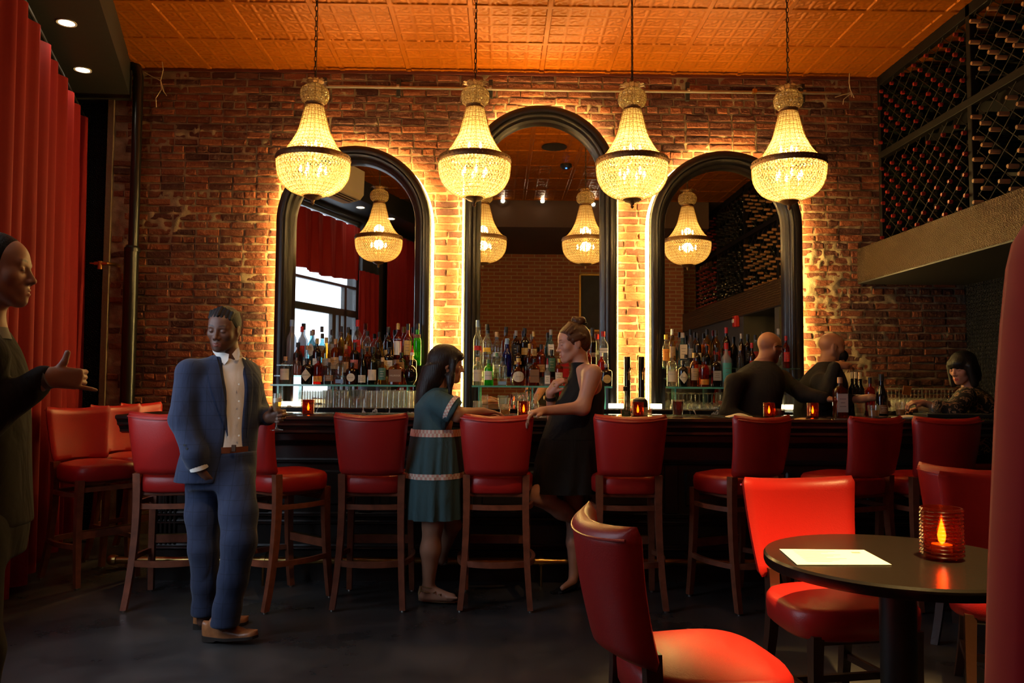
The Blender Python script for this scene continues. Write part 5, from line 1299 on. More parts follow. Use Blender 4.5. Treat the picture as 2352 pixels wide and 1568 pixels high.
# ================================================================== PEOPLE: a small signed-distance modeller
class Sdf:
    def __init__(s): s.ops = []
    def _add(s, fn, lo, hi, k, op): s.ops.append((fn, np.array(lo, float), np.array(hi, float), k, op)); return s
    def cone(s, a, b, ra, rb, k=.02, op='u'):
        a = np.array(a, float); b = np.array(b, float); ab = b-a; L = max(ab @ ab, 1e-9); R = max(ra, rb)
        def fn(p):
            t = np.clip(((p-a) @ ab)/L, 0, 1); q = p-a-t[:, None]*ab
            return np.sqrt((q*q).sum(1))-(ra+(rb-ra)*t)
        return s._add(fn, np.minimum(a, b)-R, np.maximum(a, b)+R, k, op)
    def ell(s, c, r, R=None, k=.02, op='u'):
        c = np.array(c, float); r = np.array(r, float) if hasattr(r, '__len__') else np.array([r]*3, float)
        M = np.eye(3) if R is None else np.array(R, float); e = np.sqrt(((M*r)**2).sum(1))
        def fn(p):
            q = (p-c) @ M; k0 = np.sqrt(((q/r)**2).sum(1)); k1 = np.sqrt(((q/(r*r))**2).sum(1))+1e-9
            return k0*(k0-1)/k1
        return s._add(fn, c-e, c+e, k, op)
    def loft(s, keys, yaw=0.0, k=.02, op='u', ex=2.0):
        """keys: (z, x, y, rx, ry) from bottom to top; ellipse axes turned by yaw"""
        K = np.array(sorted(keys), float); n = len(K); zz = np.linspace(K[0, 0], K[-1, 0], 80)
        D = np.zeros((80, 4))
        for j in range(4):             # monotone-ish cubic through the keys
            m = np.gradient(K[:, j+1], K[:, 0]) if n > 1 else np.zeros(n)
            i = np.clip(np.searchsorted(K[:, 0], zz)-1, 0, n-2); h = K[i+1, 0]-K[i, 0]; t = (zz-K[i, 0])/h
            D[:, j] = (2*t**3-3*t**2+1)*K[i, j+1]+(t**3-2*t**2+t)*h*m[i]+(-2*t**3+3*t**2)*K[i+1, j+1]+(t**3-t**2)*h*m[i+1]
        c, q = math.cos(yaw), math.sin(yaw); z0, z1 = K[0, 0], K[-1, 0]; R = K[:, 3:].max()
        def fn(p):
            z = p[:, 2]; cx, cy, rx, ry = (np.interp(z, zz, D[:, j]) for j in range(4))
            dx = p[:, 0]-cx; dy = p[:, 1]-cy; u = (dx*c+dy*q)/rx; v = (-dx*q+dy*c)/ry
            rad = (np.abs(u)**ex+np.abs(v)**ex)**(1/ex)
            d = (rad-1)*np.minimum(rx, ry); e = np.maximum(z0-z, z-z1)
            return np.maximum(d, e)
        return s._add(fn, (K[:, 1].min()-R, K[:, 2].min()-R, z0), (K[:, 1].max()+R, K[:, 2].max()+R, z1), k, op)
    def plane(s, pt, n, k=.004):       # cut away everything on the n side
        pt = np.array(pt, float); n = np.array(n, float)/np.linalg.norm(n)
        return s._add(lambda p: (p-pt) @ n, None, None, k, 'i')
    def _add_i(s): pass
    def grid(s, lo, hi, h):
        lo = np.array(lo, float); n = np.maximum(((np.array(hi)-lo)/h).astype(int)+2, 4)
        ax = [lo[d]+h*np.arange(n[d]) for d in range(3)]
        F = np.full(n, 0.5, np.float32)
        for fn, a, b, k, op in s.ops:
            if op == 'i':
                X = np.stack(np.meshgrid(*ax, indexing='ij'), -1).reshape(-1, 3); d = fn(X).reshape(n)
                F = np.maximum(F, d).astype(np.float32); continue
            m = k+2.5*h
            i0 = np.clip(((a-m-lo)/h).astype(int), 0, n); i1 = np.clip(((b+m-lo)/h).astype(int)+2, 0, n)
            if np.any(i1-i0 <= 0): continue
            sl = tuple(slice(i0[d], i1[d]) for d in range(3))
            X = np.stack(np.meshgrid(*[ax[d][sl[d]] for d in range(3)], indexing='ij'), -1).reshape(-1, 3)
            d = fn(X).reshape(i1-i0); G = F[sl]
            if op == 'u':
                if k > 0:
                    g = np.clip(.5+.5*(G-d)/k, 0, 1); F[sl] = G*(1-g)+d*g-k*g*(1-g)
                else: F[sl] = np.minimum(G, d)
            else:
                d = -d
                if k > 0:
                    g = np.clip(.5-.5*(G-d)/k, 0, 1); F[sl] = G*(1-g)+d*g+k*g*(1-g)
                else: F[sl] = np.maximum(G, d)
        return F, lo
    def bounds(s):
        A = [o for o in s.ops if o[4] == 'u']
        return np.min([o[1] for o in A], 0)-.02, np.max([o[2] for o in A], 0)+.02
def surface_nets(F, lo, h):
    S = F < 0; nx, ny, nz = F.shape
    cnt = np.zeros((nx-1, ny-1, nz-1), np.int8)
    cr = [(a, b, c) for a in (0, 1) for b in (0, 1) for c in (0, 1)]
    for a, b, c in cr: cnt += S[a:nx-1+a, b:ny-1+b, c:nz-1+c]
    act = (cnt > 0) & (cnt < 8); I = np.argwhere(act)
    if len(I) == 0: return np.zeros((0, 3)), np.zeros((0, 4), int)
    idx = np.full(cnt.shape, -1, np.int64); idx[act] = np.arange(len(I))
    pos = np.zeros((len(I), 3)); w = np.zeros(len(I))
    val = {c: F[I[:, 0]+c[0], I[:, 1]+c[1], I[:, 2]+c[2]].astype(float) for c in cr}
    for c in cr:
        for d in range(3):
            if c[d]: continue
            e = list(c); e[d] = 1; e = tuple(e); a, b = val[c], val[e]; m = (a < 0) != (b < 0)
            t = np.where(m, a/np.where(m, a-b, 1), 0); q = np.tile(np.array(c, float), (len(I), 1)); q[:, d] = t
            pos[m] += q[m]; w[m] += 1
    V = lo+h*(I+pos/w[:, None]); faces = []
    for d in range(3):
        u, v = (d+1) % 3, (d+2) % 3
        A = np.moveaxis(S, (d, u, v), (0, 1, 2)); X = np.moveaxis(idx, (d, u, v), (0, 1, 2))
        ch = A[:-1, 1:-1, 1:-1] != A[1:, 1:-1, 1:-1]; Q = np.argwhere(ch)
        i, j, k = Q[:, 0], Q[:, 1], Q[:, 2]
        f = np.stack([X[i, j, k], X[i, j+1, k], X[i, j+1, k+1], X[i, j, k+1]], -1)
        flip = ~A[:-1, 1:-1, 1:-1][ch]; f[flip] = f[flip][:, ::-1]; faces.append(f)
    return V, np.concatenate(faces)
def sdf_object(sd, name, m, base, h=.009, fine=(), tint=None, parent=None, smooth_it=1):
    lo, hi = sd.bounds(); F, o = sd.grid(lo, hi, h); V, Q = surface_nets(F, o, h); Vs, Qs = [V], [Q]
    for (a, b, hh) in fine:
        a = np.array(a, float); b = np.array(b, float)
        C = Vs[0][Qs[0]].mean(1); ins = np.all((C > a+h*.9) & (C < b-h*.9), 1); Qs[0] = Qs[0][~ins]
        F, o = sd.grid(a, b, hh); v, q = surface_nets(F, o, hh); Vs.append(v); Qs.append(q)
    off = 0; QQ = []
    for v, q in zip(Vs, Qs): QQ.append(q+off); off += len(v)
    V = np.concatenate(Vs); Q = np.concatenate(QQ)
    for _ in range(smooth_it):          # light relaxation to hide the grid
        acc = np.zeros_like(V); n = np.zeros(len(V))
        for a in range(4):
            i, j = Q[:, a], Q[:, (a+1) % 4]; np.add.at(acc, i, V[j]); np.add.at(acc, j, V[i]); np.add.at(n, i, 1); np.add.at(n, j, 1)
        ok = n > 0; W_ = V.copy(); W_[ok] = acc[ok]/n[ok][:, None]; V = V*.45+W_*.55
    used_v = np.unique(Q); remap = np.full(len(V), -1); remap[used_v] = np.arange(len(used_v)); V = V[used_v]; Q = remap[Q]
    me = bpy.data.meshes.new(name); me.from_pydata((V-np.array(base)).tolist(), [], Q.tolist()); me.shade_smooth(); me.materials.append(m)
    if tint is not None:
        col = np.ones((len(V), 4), np.float32); col[:, :3] = tint(V)
        at = me.color_attributes.new('tint', 'FLOAT_COLOR', 'POINT'); at.data.foreach_set('color', col.ravel())
    return link(name, me, parent)
def skin(name, col, rough=.45):
    m, nt, b = newmat(name); at = nt.nodes.new('ShaderNodeAttribute'); at.attribute_name = 'tint'
    mx = nt.nodes.new('ShaderNodeVectorMath'); mx.operation = 'MULTIPLY'; mx.inputs[0].default_value = col; nt.links.new(at.outputs['Color'], mx.inputs[1])
    nt.links.new(mx.outputs[0], b.inputs['Base Color']); b.inputs['Roughness'].default_value = rough; b.inputs['Specular IOR Level'].default_value = .45
    tc = nt.nodes.new('ShaderNodeTexCoord'); n = nt.nodes.new('ShaderNodeTexNoise'); n.inputs['Scale'].default_value = 300; nt.links.new(tc.outputs['Object'], n.inputs['Vector'])
    bp = nt.nodes.new('ShaderNodeBump'); bp.inputs['Strength'].default_value = .06; bp.inputs['Distance'].default_value = .002; nt.links.new(n.outputs[0], bp.inputs['Height']); nt.links.new(bp.outputs[0], b.inputs['Normal'])
    return m
def cloth(name, col, rough=.8, folds=(9, .5, .03), weave=None, sheen=.0, plaid=None):
    m, nt, b = newmat(name); b.inputs['Base Color'].default_value = (*col, 1); b.inputs['Roughness'].default_value = rough; b.inputs['Specular IOR Level'].default_value = .25
    if sheen: b.inputs['Sheen Weight'].default_value = sheen
    tc = nt.nodes.new('ShaderNodeTexCoord')
    n = nt.nodes.new('ShaderNodeTexNoise'); n.inputs['Scale'].default_value = folds[0]; n.inputs['Detail'].default_value = 3; n.inputs['Distortion'].default_value = .8
    mp = nt.nodes.new('ShaderNodeMapping'); mp.inputs['Scale'].default_value = (1, 1, .55); nt.links.new(tc.outputs['Object'], mp.inputs[0]); nt.links.new(mp.outputs[0], n.inputs['Vector'])
    n2 = nt.nodes.new('ShaderNodeTexNoise'); n2.inputs['Scale'].default_value = 400; nt.links.new(tc.outputs['Object'], n2.inputs['Vector'])
    b1 = nt.nodes.new('ShaderNodeBump'); b1.inputs['Strength'].default_value = folds[1]; b1.inputs['Distance'].default_value = folds[2]; nt.links.new(n.outputs[0], b1.inputs['Height'])
    b2 = nt.nodes.new('ShaderNodeBump'); b2.inputs['Strength'].default_value = .15; b2.inputs['Distance'].default_value = .002; nt.links.new(n2.outputs[0], b2.inputs['Height']); nt.links.new(b1.outputs[0], b2.inputs['Normal'])
    nt.links.new(b2.outputs[0], b.inputs['Normal'])
    if plaid:                           # faint window-pane check
        sep = nt.nodes.new('ShaderNodeSeparateXYZ'); nt.links.new(tc.outputs['Object'], sep.inputs[0]); prev = None
        for ax in (0, 2):
            mo = nt.nodes.new('ShaderNodeMath'); mo.operation = 'PINGPONG'; mo.inputs[1].default_value = plaid[0]; nt.links.new(sep.outputs[ax], mo.inputs[0])
            lt = nt.nodes.new('ShaderNodeMath'); lt.operation = 'LESS_THAN'; lt.inputs[1].default_value = .0016; nt.links.new(mo.outputs[0], lt.inputs[0])
            if prev is None: prev = lt.outputs[0]
            else:
                mxx = nt.nodes.new('ShaderNodeMath'); mxx.operation = 'MAXIMUM'; nt.links.new(prev, mxx.inputs[0]); nt.links.new(lt.outputs[0], mxx.inputs[1]); prev = mxx.outputs[0]
        mx = nt.nodes.new('ShaderNodeMix'); mx.data_type = 'RGBA'; nt.links.new(prev, mx.inputs[0]); mx.inputs[6].default_value = (*col, 1); mx.inputs[7].default_value = (*plaid[1], 1); nt.links.new(mx.outputs[2], b.inputs['Base Color'])
    return m
def hairmat(name, col, rough=.45, scale=(60, 60, 6)):
    m, nt, b = newmat(name); b.inputs['Base Color'].default_value = (*col, 1); b.inputs['Roughness'].default_value = rough
    tc = nt.nodes.new('ShaderNodeTexCoord'); mp = nt.nodes.new('ShaderNodeMapping'); mp.inputs['Scale'].default_value = scale; nt.links.new(tc.outputs['Object'], mp.inputs[0])
    n = nt.nodes.new('ShaderNodeTexNoise'); n.inputs['Scale'].default_value = 3.0; n.inputs['Detail'].default_value = 3; n.inputs['Distortion'].default_value = .6; nt.links.new(mp.outputs[0], n.inputs['Vector'])
    bp = nt.nodes.new('ShaderNodeBump'); bp.inputs['Strength'].default_value = .45; bp.inputs['Distance'].default_value = .008; b.inputs['Specular IOR Level'].default_value = .3; nt.links.new(n.outputs[0], bp.inputs['Height']); nt.links.new(bp.outputs[0], b.inputs['Normal'])
    return m
def frame(c, fwd, up=(0, 0, 1)):
    f = Vector(fwd).normalized(); x = f.cross(Vector(up)).normalized(); u = x.cross(f)
    return Matrix(((x.x, f.x, u.x, c[0]), (x.y, f.y, u.y, c[1]), (x.z, f.z, u.z, c[2]), (0, 0, 0, 1)))
def head_sdf(sd, M, sc=1.0, male=True, neck=None, neck_r=.055):
    T = lambda x, y, z: tuple(M @ Vector((x*sc, y*sc, z*sc))); R = np.array(M.to_3x3()); e = lambda c, r, k, op='u', RR=R: sd.ell(T(*c), tuple(q*sc for q in r), RR, k*sc, op)
    co = lambda a, b, ra, rb, k, op='u': sd.cone(T(*a), T(*b), ra*sc, rb*sc, k*sc, op)
    j = 1.0 if male else .90
    e((0, -.016, .028), (.0745, .096, .087), 0); e((0, .036, .030), (.060, .050, .060), .03); e((0, .034, -.034), (.058*j, .054, .068), .03)
    for s in (-1, 1):
        co((s*.053*j, -.008, -.045), (s*.021*j, .058, -.098), .023*j, .017, .03); e((s*.043, .054, -.022), (.021, .021, .019), .025)
    e((0, .073, -.099), (.019*j, .017, .015), .02)
    co((-.040, .0755, .021), (.040, .0755, .021), .0085 if male else .006, .0085 if male else .006, .018)
    for s in (-1, 1):
        e((s*.031, .099, .000), (.021, .019, .013), .014, 's'); e((s*.031, .0745, .000), (.0150, .0140, .0125), .004)
    co((0, .083, .012), (0, .103, -.028), .0065, .0090 if male else .0075, .012); e((0, .1045, -.034), (.0105, .0105, .0090), .008)
    for s in (-1, 1): e((s*.0130, .093, -.0375), (.0085, .0105, .0075), .007)
    e((0, .077, -.067), (.029, .016, .021), .02)
    for s in (-1, 1):
        co((s*.022, .081, -.067), (s*.003, .0935, -.0625), .0025, .0058, .004); co((s*.020, .081, -.070), (s*.003, .0925, -.0745), .0025, .0068, .004)
    sd.cone(T(-.021, .0955, -.0678), T(.021, .0955, -.0678), .0028*sc, .0028*sc, .003*sc, 's')
    for s in (-1, 1):
        e((s*.0755, -.012, -.006), (.0085, .020, .032), .010); e((s*.085, -.005, -.003), (.006, .010, .017), .006, 's')
    if neck is not None:
        co((0, -.022, -.045), (0, -.030, -.09), .050*j, .050*j, .03); sd.cone(T(0, -.028, -.08), neck, .050*sc*j, neck_r, .03)
def head_tint(M, sc, lips, brow, lash=(.15, .12, .12), shade=None):
    Mi = np.array(M.inverted())
    def fn(V):
        L = (V @ Mi[:3, :3].T + Mi[:3, 3])/sc; x, y, z = L[:, 0], L[:, 1], L[:, 2]; ax = np.abs(x); c = np.ones((len(V), 3))
        def blend(mask, col): c[:] = c*(1-mask[:, None])+np.array(col)*mask[:, None]
        sm = lambda v, a, b: np.clip((v-a)/(b-a), 0, 1)
        if shade is not None: blend(sm(-z, .045, .075)*sm(y, .0, .03)*.8*(z > -.13), shade)      # beard shadow
        lp = sm(.0245-ax, 0, .004)*sm(z, -.0835, -.079)*sm(-z, .0585, .062)*(y > .074); blend(lp, lips)
        blend(sm(.022-ax, 0, .004)*sm(.0016-np.abs(z+.0678), 0, .0012)*(y > .074)*.9, (.25, .12, .1))
        bz = .0265+.004*np.sin(np.clip((ax-.012)/.04, 0, 1)*2.6); blend(sm(ax, .011, .015)*sm(.052-ax, 0, .01)*sm(.0042-np.abs(z-bz), 0, .002)*(y > .05), brow)
        ez = -.0035-.0025*((ax-.031)/.015)**2*-1; blend(sm(.0155-np.abs(ax-.031), 0, .003)*sm(.0022-np.abs(z-ez), 0, .0014)*(y > .055), lash)
        blend(sm(.008-np.hypot(ax-.011, (z+.043)), 0, .004)*(y > .086)*.8, (.3, .2, .2))
        return c
    return fn
def hand_sdf(sd, wrist, fdir, back, side, curls, thumb, sc=1.0, spread=.06):
    """curls: (knuckle, middle) bend per finger index..little; thumb: two direction vectors in hand space"""
    M = frame(wrist, fdir, back); T = lambda x, y, z: tuple(M @ Vector((x*sc, y*sc, z*sc)))
    xs = (.025, .009, -.008, -.024); ys = (.090, .094, .089, .080); LEN = ((.042, .026, .021), (.046, .029, .022), (.043, .027, .021), (.034, .021, .019)); r0 = (.0094, .0096, .0092, .0082)
    for i in range(4):
        sd.cone(T(side*xs[i]*.55, .008, 0), T(side*xs[i], ys[i], 0), .0205*sc, .0112*sc, .012*sc)
    sd.ell(T(side*.016, .045, -.008), (.020*sc, .034*sc, .014*sc), np.array(M.to_3x3()), .015*sc)
    for i in range(4):
        p = Vector((side*xs[i], ys[i], 0)); a = 0; sx = side*spread*(1.5-i)/1.5; r = r0[i]
        for q, L in enumerate(LEN[i]):
            a += curls[i][min(q, len(curls[i])-1)]; d = Vector((sx*math.cos(a), math.cos(a), -math.sin(a))).normalized()
            n = p+d*L; r2 = r*.93; sd.cone(T(*p), T(*n), r*sc, r2*sc, .004*sc); p = n; r = r2
    p = Vector((side*.020, .022, -.004)); r = .0125
    for q, d in enumerate(thumb):
        d = Vector((side*d[0], d[1], d[2])).normalized(); n = p+d*((.040, .032, .026)[q]); r2 = r*.88; sd.cone(T(*p), T(*n), r*sc, r2*sc, .006*sc); p = n; r = r2
    return M
def box_around(pts, pad): 
    a = np.array([tuple(p) for p in pts]); return a.min(0)-pad, a.max(0)+pad
def shoe(M, m_up, m_sole, parent, base, L=.285, heel=.026, toe_up=0.0, lace=True):
    """leather shoe: heel at the frame origin on the ground, toe along +Y"""
    B = Vector(base); R = lambda x, y, z: M @ Vector((x, y, z))-B
    def out(t, wk=1.0):
        y = L*t; w = (.034+.014*math.sin(min(t*1.25, 1)*math.pi*.75))*wk
        if t > .80: w *= math.sqrt(max(0, 1-((t-.80)/.20)**2))*.97+.03
        if t < .10: w *= .72+.28*math.sqrt(1-((.10-t)/.10)**2)
        return y, w
    ts = [k/20 for k in range(21)]; rings = []
    for t in ts:
        y, w = out(t); hz = heel+.012*(1-t)+(.0)
        ht = .072 if t < .12 else (.100-.02*abs(t-.2)/.1 if t < .34 else .088-.058*min(1, (t-.34)/.42) if t < .76 else .036-.012*((t-.76)/.24))
        ht = max(ht, .03); zb = .012+(heel-.012)*max(0, 1-t/.45)
        ring = []
        for k in range(14):
            a = math.pi*k/13; ring.append(R(w*math.cos(a), y, zb+(ht-.0)*abs(math.sin(a))**.75+ (0)))
        rings.append(ring)
    up_ = MB().loft(rings).build('upper', m_up, parent, smooth=1.0)
    rg = []
    for t in ts:
        y, w = out(t, 1.10); zb = .012+(heel-.012)*max(0, 1-t/.45); z0 = 0.0 if t < .28 else (.002 if t > .34 else .001)
        zlow = 0.0 if t < .28 else zb-.010
        rg.append([R(-w, y, zb+.004), R(w, y, zb+.004), R(w, y, zlow), R(-w, y, zlow)])
    so_ = MB().loft(rg).build('sole', m_sole, parent, smooth=.5)
    if lace:
        for q in range(4):
            y = L*(.36+.06*q); z = .012+.088-.058*min(1, (.02+.06*q)/.42)+.006
            MB().tube([R(-.018, y, z-.008), R(0, y+.004, z+.002), R(.018, y, z-.008)], .0022, 6).build('lace', m_up, up_)
    return up_
# ------------------------------------------------------------------ man in the navy suit
def J(px, py, Y): return tuple(P(px, py, Y))
def kz(px, py, Y, rx, ry): p = P(px, py, Y); return (p.z, p.x, p.y, rx, ry)
def man_suit():
    base = Vector((P(500, 1455, 4.27).x, 4.28, 0)); B = tuple(base)
    sk = skin('deep brown skin', (0.15, 0.062, 0.036)); navy = cloth('navy checked wool', (0.024, 0.034, 0.076), .85, (7, .55, .03), plaid=(.036, (.016, .022, .050)), sheen=.15)
    shirt = cloth('white cotton shirt', (0.80, 0.74, 0.68), .75, (8, .5, .02))
    hc = J(514, 755, 4.31); Mh = frame(hc, (-.10, -.96, -.22), (.07, 0, 1)); nb = J(531, 826, 4.37)
    sd = Sdf(); head_sdf(sd, Mh, .98, True, nb, .062)
    # trunk and limbs under the clothes
    sd.loft([kz(512, 1085, 4.36, .15, .10), kz(515, 980, 4.37, .14, .10), kz(520, 880, 4.38, .16, .10), kz(528, 838, 4.38, .09, .07)], .62, .03)
    shR, elR, wrR = J(436, 856, 4.26), J(419, 962, 4.22), J(456, 1072, 4.19)
    shL, elL, wrL = J(567, 857, 4.50), J(594, 948, 4.62), J(615, 958, 4.42)
    for a, b, ra, rb in ((shR, elR, .045, .040), (elR, wrR, .038, .026), (shL, elL, .045, .04), (elL, wrL, .038, .027), (shR, J(528, 850, 4.38), .04, .045), (shL, J(528, 850, 4.38), .04, .045)): sd.cone(a, b, ra, rb, .03)
    hand_sdf(sd, wrR, (.22, .55, -.80), (-.75, -.65, -.2), -1, [(.3, .4)]*4, [(.3, .9, -.3), (.1, 1, -.3)])
    hand_sdf(sd, wrL, (.90, -.32, .10), (.32, .90, .12), 1, [(.55, 1.05), (.6, 1.05), (.7, 1.0), (.8, 1.0)], [(.55, .55, -.55), (.35, .75, -.75)])
    hipR, knR, anR = J(470, 1092, 4.36), J(468, 1250, 4.34), J(468, 1425, 4.36); hipL, knL, anL = J(545, 1092, 4.36), J(554, 1240, 4.20), J(512, 1432, 4.17)
    for a, b, ra, rb in ((hipR, knR, .08, .055), (knR, anR, .052, .036), (hipL, knL, .08, .055), (knL, anL, .052, .036)): sd.cone(a, b, ra, rb, .03)
    tt = head_tint(Mh, 1.0, (1.6, 1.0, 1.0), (.22, .2, .2), (.14, .12, .12), (.55, .52, .5))
    me = sdf_object(sd, 'person', sk, B, .010, [(*box_around([hc], .15),  .0032), (*box_around([wrL, J(660, 940, 4.3)], .05), .0035)], tt); me.location = base
    tag(me, 'man in a navy checked suit holding a champagne flute beside the bar', 'person')
    # hair: short twists drawn back
    hs = Sdf(); hs.ell(tuple(Mh @ Vector((0, -.018, .033))), (.080, .100, .0875), np.array(Mh.to_3x3()), 0)
    for q in range(7):
        x = -.054+.018*q
        for a, b in (((x, .074-abs(x)*.5, .082-abs(x)*.35), (x*1.05, .02, .118-abs(x)*.45)), ((x*1.05, .02, .118-abs(x)*.45), (x, -.06, .108-abs(x)*.5))):
            hs.cone(tuple(Mh @ Vector(a)), tuple(Mh @ Vector(b)), .0085, .0095, .004)
    n = Mh.to_3x3() @ Vector((0, .93, -1)); hs.plane(tuple(Mh @ Vector((0, .012, .012))), tuple(n))
    sdf_object(hs, 'hair', hairmat('black twisted hair', (0.010, 0.008, 0.008), .55, (90, 90, 30)), B, .0035, parent=me)
    # shirt
    ss = Sdf(); ss.loft([kz(517, 1030, 4.36, .150, .112), kz(516, 985, 4.365, .148, .112), kz(518, 930, 4.375, .155, .118), kz(520, 880, 4.385, .160, .115), kz(528, 852, 4.39, .15, .09), kz(530, 836, 4.385, .098, .082), kz(531, 820, 4.38, .073, .069)], .62, .0)
    so_ = sdf_object(ss, 'shirt', shirt, B, .007, parent=me)
    # collar: two pointed leaves lying round the neck
    nc = Vector(J(531, 826, 4.375))
    def cpt(x, y, out):
        q = P(x, y, 4.31); r = .071+out; dx = max(-.98*r, min(.98*r, q.x-nc.x)); q = P(x, y, nc.y-math.sqrt(r*r-dx*dx)); return q-base
    for top, low in ((((487, 801), (491, 802), (499, 805), (510, 808), (520, 811), (526, 813)), ((489, 808), (493, 813), (500, 822), (508, 831), (516, 837), (524, 827))),
                     (((533, 813), (537, 808), (541, 803), (545, 799), (549, 797)), ((537, 820), (541, 826), (546, 828), (550, 822), (551, 812)))):
        rows = [[cpt(*a, .0), cpt(*a, .005), cpt(*b, .016), cpt(*b, .011)] for a, b in zip(top, low)]
        MB().loft(rows).build('collar', shirt, so_, smooth=.8)
    mbt = mat('shirt button', (.6, .5, .38), .4)
    for y in (882, 921, 960, 1000): 
        p = P(549, y, 4.262)-base; MB().lathe([(0, 0), (.005, 0), (.005, .002), (0, .002)], 10, Matrix.Translation(p) @ Matrix.Rotation(math.pi/2, 4, 'X')).build('button', mbt, so_)
    # belt and trousers
    bl = MB(); rings = []
    for k in range(28):
        a = 2*math.pi*k/28; c, q = math.cos(.62), math.sin(.62); u, v = .146*math.cos(a), .1135*math.sin(a); o = P(517, 1030, 4.36)-base
        w = Vector((u*c-v*q, u*q+v*c, 0)); rings.append([o+w+Vector((0, 0, -.016)), o+w*1.03+Vector((0, 0, -.016)), o+w*1.03+Vector((0, 0, .016)), o+w+Vector((0, 0, .016))])
    be = bl.loft(rings, closed=True).build('belt', mat('brown leather belt', (0.16, 0.045, 0.018), .35), me, smooth=.5)
    p = P(537, 1029, 4.238)-base; rbox(MB(), (p.x-.012, p.y-.004, p.z-.018), (p.x+.012, p.y+.004, p.z+.018), .003).build('buckle', mat('dark buckle', (.10, .05, .03), .3, .6), be)
    ts = Sdf(); ts.loft([kz(508, 1120, 4.36, .165, .125), kz(512, 1080, 4.36, .172, .125), kz(518, 1050, 4.36, .162, .12), kz(520, 1035, 4.36, .156, .114)], .5, .0)
    for chain in (((470, 1100, 4.37, .098), (467, 1180, 4.36, .090), (468, 1260, 4.345, .076), (471, 1340, 4.36, .066), (470, 1398, 4.37, .062), (469, 1428, 4.37, .066)), ((541, 1105, 4.33, .100), (548, 1180, 4.26, .094), (549, 1245, 4.21, .086), (535, 1330, 4.20, .072), (522, 1395, 4.19, .066), (517, 1432, 4.18, .072))):
        for a, b in zip(chain[:-1], chain[1:]): ts.cone(J(*a[:3]), J(*b[:3]), a[3], b[3], .03)
    ts.plane((0, 0, P(480, 1421, 4.3).z), (0, 0, -1))
    tr = sdf_object(ts, 'trousers', navy, B, .008, parent=me)
    # jacket, open in front
    js = Sdf(); js.loft([kz(495, 1102, 4.37, .210, .150), kz(500, 1060, 4.37, .200, .145), kz(512, 990, 4.38, .184, .135), kz(516, 930, 4.39, .190, .138), kz(517, 872, 4.39, .194, .130), kz(519, 848, 4.39, .162, .105), kz(527, 820, 4.39, .088, .082)], .62, .0, ex=2.3)
    for a, b, ra, rb in ((shR, elR, .072, .066), (elR, J(447, 1040, 4.18), .064, .060), (J(447, 1040, 4.18), J(452, 1058, 4.19), .060, .054), (shL, elL, .068, .060), (elL, J(615, 957, 4.46), .058, .048), (shR, J(500, 840, 4.36), .062, .055), (shL, J(545, 840, 4.42), .060, .055)): js.cone(a, b, ra, rb, .03)
    js.plane(tuple(np.array(J(452, 1068, 4.14))), (.0, -.05, -1)) if False else None
    # front opening follows the body turn
    fy = lambda Y: Y-.14
    js.loft([(P(x, y, 4.2).z, P(x, y, 4.2).x, Yc, w, .11) for x, y, Yc, w in ((535, 1135, 4.215, .13), (535, 1090, 4.215, .090), (538, 1040, 4.215, .066), (540, 1000, 4.22, .058), (543, 950, 4.225, .058), (544, 900, 4.235, .066), (534, 850, 4.25, .070), (532, 795, 4.27, .088))], .45, .006, 's')
    js.loft([(P(531, 835, 4.37).z, P(531, 835, 4.37).x, 4.385, .070, .070), (P(531, 780, 4.37).z, P(531, 780, 4.37).x, 4.385, .088, .088)], 0, .004, 's')
    ja = sdf_object(js, 'jacket', navy, B, .007, [(*box_around([J(540, 900, 4.22), J(540, 1040, 4.22)], .02), .006)] if False else [], parent=me)
    # lapels laid on the cloth
    from mathutils.bvhtree import BVHTree
    def bvh(o): return BVHTree.FromPolygons([v.co.copy() for v in o.data.vertices], [list(p.vertices) for p in o.data.polygons])
    trees = [bvh(ja), bvh(so_)]; cam = Vector((0, 0, CAMZ))-base
    def on_cloth(x, y, lift):
        d = ray(x, y).normalized(); best = None
        for t in trees:
            h = t.ray_cast(cam, d)
            if h[0] is not None and (best is None or h[3] < best): best = h[3]
        return cam+d*((best if best else 4.4)-lift)
    for inner, outer in ((((497, 818), (504, 845), (511, 885), (517, 925), (521, 965), (523, 1000)), ((489, 822), (476, 852), (484, 890), (497, 928), (511, 966), (522, 1002))),
                         (((555, 820), (563, 846), (569, 886), (571, 926), (569, 966), (566, 1000)), ((561, 824), (579, 852), (581, 890), (578, 928), (573, 966), (567, 1002)))):
        rows = []; m_ = 4
        for q in range(26):
            t = q/25*5; a = min(int(t), 4); f = t-a
            pi = [inner[a][d]*(1-f)+inner[a+1][d]*f for d in (0, 1)]; po_ = [outer[a][d]*(1-f)+outer[a+1][d]*f for d in (0, 1)]
            top = [on_cloth(pi[0]+(po_[0]-pi[0])*k/m_, pi[1]+(po_[1]-pi[1])*k/m_, .013) for k in range(m_+1)]
            yy = sum(p.y for p in top)/len(top)
            rows.append(top+[p+Vector((0, .006, 0)) for p in reversed(top)])
        MB().loft(rows).build('lapel', navy, ja, smooth=.9)
    for k in range(4):
        p = P(424+5*k, 1022+8*k, 4.118)-base; MB().lathe([(0, 0), (.006, 0), (.006, .003), (0, .003)], 10, Matrix.Translation(p) @ Matrix.Rotation(math.pi/2, 4, 'X')).build('cuff_button', m_black, ja)
    # shirt cuff
    a, b = Vector(J(452, 1056, 4.185)), Vector(J(458, 1077, 4.195)); MB().tube([a-base, b-base], .046, 18).build('shirt_cuff', shirt, me)
    # pocket edge
    tan_l = mat('tan brogue leather', (0.36, 0.130, 0.045), .32, 0, .5, bump=(60, .15), var=(30, .25)); sole = mat('dark shoe sole', (.03, .02, .015), .5)
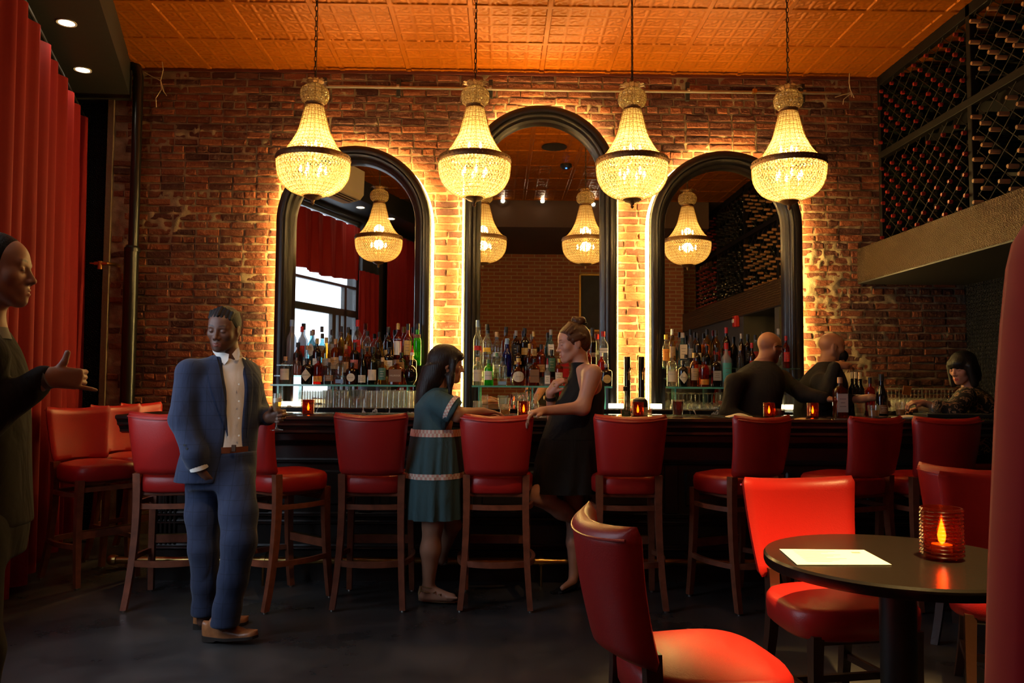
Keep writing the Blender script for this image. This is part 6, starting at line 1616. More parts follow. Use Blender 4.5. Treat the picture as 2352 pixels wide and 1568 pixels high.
    h1 = PZ(468, 1474, 0.0); t1 = Vector((.965, -.18, .10)); sh1 = empty('shoe', (0, 0, 0)); sh1.parent = me
    shoe(frame((h1.x-.005, h1.y+.03, 0.0), t1), tan_l, sole, sh1, base, .295, .028)
    h2 = PZ(435, 1449, 0.0); sh2 = empty('shoe', (0, 0, 0)); sh2.parent = me
    shoe(frame((h2.x+.0, h2.y+.05, 0.0), (.85, .30, 0)), tan_l, sole, sh2, base, .285, .028)
    # champagne flute (a thing of its own, held)
    fl = P(635, 988, 4.315)
    f = empty('champagne_flute', fl); tag(f, 'champagne flute held by the man in the navy suit', 'glass')
    MB().lathe([(.0335, .0), (.0335, .002), (.010, .008), (.0042, .02), (.0038, .075), (.006, .088), (.016, .104), (.0235, .135), (.0245, .155), (.0225, .196), (.0212, .196), (.0232, .155), (.0222, .136), (.0145, .105), (0, .095)], 24, cap=False).build('glass', m_cg, f, smooth=.8)
    MB().lathe([(0, .097), (.0135, .105), (.0215, .136), (.0222, .150), (0, .150)], 20).build('wine', glass('champagne', (.88, .62, .25), cover=.25, covercol=(.7, .45, .15)), f)
    MB().lathe([(0, .150), (.0222, .1505), (.0218, .170), (0, .170)], 20).build('foam', mat('champagne foam', (.85, .75, .6), .8), f)
man_suit()

# ------------------------------------------------------------------ man at the left edge, back to the window
def man_left():
    YL = 2.66; base = Vector((P(-40, 1000, YL).x, YL+.02, 0)); B = tuple(base)
    sk = skin('fair ruddy skin', (0.58, 0.29, 0.19)); suit = cloth('dark brown suit wool', (0.026, 0.021, 0.018), .85, (7, .5, .03))
    hc = J(-6, 619, YL); Mh = frame(hc, (.95, .22, -.02)); nb = J(-38, 745, YL)
    sd = Sdf(); head_sdf(sd, Mh, 1.03, True, nb, .066)
    shN, elN, wrN = J(-42, 822, YL-.15), J(-40, 965, YL-.15), J(110, 866, YL-.10)
    shF = J(-55, 815, YL+.24); zc = lambda x, y, rx, ry: kz(x, y, YL+.02, rx, ry)
    sd.loft([zc(-75, 1150, .11, .15), zc(-70, 950, .11, .16), zc(-50, 830, .10, .15), zc(-40, 760, .07, .07)], 0, .03)
    for a, b, ra, rb in ((shN, elN, .05, .042), (elN, wrN, .04, .028), (shF, J(-60, 1000, YL+.28), .05, .04)): sd.cone(a, b, ra, rb, .03)
    hand_sdf(sd, wrN, (.80, .55, -.06), (.50, -.84, .05), -1, [(1.0, 1.2), (1.15, 1.25), (1.0, 1.1), (.25, .15)], [(.80, .50, .10), (.95, .20, .05)], .96, .12)
    for s, y in ((-1, YL-.09), (1, YL+.13)):
        sd.cone(J(-75, 1190, y), J(-75, 1500, y), .07, .06, .03); sd.cone(J(-75, 1500, y), (P(-75, 1000, y).x, y, .08), .055, .04, .03)
    tt = head_tint(Mh, 1.03, (1.1, .7, .7), (.25, .2, .18), shade=(.75, .72, .72))
    me = sdf_object(sd, 'person', sk, B, .012, [(*box_around([hc], .155), .004), (*box_around([wrN, J(170, 850, YL-.02)], .075), .0035)], tt); me.location = base
    tag(me, 'man in a dark suit at the left edge gesturing with his thumb raised', 'person')
    hs = Sdf(); T = lambda *p: tuple(Mh @ Vector(p)); R = np.array(Mh.to_3x3())
    hs.ell(T(0, -.018, .034), (.083, .104, .092), R, 0); hs.ell(T(0, -.06, -.03), (.070, .055, .06), R, .03)
    n = Mh.to_3x3() @ Vector((0, 1.0, -.72)); hs.plane(T(0, .046, .012), tuple(n)); hs.plane(T(0, 0, -.07), tuple(Mh.to_3x3() @ Vector((0, .5, -1))))
    for s in (-1, 1): hs.ell(T(s*.082, -.008, -.012), (.02, .024, .030), R, .004, 's')
    sdf_object(hs, 'hair', hairmat('dark brown short hair', (0.012, 0.008, 0.006), .5, (60, 60, 25)), B, .0045, parent=me)
    js = Sdf(); js.loft([zc(-80, 1210, .18, .22), zc(-76, 1080, .17, .21), zc(-74, 950, .165, .21), zc(-66, 850, .145, .205), zc(-55, 790, .105, .16), zc(-42, 757, .075, .08)], .1, 0, ex=2.3)
    for a, b, ra, rb in ((shN, elN, .074, .062), (elN, J(100, 872, YL-.10), .060, .046), (shF, J(-60, 1000, YL+.28), .08, .066), (shN, J(-44, 782, YL), .065, .055)): js.cone(a, b, ra, rb, .035)
    js.plane(J(112, 868, YL-.10), (1, -.05, -.25))
    sdf_object(js, 'jacket', suit, B, .009, parent=me)
    MB().tube([Vector(J(92, 873, YL-.10))-base, Vector(J(115, 866, YL-.10))-base], .036, 18).build('shirt_cuff', mat('grey shirt', (.25, .24, .25), .8), me)
    cl = MB(); rg = []
    for k in range(20):
        a = 2*math.pi*k/20; o = Vector(J(-36, 742, YL))-base; c, q = math.cos(a), math.sin(a); rg.append([o+Vector((.071*c, .071*q, -.05)), o+Vector((.080*c, .080*q, -.05)), o+Vector((.072*c-.006, .072*q, -.012)), o+Vector((.067*c-.006, .067*q, -.012))])
    cl.loft(rg, closed=True).build('shirt_collar', mat('grey shirt', (.25, .24, .25), .8), me)
    ts = Sdf(); ts.loft([zc(-70, 1280, .15, .20), zc(-72, 1200, .165, .215), zc(-72, 1110, .155, .205)], .1, 0)
    for y in (YL-.09, YL+.13): ts.cone(J(-76, 1230, y), J(-70, 1500, y), .105, .085, .03); ts.cone(J(-64, 1500, y), (P(-70, 1000, y).x, y, .10), .09, .075, .03)
    ts.plane((0, 0, .045), (0, 0, -1))
    sdf_object(ts, 'trousers', suit, B, .011, parent=me)
    blk = mat('black shoe leather', (.012, .011, .011), .3)
    for y in (YL-.09, YL+.13):
        e = empty('shoe'); e.parent = me; shoe(frame((P(-75, 1000, y).x-.09, y, 0), (1, .05, 0)), blk, blk, e, base, .29, .026)
man_left()

# ------------------------------------------------------------------ two bartenders
def bartender(which):
    if which == 1:
        Yb = 6.12; hc = J(1768, 797, Yb); f = (.80, .42, -.16); sc = .98; nb = J(1748, 842, Yb+.0)
        label = 'bald bartender with black glasses and black shirt, seen from behind'
        tor = [(1732, 1010, .22, .15), (1730, 930, .205, .15), (1738, 880, .205, .145), (1746, 850, .16, .115), (1752, 826, .068, .068)]
        arms = [[(1688, 880, Yb-.10), (1672, 950, Yb-.14), (1735, 972, Yb-.32)], [(1795, 872, Yb+.15), (1845, 905, Yb-.06), (1895, 915, Yb-.22)]]
        yaw = -.55; skcol = (0.42, 0.19, 0.11)
    else:
        Yb = 6.33; hc = J(1912, 797, Yb); f = (.97, -.02, -.10); sc = .97; nb = J(1898, 838, Yb)
        label = 'bald bartender in a black face mask and black shirt pointing to the right'
        tor = [(1880, 1010, .19, .165), (1882, 930, .19, .165), (1890, 880, .18, .17), (1896, 850, .12, .135), (1901, 828, .067, .067)]
        arms = [[(1885, 880, Yb-.18), (1893, 925, Yb-.26), (1918, 838, Yb-.28)], [(1900, 885, Yb+.1), (1935, 925, Yb-.1), (2000, 912, Yb-.32)]]
        yaw = 0; skcol = (0.40, 0.18, 0.10)
    base = Vector((P(tor[0][0], 1000, Yb).x, Yb, 0)); B = tuple(base)
    sk = skin('warm skin of bartender %d' % which, skcol); blk = cloth('black shirt of bartender %d' % which, (0.016, 0.013, 0.012), .8, (8, .6, .03))
    Mh = frame(hc, f); T = lambda *p: tuple(Mh @ Vector(p)); R = np.array(Mh.to_3x3())
    sd = Sdf(); head_sdf(sd, Mh, sc, True, nb, .062)
    sd.loft([kz(x, y, Yb, rx*.8, ry*.8) for x, y, rx, ry in tor], yaw, .03)
    x0 = P(tor[0][0], 1000, Yb).x
    for s in (-.09, .09): sd.cone((x0+s, Yb, .95), (x0+s, Yb, .08), .08, .05, .03)
    for a in arms: sd.cone(J(*a[0]), J(*a[1]), .05, .042, .03); sd.cone(J(*a[1]), J(*a[2]), .042, .028, .03)
    if which == 1:
        hand_sdf(sd, J(*arms[0][2]), (1, -.1, -.1), (0, 0, 1), 1, [(.4, .5)]*4, [(.8, .6, 0), (.5, .8, 0)]); hand_sdf(sd, J(*arms[1][2]), (1, -.3, -.1), (0, 0, 1), 1, [(.4, .5)]*4, [(.8, .6, 0), (.5, .8, 0)])
        fine = []
    else:
        hand_sdf(sd, J(*arms[0][2]), (.97, -.1, -.05), (0, -.75, .65), -1, [(.12, .15), (.5, .5), (.7, .7), (.8, .8)], [(.7, .7, -.2), (.4, .9, -.2)]); hand_sdf(sd, J(*arms[1][2]), (.95, -.2, -.1), (0, -.3, 1), -1, [(.5, .6)]*4, [(.7, .7, -.2), (.4, .9, -.2)])
        fine = [(*box_around([J(1918, 835, 6.12), J(1975, 825, 6.12)], .05), .0045), (*box_around([J(2000, 912, 6.08), J(2045, 912, 6.08)], .05), .0045)]
    me = sdf_object(sd, 'person', sk, B, .012, [(*box_around([hc], .145), .0045)]+fine, head_tint(Mh, sc, (1.1, .7, .7), (.3, .25, .2), shade=(.8, .78, .76))); me.location = base
    tag(me, label, 'person')
    js = Sdf(); js.loft([kz(x, y+(2 if i == 4 else 0), Yb, rx, ry) for i, (x, y, rx, ry) in enumerate(tor)], yaw, 0, ex=2.3)
    for q, a in enumerate(arms):
        js.cone(J(*a[0]), J(*a[1]), .068, .058, .035); A, C_ = Vector(J(*a[1])), Vector(J(*a[2]))
        js.cone(tuple(A), tuple(A.lerp(C_, .93 if (which == 1 or q == 0) else .30)), .062, .048 if (which == 1 or q == 0) else .055, .03)
        js.cone(J(*a[0]), tuple(Vector(nb)+Vector((0, 0, -.05))), .072, .05, .04)
    sdf_object(js, 'shirt', blk, B, .010, parent=me)
    ts = Sdf(); ts.loft([(.85, x0, Yb, .17, .13), (1.0, x0, Yb, .19, .14)], yaw, 0)
    for s in (-.09, .09): ts.cone((x0+s, Yb, .88), (x0+s, Yb, .07), .105, .075, .03)
    ts.plane((0, 0, .04), (0, 0, -1)); sdf_object(ts, 'trousers', blk, B, .014, parent=me)
    for s in (-.09, .09):
        e = empty('shoe'); e.parent = me; shoe(frame((x0+s, Yb-.08, 0), (.5, .85, 0)), mat('black shoe leather', (.012, .011, .011), .3), m_black, e, base, .28, .026, lace=False)
    if which == 1:                       # glasses
        r = empty('glasses'); r.parent = me; g = mat('black acetate', (.012, .012, .012), .3)
        V_ = lambda *p: Mh @ Vector(p)-base
        for s in (-1, 1):
            MB().tube([V_(s*.031+.024*math.cos(a), .100, .000+.019*math.sin(a)) for a in [2*math.pi*k/16 for k in range(16)]], .0032, 6, closed=True).build('rim', g, r)
            MB().tube([V_(s*.055, .098, .008), V_(s*.077, .06, .008), V_(s*.080, -.005, .010), V_(s*.080, -.03, -.008)], .0030, 6).build('temple', g, r)
        MB().tube([V_(-.008, .102, .004), V_(0, .106, .007), V_(.008, .102, .004)], .003, 6).build('bridge', g, r)
    else:
        ms = Sdf(); ms.ell(T(0, .066, -.062), (.064, .062, .054), R, 0); ms.plane(T(0, .03, 0), tuple(Mh.to_3x3() @ Vector((0, -1, .1)))); ms.plane(T(0, .09, -.012), tuple(Mh.to_3x3() @ Vector((0, .35, 1))))
        k = sdf_object(ms, 'face_mask', cloth('black mask cloth', (.010, .010, .011), .8, (30, .3, .01)), B, .005, parent=me)
        V_ = lambda *p: Mh @ Vector(p)-base
        for s in (-1, 1): MB().tube([V_(s*.055, .045, -.03), V_(s*.074, .0, .015), V_(s*.078, -.02, .02)], .002, 5).build('ear_loop', m_black, k)
bartender(1); bartender(2)
# ------------------------------------------------------------------ woman in the teal dress
def skirt(rows, n, seed, folds, amp, thick=.006):
    """rows: (px,py,Y,rx,ry) top to bottom; pleats deepen downwards"""
    rs = random.Random(seed); fr = [folds, folds*1.7, folds*.5]; ph = [rs.random()*6 for _ in range(3)]
    outer, inner = [], []
    m = len(rows); K = 14
    R_ = []
    for i in range(m-1):
        for k in range(K if i < m-2 else K+1):
            t = k/K; R_.append([rows[i][d]*(1-t)+rows[i+1][d]*t for d in range(5)])
    for i, (px, py, Y, rx, ry) in enumerate(R_):
        v = i/(len(R_)-1); c = P(px, py, Y); ring = []; ri = []
        for j in range(n):
            a = 2*math.pi*j/n; w = math.sin(round(fr[0])*a+ph[0])+.5*math.sin(round(fr[1])*a+ph[1]+v)+.4*math.sin(round(fr[2])*a+ph[2])
            s = 1+amp*(.25+.75*v)*w
            ring.append(c+Vector((rx*s*math.cos(a), ry*s*math.sin(a), 0))); ri.append(c+Vector(((rx*s-thick)*math.cos(a), (ry*s-thick)*math.sin(a), 0)))
        outer.append(ring); inner.append(ri)
    return outer, inner
def skirt_obj(name, rows, n, seed, folds, amp, m, parent, base):
    o, i = skirt(rows, n, seed, folds, amp); mb = MB(); rr = [[p-base for p in r] for r in o]+[[p-base for p in r] for r in reversed(i)]
    return mb.loft(rr, closed=True).build(name, m, parent, smooth=1.2), o
def checker_band(ring_lo, ring_hi, parent, base, ma, mb_, nm='checked_trim'):
    a, b = MB(), MB(); n = len(ring_lo)
    for r in range(2):
        for j in range(n):
            k = (j+1) % n; t0, t1 = r/2, (r+1)/2
            q = [ring_lo[j].lerp(ring_hi[j], t0), ring_lo[k].lerp(ring_hi[k], t0), ring_lo[k].lerp(ring_hi[k], t1), ring_lo[j].lerp(ring_hi[j], t1)]
            (a if (j+r) % 2 else b).add([p-base for p in q], [(0, 1, 2, 3)])
    o = a.build(nm, ma, parent, smooth=None); b.build('trim_check', mb_, o, smooth=None)
def woman_teal():
    Y0 = 4.97; base = Vector((P(992, 1375, 4.95).x, 4.97, 0)); B = tuple(base)
    sk = skin('olive skin', (0.40, 0.19, 0.115)); teal = cloth('teal cotton', (0.050, 0.098, 0.110), .85, (12, .6, .02))
    pink = mat('pink trim', (0.62, 0.33, 0.27), .8); pale = mat('pale trim', (0.72, 0.62, 0.52), .8)
    hc = J(1027, 835, Y0); Mh = frame(hc, (.97, .14, -.10)); T = lambda *p: tuple(Mh @ Vector(p)); R = np.array(Mh.to_3x3()); nb = J(1004, 898, Y0)
    sd = Sdf(); head_sdf(sd, Mh, .97, False, nb, .052)
    sN, eN, wN = J(1005, 922, Y0-.14), J(1050, 951, Y0-.17), J(1108, 945, Y0-.02); sF, eF, wF = J(1008, 918, Y0+.15), J(1055, 955, Y0+.25), J(1110, 950, Y0+.18)
    sd.loft([kz(1000, 1110, Y0, .10, .14), kz(1002, 1000, Y0, .09, .11), kz(1005, 930, Y0, .09, .13), kz(1004, 905, Y0, .05, .06)], 0, .03)
    for a, b, ra, rb in ((sN, eN, .046, .044), (eN, wN, .041, .026), (sF, eF, .045, .04), (eF, wF, .038, .026)): sd.cone(a, b, ra, rb, .03)
    hand_sdf(sd, wN, (.9, .45, -.05), (0, 0, 1), -1, [(.2, .3)]*4, [(.6, .8, -.1), (.3, 1, -.1)], .9); hand_sdf(sd, wF, (.9, -.3, -.05), (0, 0, 1), -1, [(.2, .3)]*4, [(.6, .8, -.1), (.3, 1, -.1)], .9)
    # near leg stands, far foot rests on the rail
    hip, kn, ca, an = J(992, 1120, Y0-.06), J(994, 1205, Y0-.06), J(989, 1262, Y0-.045), J(984, 1348, Y0-.03)
    for a, b, ra, rb in ((hip, kn, .085, .062), (kn, ca, .058, .060), (ca, an, .059, .034)): sd.cone(a, b, ra, rb, .03)
    sd.cone(an, J(978, 1366, Y0-.02), .034, .030, .02); sd.cone(J(972, 1370, Y0-.02), J(1040, 1372, Y0-.07), .028, .022, .02); sd.cone(J(990, 1355, Y0-.03), J(1035, 1371, Y0-.065), .032, .02, .02)
    for q in range(5): sd.cone(J(1028+2*q, 1372-.9*q, Y0-.085+.012*q), J(1049-3.2*q, 1373-1.2*q, Y0-.095+.016*q), .010-.0008*q, .008-.0008*q, .006)
    fk, fa = J(1040, 1205, Y0+.16), J(1017, 1270, Y0+.33)
    for a, b, ra, rb in ((J(1005, 1120, Y0+.08), fk, .08, .055), (fk, fa, .052, .033), (fa, J(1019, 1286, Y0+.36), .03, .028), (J(1013, 1288, Y0+.34), J(1024, 1291, Y0+.50), .028, .022)): sd.cone(a, b, ra, rb, .02)
    me = sdf_object(sd, 'person', sk, B, .010, [(*box_around([hc], .145), .0038), (*box_around([wN, J(1150, 950, Y0)], .05), .004), (*box_around([J(965, 1372, Y0), J(1050, 1350, Y0-.08)], .045), .004)], head_tint(Mh, .97, (1.15, .62, .6), (.22, .18, .16))); me.location = base
    tag(me, 'woman in a teal dress with long dark hair leaning on the bar', 'person')
    # dress: bodice with short sleeves, then two gathered tiers
    bs = Sdf(); bs.loft([kz(1002, 990, Y0, .145, .150), kz(1002, 960, Y0, .135, .145), kz(1003, 925, Y0, .128, .158), kz(1003, 905, Y0, .095, .14), kz(1003, 890, Y0, .062, .075)], 0, 0)
    bs.cone(sN, J(1040, 942, Y0-.165), .070, .078, .03); bs.cone(sF, J(1040, 938, Y0+.23), .07, .075, .03)
    bs.plane(J(1046, 944, Y0-.165), (1, .0, -.55))
    dr = sdf_object(bs, 'dress_bodice', teal, B, .008, parent=me)
    s1, o1 = skirt_obj('skirt_tier', [(1002, 984, Y0, .150, .152), (999, 1040, Y0, .165, .168), (997, 1083, Y0, .172, .178)], 160, 3, 15, .030, teal, me, base)
    s2, o2 = skirt_obj('skirt_tier', [(997, 1082, Y0, .176, .180), (997, 1140, Y0, .180, .188), (997, 1186, Y0, .184, .192)], 160, 8, 12, .045, teal, me, base)
    def band(px, py, Y, rx, ry, h, n=96):
        c0, c1 = P(px, py+h/2, Y), P(px, py-h/2, Y); r = lambda c: [c+Vector((rx*math.cos(2*math.pi*j/n), ry*math.sin(2*math.pi*j/n), 0)) for j in range(n)]
        checker_band(r(c0), r(c1), dr, base, pink, pale)
    for lo_, hi_ in ((o1[4], o1[0]), (o2[3], o2[0])):
        def grow(r, z=None):
            c_ = sum(r, Vector())/len(r); return [c_+(p-c_)*1.02 for p in r[::2]]
        checker_band(grow(lo_), grow(hi_), dr, base, pink, pale)
    # sleeve trim: ring round the sleeve end
    ax = (Vector(J(1046, 944, Y0-.165))-Vector(sN)).normalized(); cM = frame(J(1043, 941, Y0-.165), ax); n = 44
    rr = lambda y, r: [cM @ Vector((r*math.cos(2*math.pi*j/n), y, r*math.sin(2*math.pi*j/n))) for j in range(n)]
    checker_band(rr(-.030, .0815), rr(-.004, .0825), dr, base, pink, pale, 'sleeve_trim')
    # hair: fringe, crown and a long fall down the back
    hs = Sdf(); hs.ell(T(0, -.018, .030), (.084, .105, .093), R, 0); hs.ell(T(0, -.06, -.06), (.088, .062, .11), R, .04)
    hs.loft([kz(968, 945, Y0, .040, .075), kz(974, 915, Y0, .055, .095), kz(985, 880, Y0, .07, .098), kz(1002, 840, Y0, .085, .09)], 0, .03)
    hs.cone(T(.07, .035, .02), T(.080, .03, -.11), .018, .014, .02); hs.cone(T(-.07, .035, .02), T(-.080, .03, -.11), .018, .014, .02)
    hs.ell(T(0, .055, .052), (.064, .044, .034), R, .02)
    for s in (-1, 1): hs.cone(T(s*.075, .02, -.08), T(s*.085, .035, -.20), .022, .010, .03)
    hs.ell(T(0, .105, -.045), (.05, .055, .075), R, .012, 's')
    sdf_object(hs, 'hair', hairmat('long dark brown hair', (0.020, 0.011, 0.008), .42), B, .0055, parent=me)
    gold = mat('metallic sandal leather', (0.42, 0.24, 0.11), .35, .6)
    sN_ = empty('sandal'); sN_.parent = me
    fM = frame(J(966, 1379, Y0-.005), (1, -.08, 0)); out = []
    for k in range(16):
        t = k/15; w = .026+.016*math.sin(t*2.2); w *= 1 if .06 < t < .88 else .65; out.append([fM @ Vector((x, .245*t, z))-base for x, z in ((-w, 0.002), (w, 0.002), (w, .012), (-w, .012))])
    for q in out:
        for v in q: v.z = max(v.z, 0.001)
    MB().loft(out).build('sole', gold, sN_, smooth=.5)
    an_ = Vector(an)
    for (c, r) in ((J(984, 1346, Y0-.03), .039), (J(982, 1356, Y0-.03), .037)):
        MB().tube([Vector(c)-base+Vector((r*math.cos(a), r*math.sin(a), .004*math.sin(2*a))) for a in [2*math.pi*k/18 for k in range(18)]], .005, 6, closed=True).build('ankle_strap', gold, sN_)
    for x0, x1 in ((995, 1012), (1012, 995), (1010, 1026), (1026, 1012)):
        MB().tube([Vector(J(x0, 1362+(x0-995)*.25, Y0-.085))-base, Vector(J((x0+x1)/2, 1357+(x0-995)*.3, Y0-.055))-base, Vector(J(x1, 1360+(x1-995)*.28, Y0-.03))-base], .0045, 6).build('strap', gold, sN_)
    MB().tube([Vector(J(966, 1378, Y0-.02))-base, Vector(J(964, 1362, Y0-.02))-base, Vector(J(968, 1346, Y0-.02))-base], .012, 8).build('heel_counter', gold, sN_)
    s2_ = empty('sandal'); s2_.parent = me; silver = mat('silver sandal', (.5, .47, .42), .3, .8)
    MB().tube([Vector(J(1012, 1240, Y0+.27))-base, Vector(J(1015, 1275, Y0+.33))-base, Vector(J(1019, 1292, Y0+.35))-base], [.012, .022, .026], 8).build('heel_counter', silver, s2_)
woman_teal()

# ------------------------------------------------------------------ woman in the black halter dress
def woman_black():
    Y0 = 5.12; base = Vector((P(1312, 1350, 5.2).x, 5.16, 0)); B = tuple(base)
    sk = skin('fair freckled skin', (0.52, 0.25, 0.165)); blk = cloth('black crepe', (0.010, 0.009, 0.009), .85, (9, .6, .03))
    hc = J(1315, 788, Y0); Mh = frame(hc, (-.96, -.20, -.16)); T = lambda *p: tuple(Mh @ Vector(p)); R = np.array(Mh.to_3x3()); nb = J(1336, 850, Y0)
    sd = Sdf(); head_sdf(sd, Mh, 1.0, False, nb, .054)
    sN, eN, wN = J(1361, 858, Y0-.16), J(1338, 936, Y0-.20), J(1246, 944, Y0-.30); sF, eF, wF = J(1330, 862, Y0+.16), J(1272, 985, Y0+.10), J(1263, 902, Y0-.02)
    sd.loft([kz(1310, 1090, Y0+.02, .11, .15), kz(1330, 990, Y0+.01, .09, .12), kz(1345, 915, Y0, .10, .135), kz(1347, 870, Y0, .09, .15), kz(1338, 845, Y0, .055, .07)], 0, .03)
    for a, b, ra, rb in ((sN, eN, .053, .043), (eN, wN, .043, .027), (sF, eF, .048, .042), (eF, wF, .040, .027), (sN, nb, .05, .045), (sF, nb, .05, .045)): sd.cone(a, b, ra, rb, .035)
    hand_sdf(sd, wN, (-.80, -.58, -.10), (-.12, -.10, 1), -1, [(.45, .55), (.80, .40), (.95, .30), (1.0, .25)], [(.55, .8, -.25), (.25, 1, -.2)], .98, .16)
    hand_sdf(sd, wF, (.45, -.35, .75), (-.75, -.6, .25), 1, [(.7, .9), (.75, .9), (.8, .9), (.8, .9)], [(.5, .8, -.3), (.3, .8, -.6)], .94)
    kn, ank = J(1236, 1138, Y0-.04), J(1345, 1205, Y0+.08)
    for a, b, ra, rb in ((J(1300, 1085, Y0-.04), kn, .085, .062), (kn, J(1290, 1172, Y0+.02), .056, .056), (J(1290, 1172, Y0+.02), ank, .054, .034), (ank, J(1385, 1240, Y0+.10), .03, .022)): sd.cone(a, b, ra, rb, .03)
    k2, a2 = J(1320, 1195, Y0+.16), J(1318, 1318, Y0+.14)
    for a, b, ra, rb in ((J(1315, 1085, Y0+.12), k2, .085, .055), (k2, J(1318, 1245, Y0+.15), .052, .05), (J(1318, 1245, Y0+.15), a2, .048, .030), (a2, J(1314, 1335, Y0+.12), .030, .026), (J(1316, 1334, Y0+.12), J(1292, 1350, Y0+.04), .026, .018)): sd.cone(a, b, ra, rb, .02)
    me = sdf_object(sd, 'person', sk, B, .010, [(*box_around([hc], .145), .0035), (*box_around([wN, J(1185, 985, Y0-.36)], .05), .0038), (*box_around([wF, J(1295, 865, Y0-.05)], .05), .0042)], head_tint(Mh, 1.0, (1.0, .60, .58), (.35, .25, .2))); me.location = base
    tag(me, 'woman in a sleeveless black dress with her hair in a bun, hand on a stool', 'person')
    ds = Sdf(); ds.loft([kz(1312, 1010, Y0+.01, .195, .17), kz(1325, 950, Y0+.01, .17, .158), kz(1338, 905, Y0, .140, .145), kz(1343, 872, Y0, .112, .120), kz(1337, 848, Y0, .072, .078), kz(1332, 832, Y0, .058, .062)], 0, 0)
    for s_, yy in ((sN, -1), (sF, 1)): ds.ell(tuple(Vector(s_)+Vector((.0, yy*.045, -.01))), (.085, .085, .095), None, .01, 's')
    dr = sdf_object(ds, 'dress_bodice', blk, B, .008, parent=me)
    skirt_obj('dress_skirt', [(1313, 1008, Y0+.01, .196, .172), (1304, 1060, Y0+.02, .208, .185), (1299, 1128, Y0+.02, .214, .20)], 140, 5, 9, .03, blk, me, base)
    hs = Sdf(); hs.ell(T(0, -.020, .036), (.083, .104, .094), R, 0); hs.ell(T(0, -.07, -.01), (.066, .046, .06), R, .03)
    hs.plane(T(0, .058, .030), tuple(Mh.to_3x3() @ Vector((0, 1, -.75))))
    for q in range(11):                 # combed strands drawn up to the bun
        x = -.075+.015*q; f = math.sqrt(max(0, 1-(x/.083)**2)); pts = [(x, .060*f+.004, .052+.030*f), (x*.92, .0, .040+.092*f), (x*.45, -.050, .128-.02*(1-f))]
        for a, b in zip(pts[:-1], pts[1:]): hs.cone(T(*a), T(*b), .0085, .0085, .006)
    for s in (-1, 1):
        hs.cone(T(s*.066, .040, .030), T(s*.080, -.035, .045), .010, .012, .008); hs.cone(T(s*.078, .012, .018), T(s*.076, -.06, .030), .011, .014, .01)
        hs.ell(T(s*.086, -.006, -.020), (.016, .017, .022), R, .006, 's')
    hm = hairmat('auburn hair', (0.085, 0.030, 0.012), .42, (20, 60, 60))
    h = sdf_object(hs, 'hair', hm, B, .0045, parent=me)
    bu = Sdf(); c = Vector(T(0, -.062, .135)); rs = random.Random(4)
    for k in range(9):
        a = k*.7; p = c+Vector((.030*math.cos(a), .026*math.sin(a), .012*math.sin(2.3*a))); q = c+Vector((.030*math.cos(a+.9), .026*math.sin(a+.9), .012*math.sin(2.3*a+1.5))); bu.cone(tuple(p), tuple(q), .019, .016, .006)
    bu.ell(tuple(c), (.034, .030, .026), None, .01); sdf_object(bu, 'hair_bun', hm, B, .0045, parent=me)
    tie = Vector(T(0, -.085, .108))-base; MB().tube([tie+Vector((.026*math.cos(a), .020*math.sin(a), .008*math.cos(a))) for a in [2*math.pi*k/14 for k in range(14)]], .007, 6, closed=True).build('hair_tie', m_black, me)
    MB().lathe([(0, -.005), (.005, 0), (0, .005)], 8, Matrix.Translation(Vector(T(.084, -.012, -.040))-base)).build('earring', m_steelfoot, me); MB().lathe([(0, -.005), (.005, 0), (0, .005)], 8, Matrix.Translation(Vector(T(-.084, -.012, -.040))-base)).build('earring', m_steelfoot, me)
    wd = (Vector(wF)-Vector(eF)).normalized(); wp = Vector(wF)-wd*.035-base; wt = MB().tube([wp-wd*.011, wp+wd*.011], .034, 16).build('watch', m_black, me); MB().tube([wp+Vector((-.034, -.012, 0)), wp+Vector((-.041, -.014, 0))], .014, 14).build('watch_case', m_brass, wt)
    rp = Vector(J(1274, 884, Y0-.065))-base; MB().tube([rp+Vector((.011*math.cos(a), .004*math.sin(a), .010*math.sin(a))) for a in [2*math.pi*k/12 for k in range(12)]], .0022, 6, closed=True).build('ring', m_brass, me)
    hl = empty('shoe'); hl.parent = me; fM = frame(J(1322, 1348, Y0+.13), (-.88, -.45, 0)); h0 = fM.translation
    rg = []
    for k in range(12):
        t = k/11; w = .022+.014*math.sin(t*2.4); w *= 1 if t < .8 else .55; z = .055*(1-t)**1.6
        rg.append([Vector(((fM @ Vector((x, .20*t-.02, 0))).x, (fM @ Vector((x, .2*t-.02, 0))).y, zz))-base for x, zz in ((-w, z), (w, z), (w, z+.014), (-w, z+.014))])
    MB().loft(rg).build('sole', m_black, hl, smooth=.5)
    c0 = fM @ Vector((0, -.01, 0)); MB().tube([Vector((c0.x, c0.y, .0))-base, Vector((c0.x, c0.y, .055))-base], [.007, .016], 8).build('heel', m_black, hl); c1 = fM @ Vector((0, -.028, 0)); MB().tube([Vector((c1.x, c1.y, .06))-base, Vector((c1.x, c1.y, .11))-base], [.022, .012], 8).build('heel_counter', m_black, hl)
woman_black()

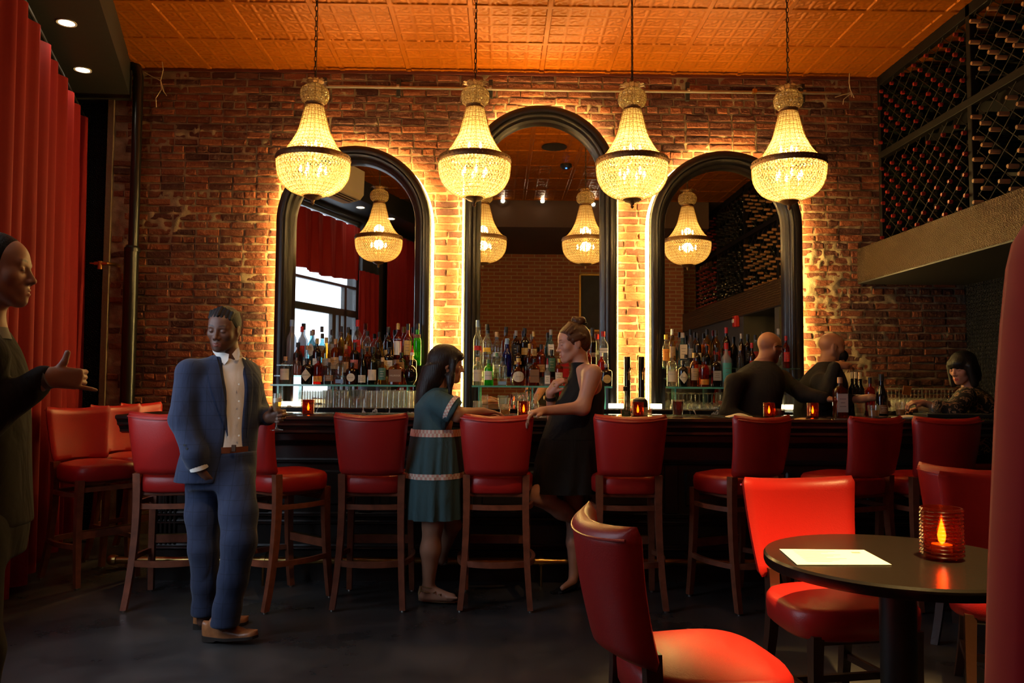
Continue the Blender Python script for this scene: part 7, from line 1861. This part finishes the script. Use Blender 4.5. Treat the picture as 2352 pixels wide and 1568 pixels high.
# ------------------------------------------------------------------ dark haired woman at the right end of the bar
def woman_right():
    Y0 = 5.95; base = Vector((P(2228, 1000, Y0).x, Y0, 0)); B = tuple(base)
    sk = skin('pale skin', (0.48, 0.22, 0.14))
    m, nt, b = newmat('black blouse with tan swirls'); tc = nt.nodes.new('ShaderNodeTexCoord'); n = nt.nodes.new('ShaderNodeTexNoise'); n.inputs['Scale'].default_value = 13; n.inputs['Detail'].default_value = 1; n.inputs['Distortion'].default_value = 2.2
    nt.links.new(tc.outputs['Object'], n.inputs['Vector']); r = nt.nodes.new('ShaderNodeValToRGB'); e = r.color_ramp.elements; e[0].position = .50; e[0].color = (.010, .009, .009, 1); e[1].position = .54; e[1].color = (.34, .19, .11, 1); k = e.new(.60); k.color = (.34, .19, .11, 1); k = e.new(.64); k.color = (.010, .009, .009, 1)
    nt.links.new(n.outputs[0], r.inputs[0]); nt.links.new(r.outputs[0], b.inputs['Base Color']); b.inputs['Roughness'].default_value = .7
    hc = J(2210, 845, Y0); Mh = frame(hc, (-.90, -.36, -.22)); T = lambda *p: tuple(Mh @ Vector(p)); R = np.array(Mh.to_3x3()); nb = J(2228, 895, Y0)
    sd = Sdf(); head_sdf(sd, Mh, .96, False, nb, .052)
    sN, eN, wN = J(2218, 912, Y0-.16), J(2188, 945, Y0-.26), J(2120, 925, Y0-.25); sF, eF, wF = J(2240, 912, Y0+.16), J(2195, 940, Y0+.05), J(2125, 938, Y0-.12)
    sd.loft([(0.80, base.x, Y0, .12, .15), kz(2232, 980, Y0, .10, .13), kz(2232, 920, Y0, .09, .15), kz(2228, 893, Y0, .05, .06)], 0, .03)
    for a, b_, ra, rb in ((sN, eN, .045, .038), (eN, wN, .036, .024), (sF, eF, .045, .038), (eF, wF, .036, .024)): sd.cone(a, b_, ra, rb, .03)
    hand_sdf(sd, wN, (-1, -.1, .05), (0, -.3, 1), -1, [(.6, .8)]*4, [(.6, .8, -.2), (.3, 1, -.2)], .9); hand_sdf(sd, wF, (-1, -.1, 0), (0, .2, 1), 1, [(.3, .4)]*4, [(.6, .8, -.1), (.3, 1, -.1)], .9)
    for s in (-.09, .09): sd.cone((base.x, Y0+s, .80), (base.x-.30, Y0+s, .74), .08, .06, .03); sd.cone((base.x-.30, Y0+s, .74), (base.x-.26, Y0+s, .30), .055, .04, .03)
    me = sdf_object(sd, 'person', sk, B, .011, [(*box_around([hc], .14), .0042), (*box_around([wN, J(2080, 920, Y0-.25)], .05), .0045)], head_tint(Mh, .96, (1.2, .45, .45), (.15, .12, .12))); me.location = base
    tag(me, 'woman with a black fringed bob and patterned blouse at the right end of the bar', 'person')
    bs = Sdf(); bs.loft([(0.78, base.x, Y0, .16, .19), kz(2234, 980, Y0, .145, .18), kz(2234, 930, Y0, .135, .185), kz(2231, 905, Y0, .10, .14), kz(2228, 890, Y0, .062, .066)], 0, 0, ex=2.3)
    for a, b_, ra, rb in ((sN, eN, .075, .065), (eN, J(2150, 935, Y0-.25), .06, .055), (sF, eF, .07, .06), (eF, J(2150, 938, Y0-.08), .058, .05)): bs.cone(a, b_, ra, rb, .03)
    sdf_object(bs, 'blouse', m, B, .009, parent=me)
    ts = Sdf()
    for s in (-.09, .09): ts.cone((base.x, Y0+s, .80), (base.x-.30, Y0+s, .75), .10, .08, .03); ts.cone((base.x-.30, Y0+s, .75), (base.x-.26, Y0+s, .33), .07, .055, .03)
    ts.ell((base.x+.02, Y0, .82), (.16, .19, .10), None, .03); sdf_object(ts, 'trousers', cloth('black trousers', (.01, .01, .011), .8), B, .013, parent=me)
    hs = Sdf(); hs.ell(T(0, -.018, .032), (.090, .110, .098), R, 0); hs.ell(T(0, -.05, -.055), (.096, .070, .095), R, .04)
    for s in (-1, 1): hs.cone(T(s*.078, .02, .02), T(s*.086, .012, -.12), .030, .026, .02)
    hs.ell(T(0, .060, .048), (.066, .044, .036), R, .02); hs.ell(T(0, .105, -.055), (.048, .060, .072), R, .010, 's')
    sdf_object(hs, 'hair', hairmat('black bobbed hair', (.010, .008, .008), .4), B, .0055, parent=me)
    # the stool she sits on
    place(stool0, base.x+.02, Y0, 1.57, 'red bar stool under the dark haired woman at the right end', used)
    # amber card / drink held up in front of her
    p = P(2083, 897, 5.72); cd = rbox(MB(), (-.035, -.003, -.030), (.035, .003, .035), .003).build('drinks_card', mat('amber card', (.55, .20, .03), .5), None, loc=p, rot=(0.15, 0.1, .2)); tag(cd, 'small amber card held up by the dark haired woman', 'card')
woman_right()
